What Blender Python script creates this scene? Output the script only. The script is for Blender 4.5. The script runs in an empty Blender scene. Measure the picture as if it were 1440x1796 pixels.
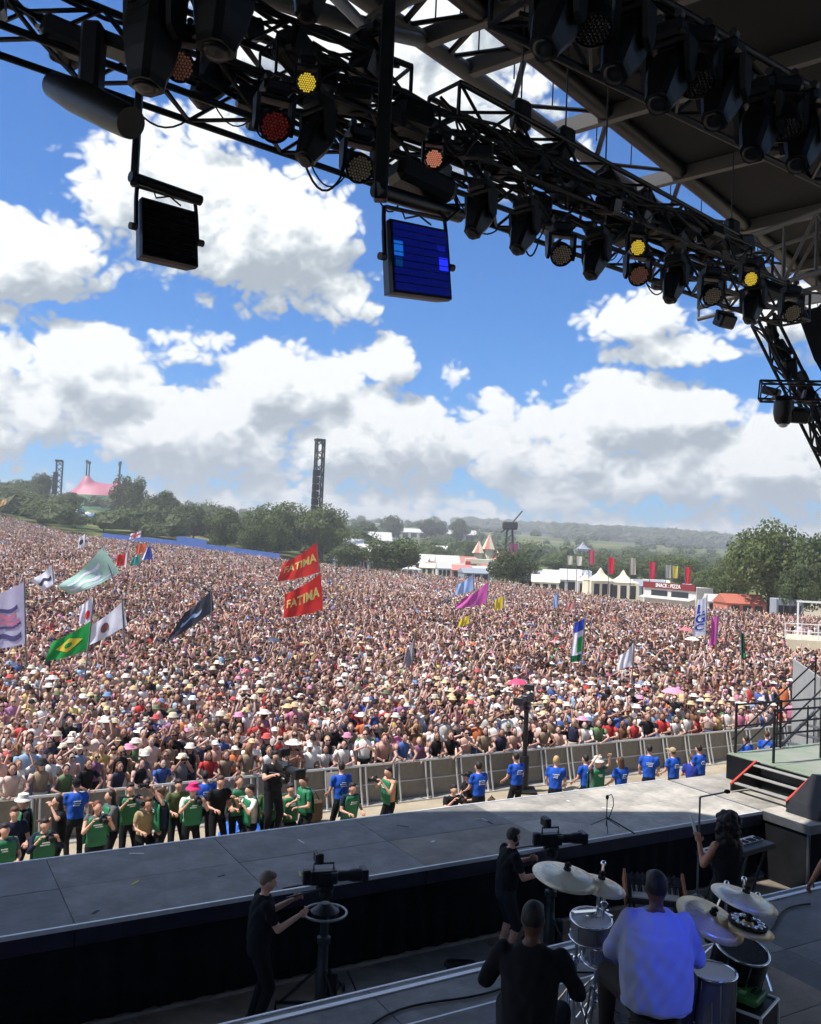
import bpy, bmesh, math, random
import numpy as np
from mathutils import Vector, Matrix, Quaternion, kdtree
random.seed(7); RNG = np.random.default_rng(7)
sc = bpy.context.scene
COL = sc.collection
rad = math.radians

# ------------------------------------------------------------------ camera
EYE = np.array([0., 0., 6.8]); FPX = 1560.0
PITCH = math.atan(62 / 1560); ROLL = rad(2.5)
FW = np.array([0, math.cos(PITCH), math.sin(PITCH)]); _U = np.array([0, -math.sin(PITCH), math.cos(PITCH)]); _R = np.array([1., 0, 0])
RT = _R * math.cos(ROLL) + _U * math.sin(ROLL); UP = _U * math.cos(ROLL) - _R * math.sin(ROLL)
cam = bpy.data.cameras.new('camera'); camo = bpy.data.objects.new('camera', cam); COL.objects.link(camo)
cam.sensor_fit = 'HORIZONTAL'; cam.sensor_width = 36; cam.lens = 36 * FPX / 1440
cam.clip_start = 0.1; cam.clip_end = 9000
camo.matrix_world = Matrix(((RT[0], UP[0], -FW[0], EYE[0]), (RT[1], UP[1], -FW[1], EYE[1]), (RT[2], UP[2], -FW[2], EYE[2]), (0, 0, 0, 1)))
sc.camera = camo

# ------------------------------------------------------------------ sun
HAZE = 0.0006
SUN_EL = rad(61); SUN_AZ = (-0.953, -0.303)          # horizontal direction towards the sun
SDIR = np.array([SUN_AZ[0] * math.cos(SUN_EL), SUN_AZ[1] * math.cos(SUN_EL), math.sin(SUN_EL)])
sl = bpy.data.lights.new('sun', 'SUN'); sl.energy = 5.0; sl.angle = rad(0.53); sl.color = (1, 0.955, 0.89)
slo = bpy.data.objects.new('sun', sl); COL.objects.link(slo)
slo.rotation_euler = Vector(SDIR).to_track_quat('Z', 'Y').to_euler(); slo.location = (-30, -10, 60)

# ------------------------------------------------------------------ colour management
vs = sc.view_settings; vs.view_transform = 'Standard'; vs.look = 'None'; vs.gamma = 1; vs.exposure = 0.42; vs.use_curve_mapping = False
sc.render.engine = 'CYCLES'
sc.cycles.use_denoising = True; sc.cycles.use_adaptive_sampling = True; sc.cycles.adaptive_threshold = 0.025; sc.cycles.adaptive_min_samples = 16
sc.cycles.max_bounces = 4; sc.cycles.diffuse_bounces = 3; sc.cycles.glossy_bounces = 2; sc.cycles.transparent_max_bounces = 6
sc.cycles.volume_bounces = 0

def ray(px, py): return FW + (px - 720) / FPX * RT - (py - 898) / FPX * UP
def on_plane(px, py, z):
    d = ray(px, py); return EYE + d * (z - EYE[2]) / d[2]
def at_depth(px, py, dep):
    d = ray(px, py); return EYE + d * dep / d[1]
def azel(px, py):
    d = ray(px, py); d = d / np.linalg.norm(d); return math.atan2(d[0], d[1]), math.asin(d[2])
UD = np.array([math.sin(rad(60)), math.cos(rad(60)), 0]); VD = np.array([-UD[1], UD[0], 0])   # along / away from the stage front
def SV(u, v, z): return UD * u + VD * v + np.array([0, 0, z])
SROT = math.atan2(UD[1], UD[0])                     # rotation that turns +X into the stage direction

# ------------------------------------------------------------------ world: sky and clouds
world = bpy.data.worlds.new('World'); sc.world = world; world.use_nodes = True
wt = world.node_tree; wt.nodes.clear()
class NT:
    def __init__(s, t): s.t = t
    def n(s, typ, **kw):
        x = s.t.nodes.new(typ)
        for k, v in kw.items(): setattr(x, k, v)
        return x
    def lk(s, a, b): s.t.links.new(a, b)
    def inp(s, node, i, v):
        if v is None: return
        if hasattr(v, 'is_linked') or isinstance(v, bpy.types.NodeSocket): s.lk(v, node.inputs[i])
        else: node.inputs[i].default_value = v
    def m(s, op, a, b=None, c=None, clamp=False):
        x = s.n('ShaderNodeMath', operation=op, use_clamp=clamp)
        s.inp(x, 0, a); s.inp(x, 1, b); s.inp(x, 2, c); return x.outputs[0]
    def ramp(s, fac, stops):
        x = s.n('ShaderNodeValToRGB'); e = x.color_ramp.elements
        while len(e) > 1: e.remove(e[-1])
        for i, (p, c) in enumerate(stops):
            el = e[0] if i == 0 else e.new(p)
            el.position = p; el.color = tuple(c) + (1,) if len(c) == 3 else c
        s.lk(fac, x.inputs[0]); return x.outputs[0]
    def mix(s, fac, a, b, bt='MIX'):
        x = s.n('ShaderNodeMix', data_type='RGBA', blend_type=bt)
        s.inp(x, 0, fac); s.inp(x, 6, a); s.inp(x, 7, b); return x.outputs[2]
    def noise(s, vec, scale, detail=4, rough=0.5, dist=0.0, out=0):
        x = s.n('ShaderNodeTexNoise'); s.inp(x, 'Vector', vec); x.inputs['Scale'].default_value = scale
        x.inputs['Detail'].default_value = detail; x.inputs['Roughness'].default_value = rough; x.inputs['Distortion'].default_value = dist
        return x.outputs[out]
# cloud density as a function of azimuth and elevation
grp = bpy.data.node_groups.new('CloudDensity', 'ShaderNodeTree')
grp.interface.new_socket('az', in_out='INPUT', socket_type='NodeSocketFloat')
grp.interface.new_socket('el', in_out='INPUT', socket_type='NodeSocketFloat')
grp.interface.new_socket('density', in_out='OUTPUT', socket_type='NodeSocketFloat')
grp.interface.new_socket('soft', in_out='OUTPUT', socket_type='NodeSocketFloat')
g = NT(grp); gi = g.n('NodeGroupInput'); go = g.n('NodeGroupOutput')
AZ, EL = gi.outputs[0], gi.outputs[1]
cv = g.n('ShaderNodeCombineXYZ'); g.lk(AZ, cv.inputs[0]); g.lk(EL, cv.inputs[1])
def noise2(scale, detail, rough, dist=0.0, sy=1.5):
    mp = g.n('ShaderNodeVectorMath', operation='MULTIPLY'); g.lk(cv.outputs[0], mp.inputs[0]); mp.inputs[1].default_value = (1, sy, 1)
    x = g.n('ShaderNodeTexNoise', noise_dimensions='2D'); g.lk(mp.outputs[0], x.inputs['Vector']); x.inputs['Scale'].default_value = scale
    x.inputs['Detail'].default_value = detail; x.inputs['Roughness'].default_value = rough; x.inputs['Distortion'].default_value = dist; return x.outputs[0]
fb = noise2(6.5, 7, 0.56, 0.0, 1.6)
def puff(scale, wgt): return g.m('MULTIPLY', g.m('ABSOLUTE', g.m('MULTIPLY_ADD', noise2(scale, 0, 0.5, 0.0, 1.3), 2.0, -1.0)), wgt)
bil = g.m('ADD', puff(17.0, 1.0), g.m('ADD', puff(37.0, 0.65), puff(80.0, 0.4)))        # round billows
fbm = g.m('ADD', g.m('MULTIPLY', g.m('SUBTRACT', fb, 0.5), 1.35), g.m('MULTIPLY', g.m('SUBTRACT', bil, 0.5), 0.62))
blobs = [  # centre x, y, radius x, y in the photograph, weight
    (320, 330, 190, 130, 1.0), (430, 410, 210, 140, 1.1), (360, 240, 110, 70, .75), (515, 470, 130, 90, .8), 
    (60, 452, 125, 74, 1.0), (-40, 450, 90, 80, .8), (605, 540, 55, 30, .6), (10, 575, 90, 50, .5),
    (150, 655, 150, 95, 1.05), (0, 690, 170, 110, 1.0), (510, 675, 150, 95, 1.1), (330, 755, 260, 95, 1.0), (330, 600, 90, 40, .6),
    (680, 640, 70, 45, .7), (805, 655, 45, 30, .6), (660, 765, 270, 95, 1.05), (860, 760, 130, 95, .9),
    (1110, 740, 150, 90, 1.1), (1210, 715, 100, 50, .8), (1010, 790, 160, 80, .9), (1180, 820, 260, 70, .9), (1380, 830, 200, 75, 1.0), (1410, 755, 120, 40, .7),
    (1120, 560, 130, 50, .95), (1200, 610, 140, 40, .8), (1400, 560, 150, 60, .8),
    (560, 90, 260, 110, .75), (780, 190, 240, 110, .95), (480, 30, 110, 70, .6), (760, 60, 150, 90, .8), (900, 260, 120, 80, .6),
]
acc = None
for (bx, by, rx, ry, w) in blobs:
    a0, e0 = azel(bx, by); kx, ky = FPX / rx, FPX / ry
    q = g.n('ShaderNodeVectorMath', operation='MULTIPLY_ADD'); g.lk(cv.outputs[0], q.inputs[0]); q.inputs[1].default_value = (kx, ky, 0); q.inputs[2].default_value = (-a0 * kx, -e0 * ky, 0)
    d_ = g.n('ShaderNodeVectorMath', operation='DOT_PRODUCT'); g.lk(q.outputs[0], d_.inputs[0]); g.lk(q.outputs[0], d_.inputs[1])
    c = g.m('MULTIPLY_ADD', d_.outputs['Value'], -w, w)
    acc = c if acc is None else g.m('SMOOTH_MAX', acc, c, 0.25)
acc = g.m('MAXIMUM', acc, -1.2)
band = g.m('MULTIPLY', g.m('SUBTRACT', 0.085, EL), 9.0)          # cumulus bank low round the whole horizon
band = g.m('MINIMUM', band, 0.55)
acc = g.m('SMOOTH_MAX', acc, band, 0.3)
# away from the measured part of the sky: broken cumulus of the same kind
low = noise2(2.6, 2, 0.5)
gen = g.m('MULTIPLY', g.m('SUBTRACT', low, 0.5), 3.5)
far = g.m('MULTIPLY', g.m('SUBTRACT', g.m('ABSOLUTE', AZ), 0.55), 8.0, clamp=True)
up_ = g.m('MULTIPLY', g.m('SUBTRACT', EL, 0.58), 8.0, clamp=True)
off = g.m('MAXIMUM', far, up_)
acc = g.m('ADD', g.m('MULTIPLY', acc, g.m('SUBTRACT', 1.0, off)), g.m('MULTIPLY', g.m('MAXIMUM', gen, band), off))
den = g.m('ADD', acc, g.m('MULTIPLY', fbm, 1.25))
g.lk(den, go.inputs[0]); g.lk(g.m('ADD', acc, g.m('MULTIPLY', g.m('SUBTRACT', fb, 0.5), 1.1)), go.inputs[1])
w = NT(wt)
tc = w.n('ShaderNodeTexCoord'); sx = w.n('ShaderNodeSeparateXYZ'); w.lk(tc.outputs['Generated'], sx.inputs[0])
az = w.m('ARCTAN2', sx.outputs[0], sx.outputs[1]); el = w.m('ARCSINE', sx.outputs[2])
def density(a, e):
    x = w.n('ShaderNodeGroup'); x.node_tree = grp; w.lk(a, x.inputs[0]); w.lk(e, x.inputs[1]); return x.outputs[0], x.outputs[1]
d0, e0_ = density(az, el)
d1, e1_ = density(w.m('SUBTRACT', az, 0.014), w.m('ADD', el, 0.030))
alpha = w.n('ShaderNodeMapRange', interpolation_type='SMOOTHSTEP'); w.lk(d0, alpha.inputs[0])
alpha.inputs[1].default_value = 0.03; alpha.inputs[2].default_value = 0.45
lit = w.m('ADD', w.m('MULTIPLY', w.m('SUBTRACT', e0_, e1_), 0.85), w.m('MULTIPLY', w.m('SUBTRACT', d0, d1), 0.9))
thick = w.m('MULTIPLY', w.m('MAXIMUM', w.m('SUBTRACT', d0, 0.35), 0.0), 0.18)
lit = w.m('SUBTRACT', w.m('ADD', lit, 0.73), thick, clamp=True)
ccol = w.ramp(lit, [(0.0, (0.32, 0.37, 0.42)), (0.35, (0.44, 0.49, 0.53)), (0.68, (0.62, 0.66, 0.68)), (0.95, (0.80, 0.82, 0.82))])
sky = w.n('ShaderNodeTexSky', sky_type='NISHITA'); sky.sun_disc = False
sky.sun_elevation = SUN_EL; sky.sun_rotation = math.atan2(SDIR[0], SDIR[1]); sky.altitude = 60; sky.air_density = 1.0; sky.dust_density = 0.35; sky.ozone_density = 1.6
skyc = w.mix(1.0, sky.outputs[0], (0.0235, 0.069, 0.122, 1), 'MULTIPLY')
fin = w.mix(alpha.outputs[0], skyc, ccol)
bg = w.n('ShaderNodeBackground'); w.lk(fin, bg.inputs[0]); bg.inputs[1].default_value = 1.0
wo = w.n('ShaderNodeOutputWorld'); w.lk(bg.outputs[0], wo.inputs[0])
world.cycles.sampling_method = 'MANUAL'; world.cycles.sample_map_resolution = 512
# ------------------------------------------------------------------ helpers
def s2l(c):
    return tuple(((x / 12.92) if x <= 0.04045 else ((x + 0.055) / 1.055) ** 2.4) for x in [v / 255 for v in c])
MATS = {}
def mat(name, col, rough=0.6, metal=0.0, var=0.15, scale=6.0, bump=0.0, bscale=40.0, spec=0.5, emit=None, estr=0.0, col2=None, dirt=0.0, trans=0.0, sheen=0.0, streak=0.0):
    if name in MATS: return MATS[name]
    m = bpy.data.materials.new(name); m.use_nodes = True; t = NT(m.node_tree)
    p = m.node_tree.nodes['Principled BSDF']
    tc = t.n('ShaderNodeTexCoord').outputs['Object']
    col = tuple(col)
    nz = t.noise(tc, scale, 6, 0.6)
    c2 = tuple(col2) if col2 else tuple(min(1, x * (1 + var)) for x in col)
    c1 = tuple(x * (1 - var) for x in col) if not col2 else col
    base = t.ramp(nz, [(0.3, c1), (0.7, c2)])
    if dirt > 0:
        n2 = t.noise(tc, scale * 0.37, 8, 0.7)
        base = t.mix(t.m('MULTIPLY', t.m('SUBTRACT', n2, 0.48), 4 * dirt, clamp=True), base, (0.22, 0.20, 0.17, 1))
    if streak > 0:
        mp = t.n('ShaderNodeMapping'); t.lk(tc, mp.inputs[0]); mp.inputs['Scale'].default_value = (1.2, 26, 1); oi = t.n('ShaderNodeObjectInfo')
        t.lk(t.m('MULTIPLY', oi.outputs['Random'], 37.0), mp.inputs['Location']) if False else None
        s1 = t.noise(mp.outputs[0], 2.0, 5, 0.65); n3 = t.noise(tc, 1.1, 6, 0.62); n4 = t.noise(tc, 7.0, 4, 0.7)
        f_ = t.m('ADD', t.m('MULTIPLY', t.m('SUBTRACT', s1, .5), streak), t.m('ADD', t.m('MULTIPLY', t.m('SUBTRACT', n3, .5), 1.5 * streak), t.m('MULTIPLY', t.m('SUBTRACT', n4, .5), .6 * streak)))
        f_ = t.m('ADD', f_, t.m('MULTIPLY_ADD', oi.outputs['Random'], .36, .82)); base = t.mix(1.0, base, f_, 'MULTIPLY')
    t.lk(base, p.inputs['Base Color'])
    t.lk(t.m('ADD', t.m('MULTIPLY', t.m('SUBTRACT', nz, 0.5), 0.25), rough, clamp=True), p.inputs['Roughness'])
    p.inputs['Metallic'].default_value = metal; p.inputs['Specular IOR Level'].default_value = spec
    if bump > 0:
        b = t.n('ShaderNodeBump'); b.inputs['Strength'].default_value = bump; b.inputs['Distance'].default_value = 0.01
        t.lk(t.noise(tc, bscale, 5, 0.6), b.inputs['Height']); t.lk(b.outputs[0], p.inputs['Normal'])
    if emit:
        p.inputs['Emission Color'].default_value = tuple(emit) + (1,); p.inputs['Emission Strength'].default_value = estr
    if sheen: p.inputs['Sheen Weight'].default_value = sheen
    if trans: p.inputs['Transmission Weight'].default_value = trans
    MATS[name] = m; return m
def smat(name, rgb, **k): return mat(name, s2l(rgb), **k)

class MB:
    """collects shapes that become ONE mesh object"""
    def __init__(s): s.v = []; s.f = []; s.n = 0
    def add(s, vs, fs):
        vs = np.asarray(vs, float); s.v.append(vs); s.f += [tuple(i + s.n for i in f) for f in fs]; s.n += len(vs); return s
    def box(s, c, size, M=None, bevel=0.0):
        x, y, z = [q / 2 for q in size]
        if bevel > 0:
            b = min(bevel, x * .9, y * .9, z * .9); vs = []; idx = {}
            # chamfered box: 24 vertices
            for sx_ in (-1, 1):
                for sy_ in (-1, 1):
                    for sz_ in (-1, 1):
                        for a in range(3):
                            p = [x - b, y - b, z - b]; p[a] += b
                            idx[(sx_, sy_, sz_, a)] = len(vs); vs.append((p[0] * sx_, p[1] * sy_, p[2] * sz_))
            fs = []; I = idx
            for a in range(3):
                o = [k for k in range(3) if k != a]
                for sg in (-1, 1):
                    q = []
                    for (m_, n_) in ((-1, -1), (1, -1), (1, 1), (-1, 1)):
                        t = [0, 0, 0]; t[a] = sg; t[o[0]] = m_; t[o[1]] = n_; q.append(I[(t[0], t[1], t[2], a)])
                    fs.append(q if (sg == 1) == (a != 1) else q[::-1])
                # edge chamfers along axis a
                for m_ in (-1, 1):
                    for n_ in (-1, 1):
                        q = []
                        for (ee, ax) in ((-1, o[0]), (1, o[0]), (1, o[1]), (-1, o[1])):
                            t = [0, 0, 0]; t[a] = ee; t[o[0]] = m_; t[o[1]] = n_; q.append(I[(t[0], t[1], t[2], ax)])
                        fs.append(q)
            for sx_ in (-1, 1):
                for sy_ in (-1, 1):
                    for sz_ in (-1, 1): fs.append([I[(sx_, sy_, sz_, k)] for k in range(3)])
        else:
            vs = [(-x, -y, -z), (x, -y, -z), (x, y, -z), (-x, y, -z), (-x, -y, z), (x, -y, z), (x, y, z), (-x, y, z)]
            fs = [(0, 3, 2, 1), (4, 5, 6, 7), (0, 1, 5, 4), (1, 2, 6, 5), (2, 3, 7, 6), (3, 0, 4, 7)]
        vs = np.array(vs)
        if M is not None: vs = vs @ np.array(M)[:3, :3].T
        return s.add(vs + np.asarray(c, float), fs)
    def tube(s, p, q, r0, r1=None, n=8, caps=True):
        r1 = r0 if r1 is None else r1
        p = np.asarray(p, float); q = np.asarray(q, float); d = q - p; L = np.linalg.norm(d)
        if L < 1e-9: return s
        d = d / L; a = np.cross(d, [0, 0, 1.]);
        if np.linalg.norm(a) < 1e-3: a = np.array([1., 0, 0])
        a /= np.linalg.norm(a); b = np.cross(d, a)
        t = np.arange(n) / n * 2 * math.pi; cs = np.outer(np.cos(t), a) + np.outer(np.sin(t), b)
        fs = [(i, (i + 1) % n, n + (i + 1) % n, n + i) for i in range(n)]
        if caps: fs += [tuple(range(n))[::-1], tuple(range(n, 2 * n))]
        return s.add(np.vstack([p + cs * r0, q + cs * r1]), fs)
    def path(s, pts, r, n=6):
        pts = [np.asarray(p, float) for p in pts]; rr = r if hasattr(r, '__len__') else [r] * len(pts)
        vs = []; prev = None
        for i, p in enumerate(pts):
            d = pts[min(i + 1, len(pts) - 1)] - pts[max(i - 1, 0)]; d = d / (np.linalg.norm(d) + 1e-9)
            if prev is None:
                a = np.cross(d, [0, 0, 1.]);
                if np.linalg.norm(a) < 1e-2: a = np.array([1., 0, 0])
            else: a = prev - d * (prev @ d)
            a = a / (np.linalg.norm(a) + 1e-9); prev = a; b = np.cross(d, a)
            t = np.arange(n) / n * 2 * math.pi; vs.append(p + (np.outer(np.cos(t), a) + np.outer(np.sin(t), b)) * rr[i])
        fs = []
        for k in range(len(pts) - 1):
            fs += [(k * n + i, k * n + (i + 1) % n, (k + 1) * n + (i + 1) % n, (k + 1) * n + i) for i in range(n)]
        fs += [tuple(range(n))[::-1], tuple(range((len(pts) - 1) * n, len(pts) * n))]
        return s.add(np.vstack(vs), fs)
    def loft(s, rings, caps=True):
        n = len(rings[0]); fs = []
        for k in range(len(rings) - 1):
            fs += [(k * n + i, k * n + (i + 1) % n, (k + 1) * n + (i + 1) % n, (k + 1) * n + i) for i in range(n)]
        if caps: fs += [tuple(range(n))[::-1], tuple(range((len(rings) - 1) * n, len(rings) * n))]
        return s.add(np.vstack([np.asarray(r, float) for r in rings]), fs)
    def lathe(s, prof, n=24, c=(0, 0, 0), M=None):
        t = np.arange(n) / n * 2 * math.pi; rings = []
        for (r, z) in prof: rings.append(np.stack([r * np.cos(t), r * np.sin(t), np.full(n, z)], 1))
        k = len(rings); vs = np.vstack(rings)
        if M is not None: vs = vs @ np.array(M)[:3, :3].T
        fs = []
        for j in range(k - 1): fs += [(j * n + i, j * n + (i + 1) % n, (j + 1) * n + (i + 1) % n, (j + 1) * n + i) for i in range(n)]
        fs += [tuple(range(n))[::-1], tuple(range((k - 1) * n, k * n))]
        return s.add(vs + np.asarray(c, float), fs)
    def ball(s, c, r, n=10, m=7, M=None):
        rx, ry, rz = r if hasattr(r, '__len__') else (r, r, r)
        rings = []
        for j in range(m + 1):
            ph = -math.pi / 2 + math.pi * (j if 0 < j < m else (0.08 if j == 0 else m - 0.08)) / m
            t = np.arange(n) / n * 2 * math.pi
            rings.append(np.stack([rx * math.cos(ph) * np.cos(t), ry * math.cos(ph) * np.sin(t), np.full(n, rz * math.sin(ph))], 1))
        if M is not None: rings = [q @ np.array(M)[:3, :3].T for q in rings]
        return s.loft([q + np.asarray(c, float) for q in rings])
    def quad(s, a, b, c, d): return s.add([a, b, c, d], [(0, 1, 2, 3)])
    def mesh(s, name='mesh'):
        me = bpy.data.meshes.new(name); V = np.vstack(s.v) if s.v else np.zeros((0, 3))
        me.from_pydata(V.tolist(), [], s.f); me.validate(); return me
    def build(s, name, m=None, parent=None, origin=None, smooth=False, flip=True):
        if origin is not None: s.v = [v - np.asarray(origin, float) for v in s.v]
        me = s.mesh(name)
        if flip:
            bm = bmesh.new(); bm.from_mesh(me); bmesh.ops.recalc_face_normals(bm, faces=bm.faces); bm.to_mesh(me); bm.free()
        if smooth:
            me.shade_smooth()
            if smooth == 'auto':
                try: me.set_sharp_from_angle(angle=rad(40))
                except Exception: pass
        return link(name, me, m, parent)
def link(name, me, m=None, parent=None, loc=None):
    o = bpy.data.objects.new(name, me); COL.objects.link(o)
    if m is not None and len(me.materials) == 0: me.materials.append(m)
    if parent is not None: o.parent = parent
    if loc is not None: o.location = loc
    return o
def tag(o, label=None, cat=None, group=None, kind=None):
    if label: o['label'] = label
    if cat: o['category'] = cat
    if group: o['group'] = group
    if kind: o['kind'] = kind
    return o
def thing(name, label, cat, loc=(0, 0, 0), rz=0.0, group=None, rot=None):
    o = bpy.data.objects.new(name, None); COL.objects.link(o); o.location = loc
    o.rotation_euler = rot if rot is not None else (0, 0, rz); o.empty_display_size = 0.2
    return tag(o, label, cat, group)
def copy_tree(o, parent=None):
    c = o.copy(); COL.objects.link(c); c.parent = parent
    for ch in o.children: copy_tree(ch, c)
    return c
def text_mesh(txt, size, extrude=0.0, bold=True):
    cu = bpy.data.curves.new('lettering', 'FONT'); cu.body = txt; cu.size = size; cu.align_x = 'CENTER'; cu.align_y = 'CENTER'; cu.extrude = extrude
    if bold: cu.offset = size * 0.025
    cu.resolution_u = 3
    o = bpy.data.objects.new('lettering', cu); COL.objects.link(o)
    dg = bpy.context.evaluated_depsgraph_get(); me = bpy.data.meshes.new_from_object(o.evaluated_get(dg)); bpy.data.objects.remove(o); bpy.data.curves.remove(cu)
    return me
def rotM(rx=0, ry=0, rz=0): return np.array((Matrix.Rotation(rz, 3, 'Z') @ Matrix.Rotation(ry, 3, 'Y') @ Matrix.Rotation(rx, 3, 'X')))
def _pad(): pass
def frame(d, upv=(0, 0, 1)):
    """matrix whose columns are right, forward (d), up"""
    d = np.asarray(d, float); d = d / np.linalg.norm(d); r = np.cross(d, upv); r = r / np.linalg.norm(r); u_ = np.cross(r, d)
    return np.stack([r, d, u_], 1)
_stick = {}
def stick(name, p, q, r, m, parent, n=6):
    """a bar between two points: shares one unit mesh per material"""
    key = (m.name, n)
    if key not in _stick:
        mb = MB(); mb.tube((0, 0, 0), (0, 0, 1), 1, 1, n); _stick[key] = mb.mesh('bar'); _stick[key].materials.append(m); _stick[key].shade_smooth()
        try: _stick[key].set_sharp_from_angle(angle=rad(50))
        except Exception: pass
    p = Vector(p); q = Vector(q); d = q - p
    o = bpy.data.objects.new(name, _stick[key]); COL.objects.link(o); o.parent = parent
    o.location = p; o.rotation_mode = 'QUATERNION'; o.rotation_quaternion = d.to_track_quat('Z', 'Y'); o.scale = (r, r, d.length)
    return o

# ------------------------------------------------------------------ terrain height
def interp(r, xs, ys): return np.interp(r, xs, ys)
def ground_z(x, y):
    x = np.asarray(x, float); y = np.asarray(y, float)
    d = np.sqrt(x * x + y * y) + 1e-6; r = np.clip(x / np.maximum(y, 1.0), -1.2, 1.2); r = np.where(y < 1, np.where(x < 0, -1.2, 1.2), r)
    g_ = interp(r, [-.8, -.46, -.25, -.1, 0, .3], [.050, .044, .032, .016, .007, 0.0])
    fld = lambda dd: np.maximum(dd - 45, 0) * g_
    z160 = fld(np.minimum(d, 160))
    h400 = interp(r, [-.6, -.46, -.3, -.15, 0, .2, .46], [20, 19, 15, 10, 5, 2, 1]); h1000 = interp(r, [-.6, -.46, -.2, 0, .2, .46], [40, 38, 34, 29, 22, 15])
    h2000 = interp(r, [-.6, -.46, 0, .15, .3, .4, .6], [52, 50, 56, 50, 46, 36, 28]); 
    t1 = np.clip((d - 160) / 240, 0, 1); t2 = np.clip((d - 400) / 600, 0, 1); t3 = np.clip((d - 1000) / 1000, 0, 1); t4 = np.clip((d - 2000) / 1500, 0, 1)
    sm = lambda t: t * t * (3 - 2 * t)
    z = z160 + sm(t1) * (h400 - z160) + sm(t2) * (h1000 - h400) + sm(t3) * (h2000 - h1000) - sm(t4) * h2000 * .6
    return z
# ------------------------------------------------------------------ ground
def ground_material():
    m = bpy.data.materials.new('field_ground'); m.use_nodes = True; t = NT(m.node_tree); p = m.node_tree.nodes['Principled BSDF']
    gpos = t.n('ShaderNodeNewGeometry').outputs['Position']
    sep = t.n('ShaderNodeSeparateXYZ'); t.lk(gpos, sep.inputs[0])
    n1 = t.noise(gpos, 0.9, 8, 0.65); n2 = t.noise(gpos, 0.012, 5, 0.6); n3 = t.noise(gpos, 14, 4, 0.6)
    dust = t.ramp(n1, [(0.25, (0.26, 0.21, 0.15)), (0.5, (0.40, 0.34, 0.25)), (0.75, (0.50, 0.44, 0.34))])
    dust = t.mix(t.m('MULTIPLY', n3, 0.5), dust, (0.30, 0.25, 0.18, 1))
    grass = t.ramp(n2, [(0.30, (0.045, 0.075, 0.025)), (0.46, (0.085, 0.12, 0.035)), (0.52, (0.16, 0.16, 0.06)), (0.60, (0.06, 0.10, 0.03)), (0.75, (0.05, 0.085, 0.025))])
    vor = t.n('ShaderNodeTexVoronoi', feature='F1'); vor.inputs['Scale'].default_value = 0.006; t.lk(gpos, vor.inputs['Vector'])
    vs_ = t.n('ShaderNodeSeparateColor'); t.lk(vor.outputs['Color'], vs_.inputs[0])
    grass = t.mix(t.m('GREATER_THAN', vs_.outputs[0], 0.72), grass, (0.17, 0.17, 0.07, 1))
    dist = t.m('ADD', sep.outputs[1], t.m('MULTIPLY', t.m('SUBTRACT', n2, 0.5), 120.0))
    f_ = t.n('ShaderNodeMapRange'); t.lk(dist, f_.inputs[0]); f_.inputs[1].default_value = 120; f_.inputs[2].default_value = 200
    t.lk(t.mix(f_.outputs[0], dust, grass), p.inputs['Base Color']); p.inputs['Roughness'].default_value = 0.95; p.inputs['Specular IOR Level'].default_value = 0.1
    b = t.n('ShaderNodeBump'); b.inputs['Strength'].default_value = 0.6; b.inputs['Distance'].default_value = 0.03; t.lk(n3, b.inputs['Height']); t.lk(b.outputs[0], p.inputs['Normal'])
    return m
mb = MB()
radii = [0, 4, 10, 20, 30, 40, 50, 60, 75, 90, 105, 120, 140, 160, 180, 205, 230, 260, 300, 340, 380, 420, 480, 560, 660, 780, 900, 1000, 1150, 1300, 1500, 1700, 1850, 2000, 2300, 2700, 3000]
NA = 220; V = []; Fc = []
for R_ in radii:
    a = np.linspace(0, 2 * math.pi, NA, endpoint=False); x = R_ * np.sin(a); y = R_ * np.cos(a); z = ground_z(x, y)
    bl = np.clip((np.cos(a) + 0.1) / 0.3, 0, 1); z = z * bl
    if R_ > 250: z = z + (R_ / 900) * (np.sin(a * 31 + R_ * .01) * .8 + np.sin(a * 57 + 1.3) * .5)
    V.append(np.stack([x, y, z], 1))
for k in range(len(radii) - 1):
    Fc += [(k * NA + i, k * NA + (i + 1) % NA, (k + 1) * NA + (i + 1) % NA, (k + 1) * NA + i) for i in range(NA)]
mb.add(np.vstack(V), Fc)
grd = mb.build('ground', ground_material(), smooth=True); tag(grd, kind='structure')

# ------------------------------------------------------------------ stage
M_deck = smat('deck_grey_ply', (122, 121, 119), rough=0.6, var=0.28, scale=2.2, bump=0.25, bscale=60, dirt=0.35, spec=0.3, streak=.75)
M_deck2 = smat('deck_brown_ply', (134, 125, 114), rough=0.62, var=0.25, scale=2.0, bump=0.25, bscale=60, dirt=0.35, spec=0.3, streak=.75)
M_deck3 = smat('deck_blue_ply', (108, 109, 110), rough=0.6, var=0.25, scale=2.5, bump=0.25, bscale=60, dirt=0.3, spec=0.3, streak=.75)
M_deckw = smat('deck_worn_sunlit_ply', (166, 161, 152), rough=0.65, var=0.22, scale=1.8, bump=0.25, bscale=60, dirt=0.2, spec=0.3, streak=.75)  # worn tone, also lightened to carry sunlight on the runway's right end
M_gap = smat('deck_subframe', (22, 22, 24), rough=0.8)
M_alu = smat('aluminium_trim', (226, 228, 232), rough=0.4, metal=0.25, var=0.1, scale=9)
M_black = smat('black_paint', (20, 21, 23), rough=0.5, var=0.3, scale=5, spec=0.4)
M_drape = smat('black_drape', (26, 27, 30), rough=0.95, var=0.35, scale=3, bump=0.4, bscale=12, spec=0.1)
M_purple = smat('dark_purple_fascia', (44, 38, 58), rough=0.5, var=0.35, scale=3)
M_steel = smat('dull_steel', (120, 122, 125), rough=0.45, metal=0.7, var=0.15)
M_red = smat('red_edge_tape', (190, 62, 44), rough=0.55, var=0.2)
M_tread = smat('pale_tread', (150, 148, 144), rough=0.55, var=0.15)
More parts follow.
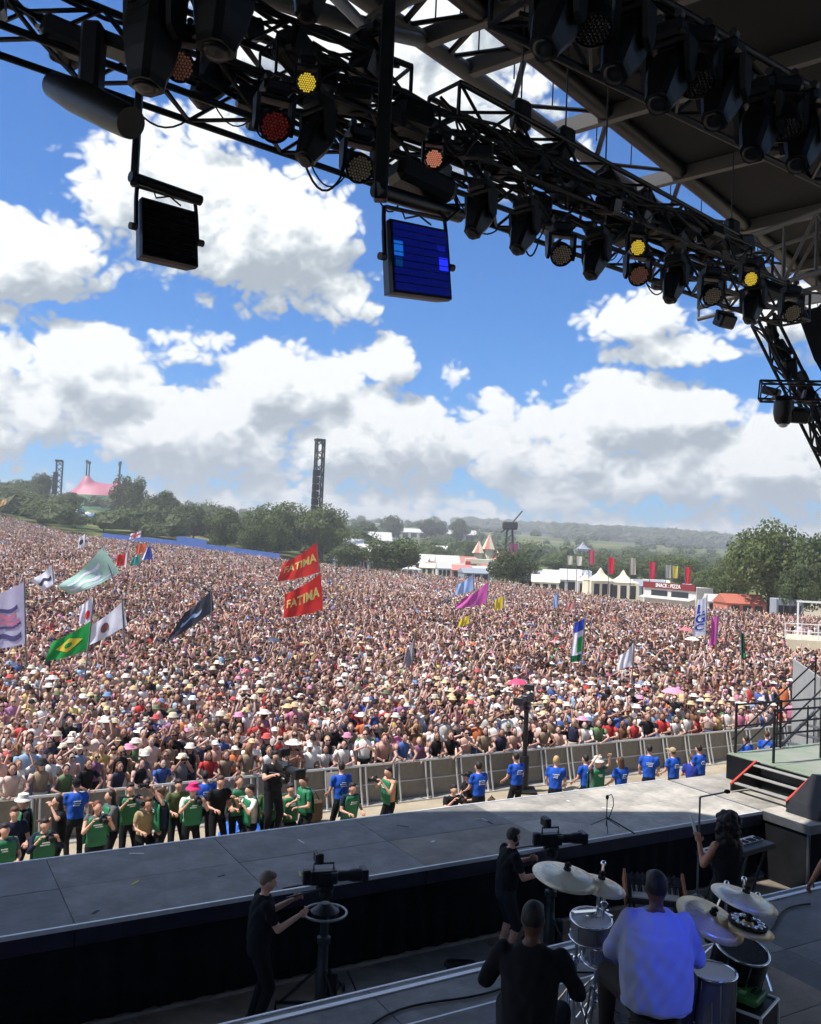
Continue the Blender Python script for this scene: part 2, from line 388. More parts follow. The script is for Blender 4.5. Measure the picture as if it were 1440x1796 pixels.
M_white = smat('white_paint', (228, 228, 226), rough=0.5, var=0.06)
M_chrome = smat('chrome', (225, 228, 232), rough=0.16, metal=1.0, var=0.05)
M_tape = smat('white_gaffer_tape', (220, 220, 215), rough=0.7, var=0.08)
M_yel = smat('yellow_tape', (210, 205, 70), rough=0.7, var=0.1)
M_blk = smat('rubber_black', (14, 14, 15), rough=0.7, var=0.2)

def deck(name, label, u0, u1, v0, v1, z, du, dv, mats, rng, drop=0.12, gap=0.008):
    """a stage deck: sub-frame body plus one board object per panel"""
    base = SV(u0, v0, z - drop)
    root = thing(name, label, 'stage', base, SROT)
    sunlit_end = name == 'stage_runway'  # right boards paler: wear plus sunlight put into the colour
    mb = MB(); mb.box(((u1 - u0) / 2, (v1 - v0) / 2, (drop - 0.03) / 2), (u1 - u0 - .02, v1 - v0 - .02, drop - 0.03)); mb.build('subframe', M_gap, root)
    nu = max(1, round((u1 - u0) / du)); nv = max(1, round((v1 - v0) / dv)); du = (u1 - u0) / nu; dv = (v1 - v0) / nv
    meshes = []
    for m_ in mats:
        b = MB(); b.box((0, 0, 0), (du - gap, dv - gap, 0.03), bevel=0.004); me = b.mesh('deck_board'); me.materials.append(m_); meshes.append(me)
    for i in range(nu):
        for j in range(nv):
            o = link('deck_board', (meshes[-1] if sunlit_end and u0 + (i + .5) * du > 8.5 else rng.choice(meshes[:-1] if sunlit_end else meshes)), None, root, ((i + .5) * du, (j + .5) * dv, drop - 0.015 + rng.uniform(-.0015, .0015)))
    return root
rr = random.Random(3)
RW0, RW1, RV0, RV1 = -10.0, 14.2, 11.1, 13.46
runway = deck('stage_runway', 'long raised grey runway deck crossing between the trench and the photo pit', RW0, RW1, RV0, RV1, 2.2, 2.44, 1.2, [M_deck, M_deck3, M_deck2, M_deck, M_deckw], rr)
def local(root_u, root_v, root_z):
    return lambda u, v, z: (u - root_u, v - root_v, z - root_z)
Lr = local(RW0, RV0, 2.08)
# trims, fascia and drape of the runway
for vv, hh in ((RV0 - .02, .055), (RV1 + .02, .05)):
    mb = MB(); a = Lr((RW0 + RW1) / 2, vv, 2.205 - hh / 2); mb.box(a, (RW1 - RW0, .035, hh)); mb.build('edge_trim', M_alu, runway)
nf = 10; fl = (RW1 - RW0) / nf
for i in range(nf):
    mb = MB(); mb.box(Lr(RW0 + (i + .5) * fl, RV0 - .012, 2.05), (fl - .012, .02, .2)); mb.build('fascia_board', M_purple, runway)
    mb = MB(); pts = []
    n = 40; us = np.linspace(RW0 + i * fl, RW0 + (i + 1) * fl + .01, n); vv = RV0 + .05 + .022 * np.sin(us * 19) + .01 * np.sin(us * 47 + 1)
    top = np.array([Lr(u_, v_, 1.97) for u_, v_ in zip(us, vv)]); bot = np.array([Lr(u_, v_ + .0, 1.004) for u_, v_ in zip(us, vv)])
    mb.add(np.vstack([top, bot]), [(k, k + 1, n + k + 1, n + k) for k in range(n - 1)]); mb.build('drape', M_drape, runway, smooth=True)
mb = MB(); mb.box(Lr((RW0 + RW1) / 2, RV1 - .06, 1.05), (RW1 - RW0, .03, 2.0)); mb.build('back_drape', M_drape, runway)
# trench floor
trench = deck('trench_deck', 'low grey deck floor of the camera trench behind the runway', -10, 15.6, 8.2, 11.14, 1.0, 2.44, 1.47, [M_deck, M_deck3, M_deck2], rr, drop=0.1)
mb = MB(); mb.box((12.8 - .6, 2.94 - .09, .118), (24.2, .04, .036)); mb.build('floor_batten', M_deckw, trench)
# main stage where the band plays
main = deck('main_stage', 'dark grey main stage deck in front of the band', -8, 17.0, -9.0, 8.25, 2.2, 2.44, 1.22, [M_deck, M_deck3, M_deck], rr)
Lm = local(-8, -9, 2.08)
mb = MB(); mb.box(Lm(4.5, 8.265, 2.165), (25, .03, .085)); mb.build('edge_trim', M_alu, main)
mb = MB(); mb.box(Lm(4.5, 8.13, 2.209), (25, .06, .012)); mb.build('edge_trim', M_alu, main)
mb = MB(); mb.box(Lm(4.5, 8.255, 1.55), (25, .02, 1.08)); mb.build('fascia_board', M_black, main)
for (u_, v_, a_, l_, w_, mm) in ((8.75, 6.1, .5, .3, .05, M_yel), (8.75, 6.1, -.6, .3, .05, M_yel), (9.2, 5.2, .2, .24, .04, M_tape), (7.9, 5.6, 1.3, .5, .025, M_tape)):
    mb = MB(); mb.box(Lm(u_, v_, 2.2045), (l_, w_, .003), rotM(0, 0, a_)); mb.build('tape_mark', mm, main)
mb = MB(); mb.box((2.55 + 10, 1.3, .104), (.26, .05, .004), rotM(0, 0, .9)); mb.box((2.65 + 10, 1.42, .1045), (.05, .14, .004), rotM(0, 0, .9)); mb.build('tape_mark', M_tape, trench)

# right hand stage block, platform and stair
SB0, SB1 = 14.23, 24.0
block = deck('side_stage_block', 'pale worn stage block at the right end of the runway', SB0, SB1, 10.1, 13.4, 2.2, 2.44, 1.1, [M_deckw, M_deck2], rr)
Lb = local(SB0, 10.1, 2.08)
mb = MB(); mb.box(Lb(SB0 - .015, 11.75, 2.13), (.03, 3.3, .15)); mb.box(Lb(19, 10.085, 2.13), (9.6, .03, .15)); mb.build('edge_trim', M_steel, block)
mb = MB(); mb.box(Lb(SB0 + .02, 11.75, 1.5), (.03, 3.2, 1.1)); mb.box(Lb(19, 10.13, 1.2), (9.5, .03, 1.75)); mb.box(Lb(19, 13.3, 1.06), (9.5, .03, 2.0)); mb.build('drape', M_drape, block)
mb = MB(); mb.tube(Lb(SB0 - .03, 10.1, 1.0), Lb(SB0 - .03, 10.1, 2.06), .03); mb.build('leg', M_steel, block)
M_green = smat('green_dusted_deck', (118, 138, 110), rough=.6, var=.3, scale=1.2, dirt=.25, col2=s2l((156, 156, 146)))
plat = thing('side_platform', 'raised platform with green dusted top and black sides at right edge', 'platform', SV(15.55, 9.5, 2.21), SROT)
mb = MB(); mb.box((4, 1.78, .245), (8, 3.55, .49)); mb.build('black_skirt', M_drape, plat)
for i in range(4):
    for j in range(3):
        mb = MB(); mb.box((1 + 2 * i, .59 + 1.185 * j, .507), (1.985, 1.17, .03), bevel=.005); mb.build('deck_board', M_green, plat)
st = thing('stage_steps', 'short black stage steps with pale treads and red edges', 'steps', SV(14.72, 10.95, 2.21), SROT)
for s_ in (0, 1.28):
    mb = MB(); P = [(0, .02), (.82, .02), (.82, .52), (.72, .52), (0, .14)]
    a = np.array([(x, s_ - .02, z) for x, z in P]); b = np.array([(x, s_ + .02, z) for x, z in P]); n = len(P)
    mb.add(np.vstack([a, b]), [tuple(range(n)), tuple(range(n, 2 * n))[::-1]] + [(i, (i + 1) % n, n + (i + 1) % n, n + i) for i in range(n)]); mb.build('side_panel', M_black, st)
    mb = MB(); mb.box((.36, s_, .352), (.84, .046, .022), rotM(0, -math.atan2(.38, .72), 0)); mb.build('red_edge', M_red, st)
for k in range(3):
    mb = MB(); mb.box((.1 + .28 * k, .64, .17 + .15 * k), (.11, 1.23, .03), bevel=.006); mb.build('tread', M_tread, st)
case = thing('black_flight_case', 'black wedge shaped case beside the red edged steps', 'case', SV(14.6, 10.1, 2.21), SROT)
mb = MB(); P = [(0, 0), (1.3, 0), (1.3, .55), (.75, .62), (.1, .2)]
a = np.array([(x, .12, z) for x, z in P]); b = np.array([(x, .78, z) for x, z in P]); n = len(P)
mb.add(np.vstack([a, b]), [tuple(range(n)), tuple(range(n, 2 * n))[::-1]] + [(i, (i + 1) % n, n + (i + 1) % n, n + i) for i in range(n)]); mb.build('case_body', M_black, case)
mb = MB(); mb.lathe([(.05, 0), (.05, .01), (.03, .012), (.0301, .0)], 12, (.78, .115, .4), rotM(rad(90), 0, 0)); mb.build('socket_plate', M_steel, case)
# guard rails of the platform
def rail(name, label, pts, h, m=M_black, r=.022, bars=(1.0, .55)):
    P = [np.asarray(p, float) for p in pts]; root = thing(name, label, 'railing', P[0])
    for p in P: stick('post', p - P[0], p - P[0] + np.array([0, 0, h]), r * 1.35, m, root, 8)
    for a, b in zip(P[:-1], P[1:]):
        for t in bars: stick('rail', a - P[0] + np.array([0, 0, h * t * .97]), b - P[0] + np.array([0, 0, h * t * .97]), r, m, root, 8)
    return root
rail('guard_rail', 'black tubular guard rail on far side of the green platform', [SV(15.75, 13.0, 2.73), SV(17.2, 13.0, 2.73), SV(18.7, 13.0, 2.73)], 1.05)
rail('guard_rail', 'black tubular guard rail along the steps side of the green platform', [SV(15.75, 12.05, 2.73), SV(17.2, 12.0, 2.73)], 1.1)
# scaffold stair and grey hoarding at the right edge
M_hoard = smat('grey_hoarding', (158, 160, 158), rough=.6, var=.1, scale=1.2, dirt=.2)
hd = thing('grey_hoarding', 'pale grey panelled hoarding behind the scaffold at right edge', 'hoarding', (12.3, 26.4, 0), SROT + .785)
for i in range(4):
    mb = MB(); mb.box((.62 + 1.24 * i, 0, 1.75), (1.22, .05, 3.5), bevel=.01); mb.build('panel', M_hoard, hd)
    for k in (1.2, 2.3): stick('batten', (1.24 * i + .05, -.04, k), (1.24 * i + 1.2, -.04, k), .025, M_steel, hd)
scf = thing('scaffold_stair', 'steel scaffold stair with sloping handrails at right edge', 'stairs', SV(20.7, 16.2, 0), SROT)
for (x, y) in ((0, 0), (1.9, 0), (3.6, 0), (0, 1.0), (1.9, 1.0), (3.6, 1.0)): stick('post', (x, y, 0), (x, y, 1.4 + .75 * x), .024, M_black, scf)
for y in (0, 1.0):
    for dz in (0, .5): stick('handrail', (0, y, 3.7 + dz - 2.7 + .3), (3.6, y, 3.4 + dz), .024, M_black, scf)
    stick('stringer', (0, y, .3), (3.6, y, 2.4), .04, M_steel, scf)
for k in range(9):
    mb = MB(); mb.box((.2 + .4 * k, .5, .42 + .233 * k), (.26, .96, .03)); mb.build('tread', M_steel, scf)

# microphone stand and wedge objects on the runway
def tripod_stand(name, label, loc, h, boom=None, m=M_black, r=.012, cat='stand', group=None):
    root = thing(name, label, cat, loc, 0, group)
    stick('pole', (0, 0, .05), (0, 0, h), r, m, root)
    for k in range(3):
        a = k * 2.094 + .4; stick('leg', (0, 0, .18), (.28 * math.cos(a), .28 * math.sin(a), .008), r * .8, m, root)
    if boom is not None: stick('boom', (0, 0, h), boom, r * .8, m, root)
    return root
ms = tripod_stand('mic_stand', 'black boom microphone stand near the runway edge', SV(10.66, 11.4, 2.2), .5, None, r=.009)
mb = MB(); mb.path([(0, 0, .48), (.02, 0, .56), (.07, 0, .58), (.1, 0, .52), (.11, 0, .4), (.06, .02, .22), (.02, 0, .15)], .008); mb.build('cable', M_blk, ms)
stick('boom', (0, 0, .2), (.42, -.25, .02), .012, M_black, ms)
mb = MB(); mb.ball((0, 0, .53), (.028, .028, .04)); mb.build('microphone', M_blk, ms)

# tape marks, papers and cables lying on the decks
rt_ = random.Random(17)
for k in range(16):
    u_, v_ = rt_.uniform(1, 13.5), rt_.uniform(11.3, 13.2); mb = MB(); mb.box(Lr(u_, v_, 2.2035), (rt_.uniform(.05, .22), rt_.uniform(.02, .05), .003), rotM(0, 0, rt_.uniform(0, 3))); mb.build('tape_mark', rt_.choice([M_tape, M_tape, M_blk, M_yel]), runway)
for k in range(8):
    u_, v_ = rt_.uniform(3, 12), rt_.uniform(6.4, 7.9); mb = MB(); mb.box(Lm(u_, v_, 2.2045), (rt_.uniform(.06, .25), rt_.uniform(.02, .05), .003), rotM(0, 0, rt_.uniform(0, 3))); mb.build('tape_mark', rt_.choice([M_tape, M_yel, M_blk]), main)
cab = thing('stage_cable', 'black cable lying loosely along the front of main stage', 'cable', SV(4, 7.5, 2.205), SROT)
mb = MB(); mb.path([(t, .25 * math.sin(t * 1.1) + .1 * math.sin(t * 3.1), .014) for t in np.linspace(-2, 7, 60)], .012, 6); mb.build('run', M_blk, cab, smooth=True)
cab = thing('stage_cable', 'black cable taped across the trench floor', 'cable', SV(4, 9.0, 1.002), SROT)
mb = MB(); mb.path([(t, .12 * math.sin(t * .9) + .05 * math.sin(t * 4), .014) for t in np.linspace(-3, 9, 60)], .014, 6); mb.build('run', M_blk, cab, smooth=True)
# ------------------------------------------------------------------ roof, trusses, lights
M_roofpan = smat('roof_lining_grey', (52, 52, 53), rough=.85, var=.12, scale=.8, spec=.1)
M_beam = smat('roof_beam_grey', (92, 91, 91), rough=.6, var=.12, scale=1.5)
M_tube = smat('roof_tube_dark', (70, 70, 72), rough=.55, var=.2)
M_truss = smat('truss_black', (17, 17, 19), rough=.45, var=.3, spec=.4)
M_fix = smat('fixture_black', (19, 19, 21), rough=.42, var=.25, scale=9, spec=.45)
M_fix2 = smat('fixture_charcoal', (40, 41, 44), rough=.5, var=.2, scale=9)
M_lens = smat('lens_glass', (16, 18, 22), rough=.35, var=.2, spec=.4)
pz = lambda px, py, z: on_plane(px, py, z)
ROOFZ = 14.2
E0 = pz(650, 0, ROOFZ); E1 = pz(1225, 410, ROOFZ); ED = (E1 - E0) / np.linalg.norm(E1 - E0)
PD = np.array([math.sin(rad(119)), math.cos(rad(119)), .10]); PD = PD / np.linalg.norm(PD)      # direction of the purlins, back over the stage
roof = thing('stage_roof', 'sloping dark grey stage roof with pale purlins over the right of the stage', 'roof', E0)
def rp(s_, t_, dz=0.0): return ED * s_ + PD * t_ + np.array([0, 0, dz])
# purlin positions along the front tube from their places in the photograph
ps = []
for (px, py) in ((640, 20), (725, 75), (800, 128), (948, 236), (1086, 332), (1228, 414), (1330, 480)):
    ps.append(float((pz(px, py, ROOFZ) - E0) @ ED))
ps = [ps[0] - 5.2, ps[0] - 2.6] + ps + [ps[-1] + 3, ps[-1] + 6]
LEN = 17.0; INSET = 1.0
for i in range(len(ps) - 1):
    a, b = ps[i] , ps[i + 1]
    mb = MB(); c = [rp(a + .01, INSET, .12), rp(b - .01, INSET, .12), rp(b - .01, LEN, .12), rp(a + .01, LEN, .12)]
    d_ = [q + np.array([0, 0, .06]) for q in c]
    mb.add(np.vstack([c, d_]), [(0, 1, 2, 3), (7, 6, 5, 4), (0, 4, 5, 1), (1, 5, 6, 2), (2, 6, 7, 3), (3, 7, 4, 0)]); mb.build('roof_panel', M_roofpan, roof)
FP = frame(PD)
for i, s_ in enumerate(ps):
    mb = MB(); mb.box(rp(s_, LEN / 2, -.02), (.14, LEN, .26), FP); mb.build('purlin', M_beam, roof)
    if i % 2 == 0:
        mb = MB(); mb.box(rp(s_, 5.2, -.22), (.1, .06, .18), FP); mb.build('bracket', M_tube, roof)
stick('front_tube', rp(ps[1], 0, -.05), rp(ps[-1], 0, -.05), .13, M_tube, roof, 10)
stick('inner_tube', rp(ps[0], INSET - .05, .02), rp(ps[-1], INSET - .05, .02), .15, M_truss, roof, 10)
for i in range(1, len(ps) - 1):
    a, b = ps[i], ps[i + 1]
    stick('brace', rp(a, INSET, .02), rp((a + b) / 2, 0, -.05), .05, M_truss, roof)
    stick('brace', rp((a + b) / 2, 0, -.05), rp(b, INSET, .02), .035, M_truss, roof)
    for q in (.25, .7): stick('hanger_wire', rp(a + (b - a) * q, INSET * .4, -.02), rp(a + (b - a) * q, INSET * .4, 2.2), .012, M_truss, roof)
# node on the left and beam running up to the left
nd = pz(640, 48, 13.4); lf = at_depth(400, -30, 10.4); 
stick('ridge_beam', nd - E0, lf - E0, .13, M_tube, roof, 10)
stick('ridge_beam', nd - E0, at_depth(770, -45, 11.2) - E0, .11, M_beam, roof, 8)
stick('ridge_beam', nd - E0, at_depth(565, -30, 9.0) - E0, .07, M_tube, roof, 8)
stick('ridge_beam', nd - E0, rp(ps[3], 0, -.05), .1, M_tube, roof, 8)
# inner lattice girder under the roof at right
def lattice(name_root, a, b, h, n, r, m, par, org, depth_=None):
    a = np.asarray(a); b = np.asarray(b); z = np.array([0, 0, h])
    stick('chord', a - org, b - org, r, m, par, 8); stick('chord', a + z - org, b + z - org, r, m, par, 8)
    for i in range(n):
        p = a + (b - a) * i / n; q = a + (b - a) * (i + 1) / n
        stick('upright', p - org, p + z - org, r * .6, m, par)
        stick('brace', (p if i % 2 else p + z) - org, (q + z if i % 2 else q) - org, r * .6, m, par)
ga = at_depth(1225, 540, 19.0); gb = at_depth(1560, 440, 15.0)
gird = thing('roof_girder', 'grey lattice girder under the roof at the right side', 'girder', ga)
lattice('', ga, gb, 1.15, 6, .055, M_beam, gird, ga)
gc = at_depth(1225, 560, 20.2); gd = at_depth(1560, 470, 16.2); lattice('', gc, gd, 1.1, 6, .05, M_beam, gird, ga)
# unseen canopy added over the frame, outlined to shade stage and runway
ZC = 17.0; sh = (ZC - 2.2) / math.tan(SUN_EL)
def shade(px, py): return np.array([px + SUN_AZ[0] * sh, py + SUN_AZ[1] * sh, ZC])
outl = [SV(-22, 13.46, 0), SV(-2, 13.46, 0), SV(7.7, 13.42, 0), np.array([1.0, 15.7, 0]), np.array([5.3, 16.3, 0]), np.array([9.5, 14.2, 0]), np.array([16, 6, 0]), np.array([16, -14, 0]), np.array([-24, -14, 0])]
canopy = thing('shade_canopy', 'unseen dark canopy added above the rig to shade the stage', 'canopy', (0, 0, ZC))
top = [shade(p[0], p[1]) - np.array([0, 0, ZC]) for p in outl]; n = len(top)
mb = MB(); mb.add(np.vstack([top, [q + np.array([0, 0, .1]) for q in top]]), [tuple(range(n)), tuple(range(n, 2 * n))[::-1]] + [(i, (i + 1) % n, n + (i + 1) % n, n + i) for i in range(n)]); mb.build('canopy_panel', M_roofpan, canopy)
for a, b in zip(top[:6], top[1:7]): stick('edge_tube', a, b, .16, M_tube, canopy, 8)
# stage side masking: black drapes behind and beside the camera position
bk = thing('rear_drape', 'black masking drape hanging behind the stage', 'drape', SV(0, -9.0, 2.2), SROT)
for i in range(9):
    mb = MB(); n = 24; xs = np.linspace(-14 + 4 * i, -10.02 + 4 * i, n); ys = .08 * np.sin(xs * 7)
    mb.add(np.vstack([np.stack([xs, ys, np.full(n, 0.)], 1), np.stack([xs, ys, np.full(n, 13.5)], 1)]), [(k, k + 1, n + k + 1, n + k) for k in range(n - 1)]); mb.build('drape_width', M_drape, bk, smooth=True)

# ---- box trusses
def truss(name, label, a, b, w=.5, h=.5, bay=.5, r=.034, group='lighting trusses'):
    a = np.asarray(a, float); b = np.asarray(b, float); d = b - a; L = np.linalg.norm(d); F_ = frame(d); rt, up = F_[:, 0], F_[:, 2]
    root = thing(name, label, 'truss', a, 0, group)
    cs = {}
    for sx_ in (-1, 1):
        for sz_ in (-1, 1):
            o = rt * sx_ * w / 2 + up * sz_ * h / 2; cs[(sx_, sz_)] = o; stick('chord', o, o + d, r, M_truss, root, 8)
    n = max(2, int(L / bay)); e = d / n
    faces = [((-1, -1), (1, -1)), ((-1, 1), (1, 1)), ((-1, -1), (-1, 1)), ((1, -1), (1, 1))]
    for k in range(n):
        for j, (p, q) in enumerate(faces):
            if (k + j) % 2: p, q = q, p
            stick('brace', cs[p] + e * k, cs[q] + e * (k + 1), r * .62, M_truss, root, 5)
    for k in (0, n):
        for p, q in faces: stick('end_bar', cs[p] + e * k, cs[q] + e * k, r * .7, M_truss, root, 5)
    return root, a, d / L, L, rt, up
TZ = 11.1
A0 = pz(-60, 0, TZ); A1 = pz(1395, 543, TZ)
T1 = truss('lighting_truss', 'long black front lighting truss carrying the lower row of lamps', A0, A1, .5, .46, .5)
B0 = pz(330, 30, TZ + .75) ; B1 = pz(700, 165, TZ + .75)
T2 = truss('lighting_truss', 'short black upper truss ending beside the hanging black post', B0, B1, .5, .4, .42)
C0 = pz(778, 188, TZ + .75); C1 = pz(1330, 470, TZ + .75)
T3 = truss('lighting_truss', 'black upper truss from the cable loop running down right', C0, C1, .5, .4, .45)
D0 = pz(900, -40, TZ); D1 = pz(1560, 310, TZ)
T4 = truss('lighting_truss', 'black rear lighting truss in the upper right corner', D0, D1, .5, .5, .5)
G0 = pz(470, 110, TZ + .3); G1 = pz(1300, 455, TZ + .3)
T5 = truss('lighting_truss', 'black middle truss packed with cables behind the front lamps', G0, G1, .34, .34, .36, .022)
# right hand inclined leg and low outrigger truss
H0 = at_depth(1338, 560, 17.2); H1 = at_depth(1480, 845, 17.2)
T6 = truss('lighting_truss', 'black truss leg sloping down along the right edge', H0, H1, .34, .34, .4)
K0 = at_depth(1333, 686, 16.6); K1 = at_depth(1520, 690, 15.8)
T7 = truss('lighting_truss', 'short low black truss at right edge above crowd', K0, K1, .34, .34, .34, .022)
# dark masking panel right of the leg
mk = thing('side_mask', 'dark side cloth right of the sloping truss leg', 'cloth', at_depth(1400, 600, 18))
o_ = np.array(mk.location); mb = MB()
q = [at_depth(1398, 548, 18.4), at_depth(1500, 520, 17.4), at_depth(1520, 800, 17.6), at_depth(1475, 700, 18.3), at_depth(1428, 630, 18.4)]
mb.add(np.vstack([[p - o_ for p in q], [p - o_ + np.array([.02, .05, 0]) for p in q]]), [tuple(range(5)), tuple(range(5, 10))[::-1]] + [(i, (i + 1) % 5, 5 + (i + 1) % 5, 5 + i) for i in range(5)]); mb.build('cloth', M_drape, mk)

# ---- cables, hoists and clutter on the trusses
def cable_bundle(T, k, seed, lift=.3):
    rg = random.Random(seed); root, a, d, L, rt, up = T
    for c in range(k):
        pts = []; s0 = rg.uniform(0, L * .2); s1 = rg.uniform(L * .7, L); n = 26; ph = rg.uniform(0, 9); off = rg.uniform(-.22, .22); hz = rg.uniform(-.05, lift)
        for i in range(n):
            s_ = s0 + (s1 - s0) * i / (n - 1); pts.append(d * s_ + rt * (off + .06 * math.sin(s_ * 3 + ph)) + up * (hz + .05 * math.sin(s_ * 5.1 + ph)))
        mb = MB(); mb.path(pts, rg.uniform(.014, .03), 5); mb.build('cable', M_blk, root, smooth=True)
cable_bundle(T1, 9, 1); cable_bundle(T2, 7, 2, .28); cable_bundle(T3, 6, 3, .12); cable_bundle(T4, 8, 4); cable_bundle(T5, 10, 5, .2)
def clutter(T, n, seed, s0=0.0):
    rg = random.Random(seed); root, a, d, L, rt, up = T; F_ = frame(d)
    for k in range(n):
        s_ = s0 + (L - s0) * (k + rg.random()) / n; mb = MB(); sz = (rg.uniform(.16, .34), rg.uniform(.2, .42), rg.uniform(.14, .3))
        mb.box(d * s_ + rt * rg.uniform(-.15, .15) + up * rg.uniform(-.12, .2), sz, F_ @ rotM(rg.uniform(-.3, .3), rg.uniform(-.3, .3), rg.uniform(-.4, .4)), bevel=.03); mb.build('junction_box', M_fix, root)
clutter(T1, 15, 1); clutter(T2, 6, 2); clutter(T3, 8, 3, 1.0); clutter(T4, 9, 4); clutter(T5, 20, 5); clutter(T6, 9, 6); clutter(T7, 3, 7); cable_bundle(T6, 6, 8)
_fixno = {}
def hoist(px, py, z, lab):
    p = pz(px, py, z); h_ = thing('chain_hoist', lab, 'hoist', p, .6)
    mb = MB(); mb.box((0, 0, .25), (.3, .22, .42), bevel=.06); mb.build('motor_body', M_fix, h_)
    mb = MB(); mb.path([(.1, 0, -.05), (.16, .05, -.35), (.12, .02, -.05)], .06, 6); mb.build('chain_bag', M_drape, h_)
    stick('chain', (0, 0, .45), (0, 0, 3.0), .012, M_fix2, h_)
    stick('hook', (0, 0, .05), (0, 0, -.35), .02, M_fix2, h_)
hoist(912, 235, TZ + 1.35, 'black chain hoist on upper truss, left of the middle purlin')
hoist(990, 280, TZ + 1.3, 'black chain hoist on upper truss under the middle purlin')
hoist(1282, 430, TZ + 1.3, 'black chain hoist at the right end of the upper truss')
hoist(1060, 350, TZ + .95, 'small black chain hoist low on the upper truss')

# ---- lamp prototypes (hang from z = 0)
def rrect(cx, cz, y, w, h, b):
    P = [(w - b, -h), (w, -h + b), (w, h - b), (w - b, h), (-w + b, h), (-w, h - b), (-w, -h + b), (-w + b, -h)]
    return np.array([(cx + x, y, cz + z) for x, z in P])
def lamp_common(root, s_, m=M_fix):
    mb = MB(); mb.box((0, 0, -.13 * s_), (.36 * s_, .30 * s_, .17 * s_), bevel=.04 * s_); mb.build('base', m, root)
    for q in (-.1, .1):
        mb = MB(); mb.box((q * s_, 0, -.02 * s_), (.05 * s_, .06 * s_, .09 * s_)); mb.tube((q * s_, -.04 * s_, .04 * s_), (q * s_, .04 * s_, .04 * s_), .045 * s_, n=8); mb.build('clamp', M_fix2, root)
    mb = MB()
    mb.box((0, 0, -.25 * s_), (.42 * s_, .2 * s_, .06 * s_), bevel=.02 * s_)
    for q in (-1, 1):
        pr = [(-.1, -.24), (.1, -.24), (.075, -.6), (0, -.68), (-.075, -.6)]
        a = np.array([(q * .2 * s_, y * s_, z * s_) for y, z in pr]); b = a + np.array([q * .055 * s_, 0, 0]); n = len(pr)
        mb.add(np.vstack([a, b]), [tuple(range(n)), tuple(range(n, 2 * n))[::-1]] + [(i, (i + 1) % n, n + (i + 1) % n, n + i) for i in range(n)])
    mb.build('yoke', m, root)
def spot_lamp(name, label, p, pan, tilt, s_=1.0, group='profile spot lamps on the rig', long=1.0):
    """moving head profile: angular tapering head"""
    root = thing(name, label, 'stage lamp', p, pan, group); lamp_common(root, s_)
    mb = MB(); L_ = long
    rings = [rrect(0, 0, y * s_ * L_, w * s_, h * s_, .045 * s_) for (y, w, h) in ((-.30, .085, .085), (-.27, .125, .13), (-.12, .165, .175), (.05, .17, .18), (.2, .15, .16), (.36, .12, .125), (.42, .115, .12))]
    mb.loft(rings)
    for y in (-.2, -.14, -.08): mb.box((0, y * s_ * L_, .16 * s_), (.2 * s_, .02 * s_, .05 * s_))
    hd_ = mb.build('head', M_fix, root); hd_.location = (0, 0, -.56 * s_); hd_.rotation_euler = (tilt, 0, 0)
    mb = MB(); mb.lathe([(.1 * s_, 0), (.1 * s_, .012), (.06 * s_, .014 * s_), (.0, .016 * s_)], 16, (0, .42 * s_ * L_, 0), rotM(rad(-90), 0, 0)); mb.build('lens', M_lens, hd_, smooth=True)
    return root
_wash_col = {}
def wash_lamp(name, label, p, pan, tilt, s_=1.0, col=(205, 190, 165), em=0.0, group='wash lamps with round cell faces'):
    root = thing(name, label, 'stage lamp', p, pan, group); lamp_common(root, s_)
    mb = MB(); mb.lathe([(.10 * s_, -.2 * s_), (.15 * s_, -.19 * s_), (.185 * s_, -.06 * s_), (.2 * s_, .06 * s_), (.205 * s_, .11 * s_), (.19 * s_, .115 * s_), (.185 * s_, .09 * s_), (.0, .09 * s_)], 24, (0, 0, 0), rotM(rad(-90), 0, 0))
    hd_ = mb.build('head', M_fix, root, smooth='auto'); hd_.location = (0, 0, -.56 * s_); hd_.rotation_euler = (tilt, 0, 0)
    key = 'cells_%d_%d_%d' % col
    mc = smat(key, col, rough=.2, var=.35, scale=30, spec=.8, emit=s2l(col) if em else None, estr=em)
    mb = MB(); st_ = .044
    for i in range(-4, 5):
        for j in range(-4, 5):
            x = (i + .5 * (j % 2)) * st_; z = j * st_ * .866
            if x * x + z * z < .172 ** 2: mb.lathe([(.0195 * s_, .085 * s_), (.0195 * s_, .1 * s_), (.011 * s_, .109 * s_), (.001, .112 * s_)], 6, (x * s_, 0, z * s_), rotM(rad(-90), 0, 0))
    c_ = mb.build('lens_cells', mc, hd_, smooth=True); c_['kind'] = 'stuff'
    return root
# pan 180 points the head back at the stage; lamps are placed by where the middle of the head hangs
def lamp_pt(px, py, s_, z): p = pz(px, py, z - .56 * s_); return p + np.array([0, 0, .56 * s_])
def place_spot(px, py, s_, pan, tilt, z=TZ - .25, lab='', long=1.0, dep=None):
    p = lamp_pt(px, py, s_, z) if dep is None else at_depth(px, py, dep) + np.array([0, 0, .56 * s_])
    return spot_lamp('profile_spot', lab, p, rad(pan), rad(tilt), s_, long=long)
def place_wash(px, py, s_, pan, tilt, col, em, lab, z=TZ - .25, near=1.0):
    hc_ = np.array([0, 0, .56 * s_]); p = lamp_pt(px, py, s_, z) - hc_; p = EYE + (p - EYE) * near + hc_
    return wash_lamp('wash_lamp', lab, p, rad(pan), rad(tilt), s_, col, em)
WARM = (205, 190, 165); PINK = (186, 128, 108); REDC = (120, 34, 30); YEL = (235, 205, 70); SS = .7
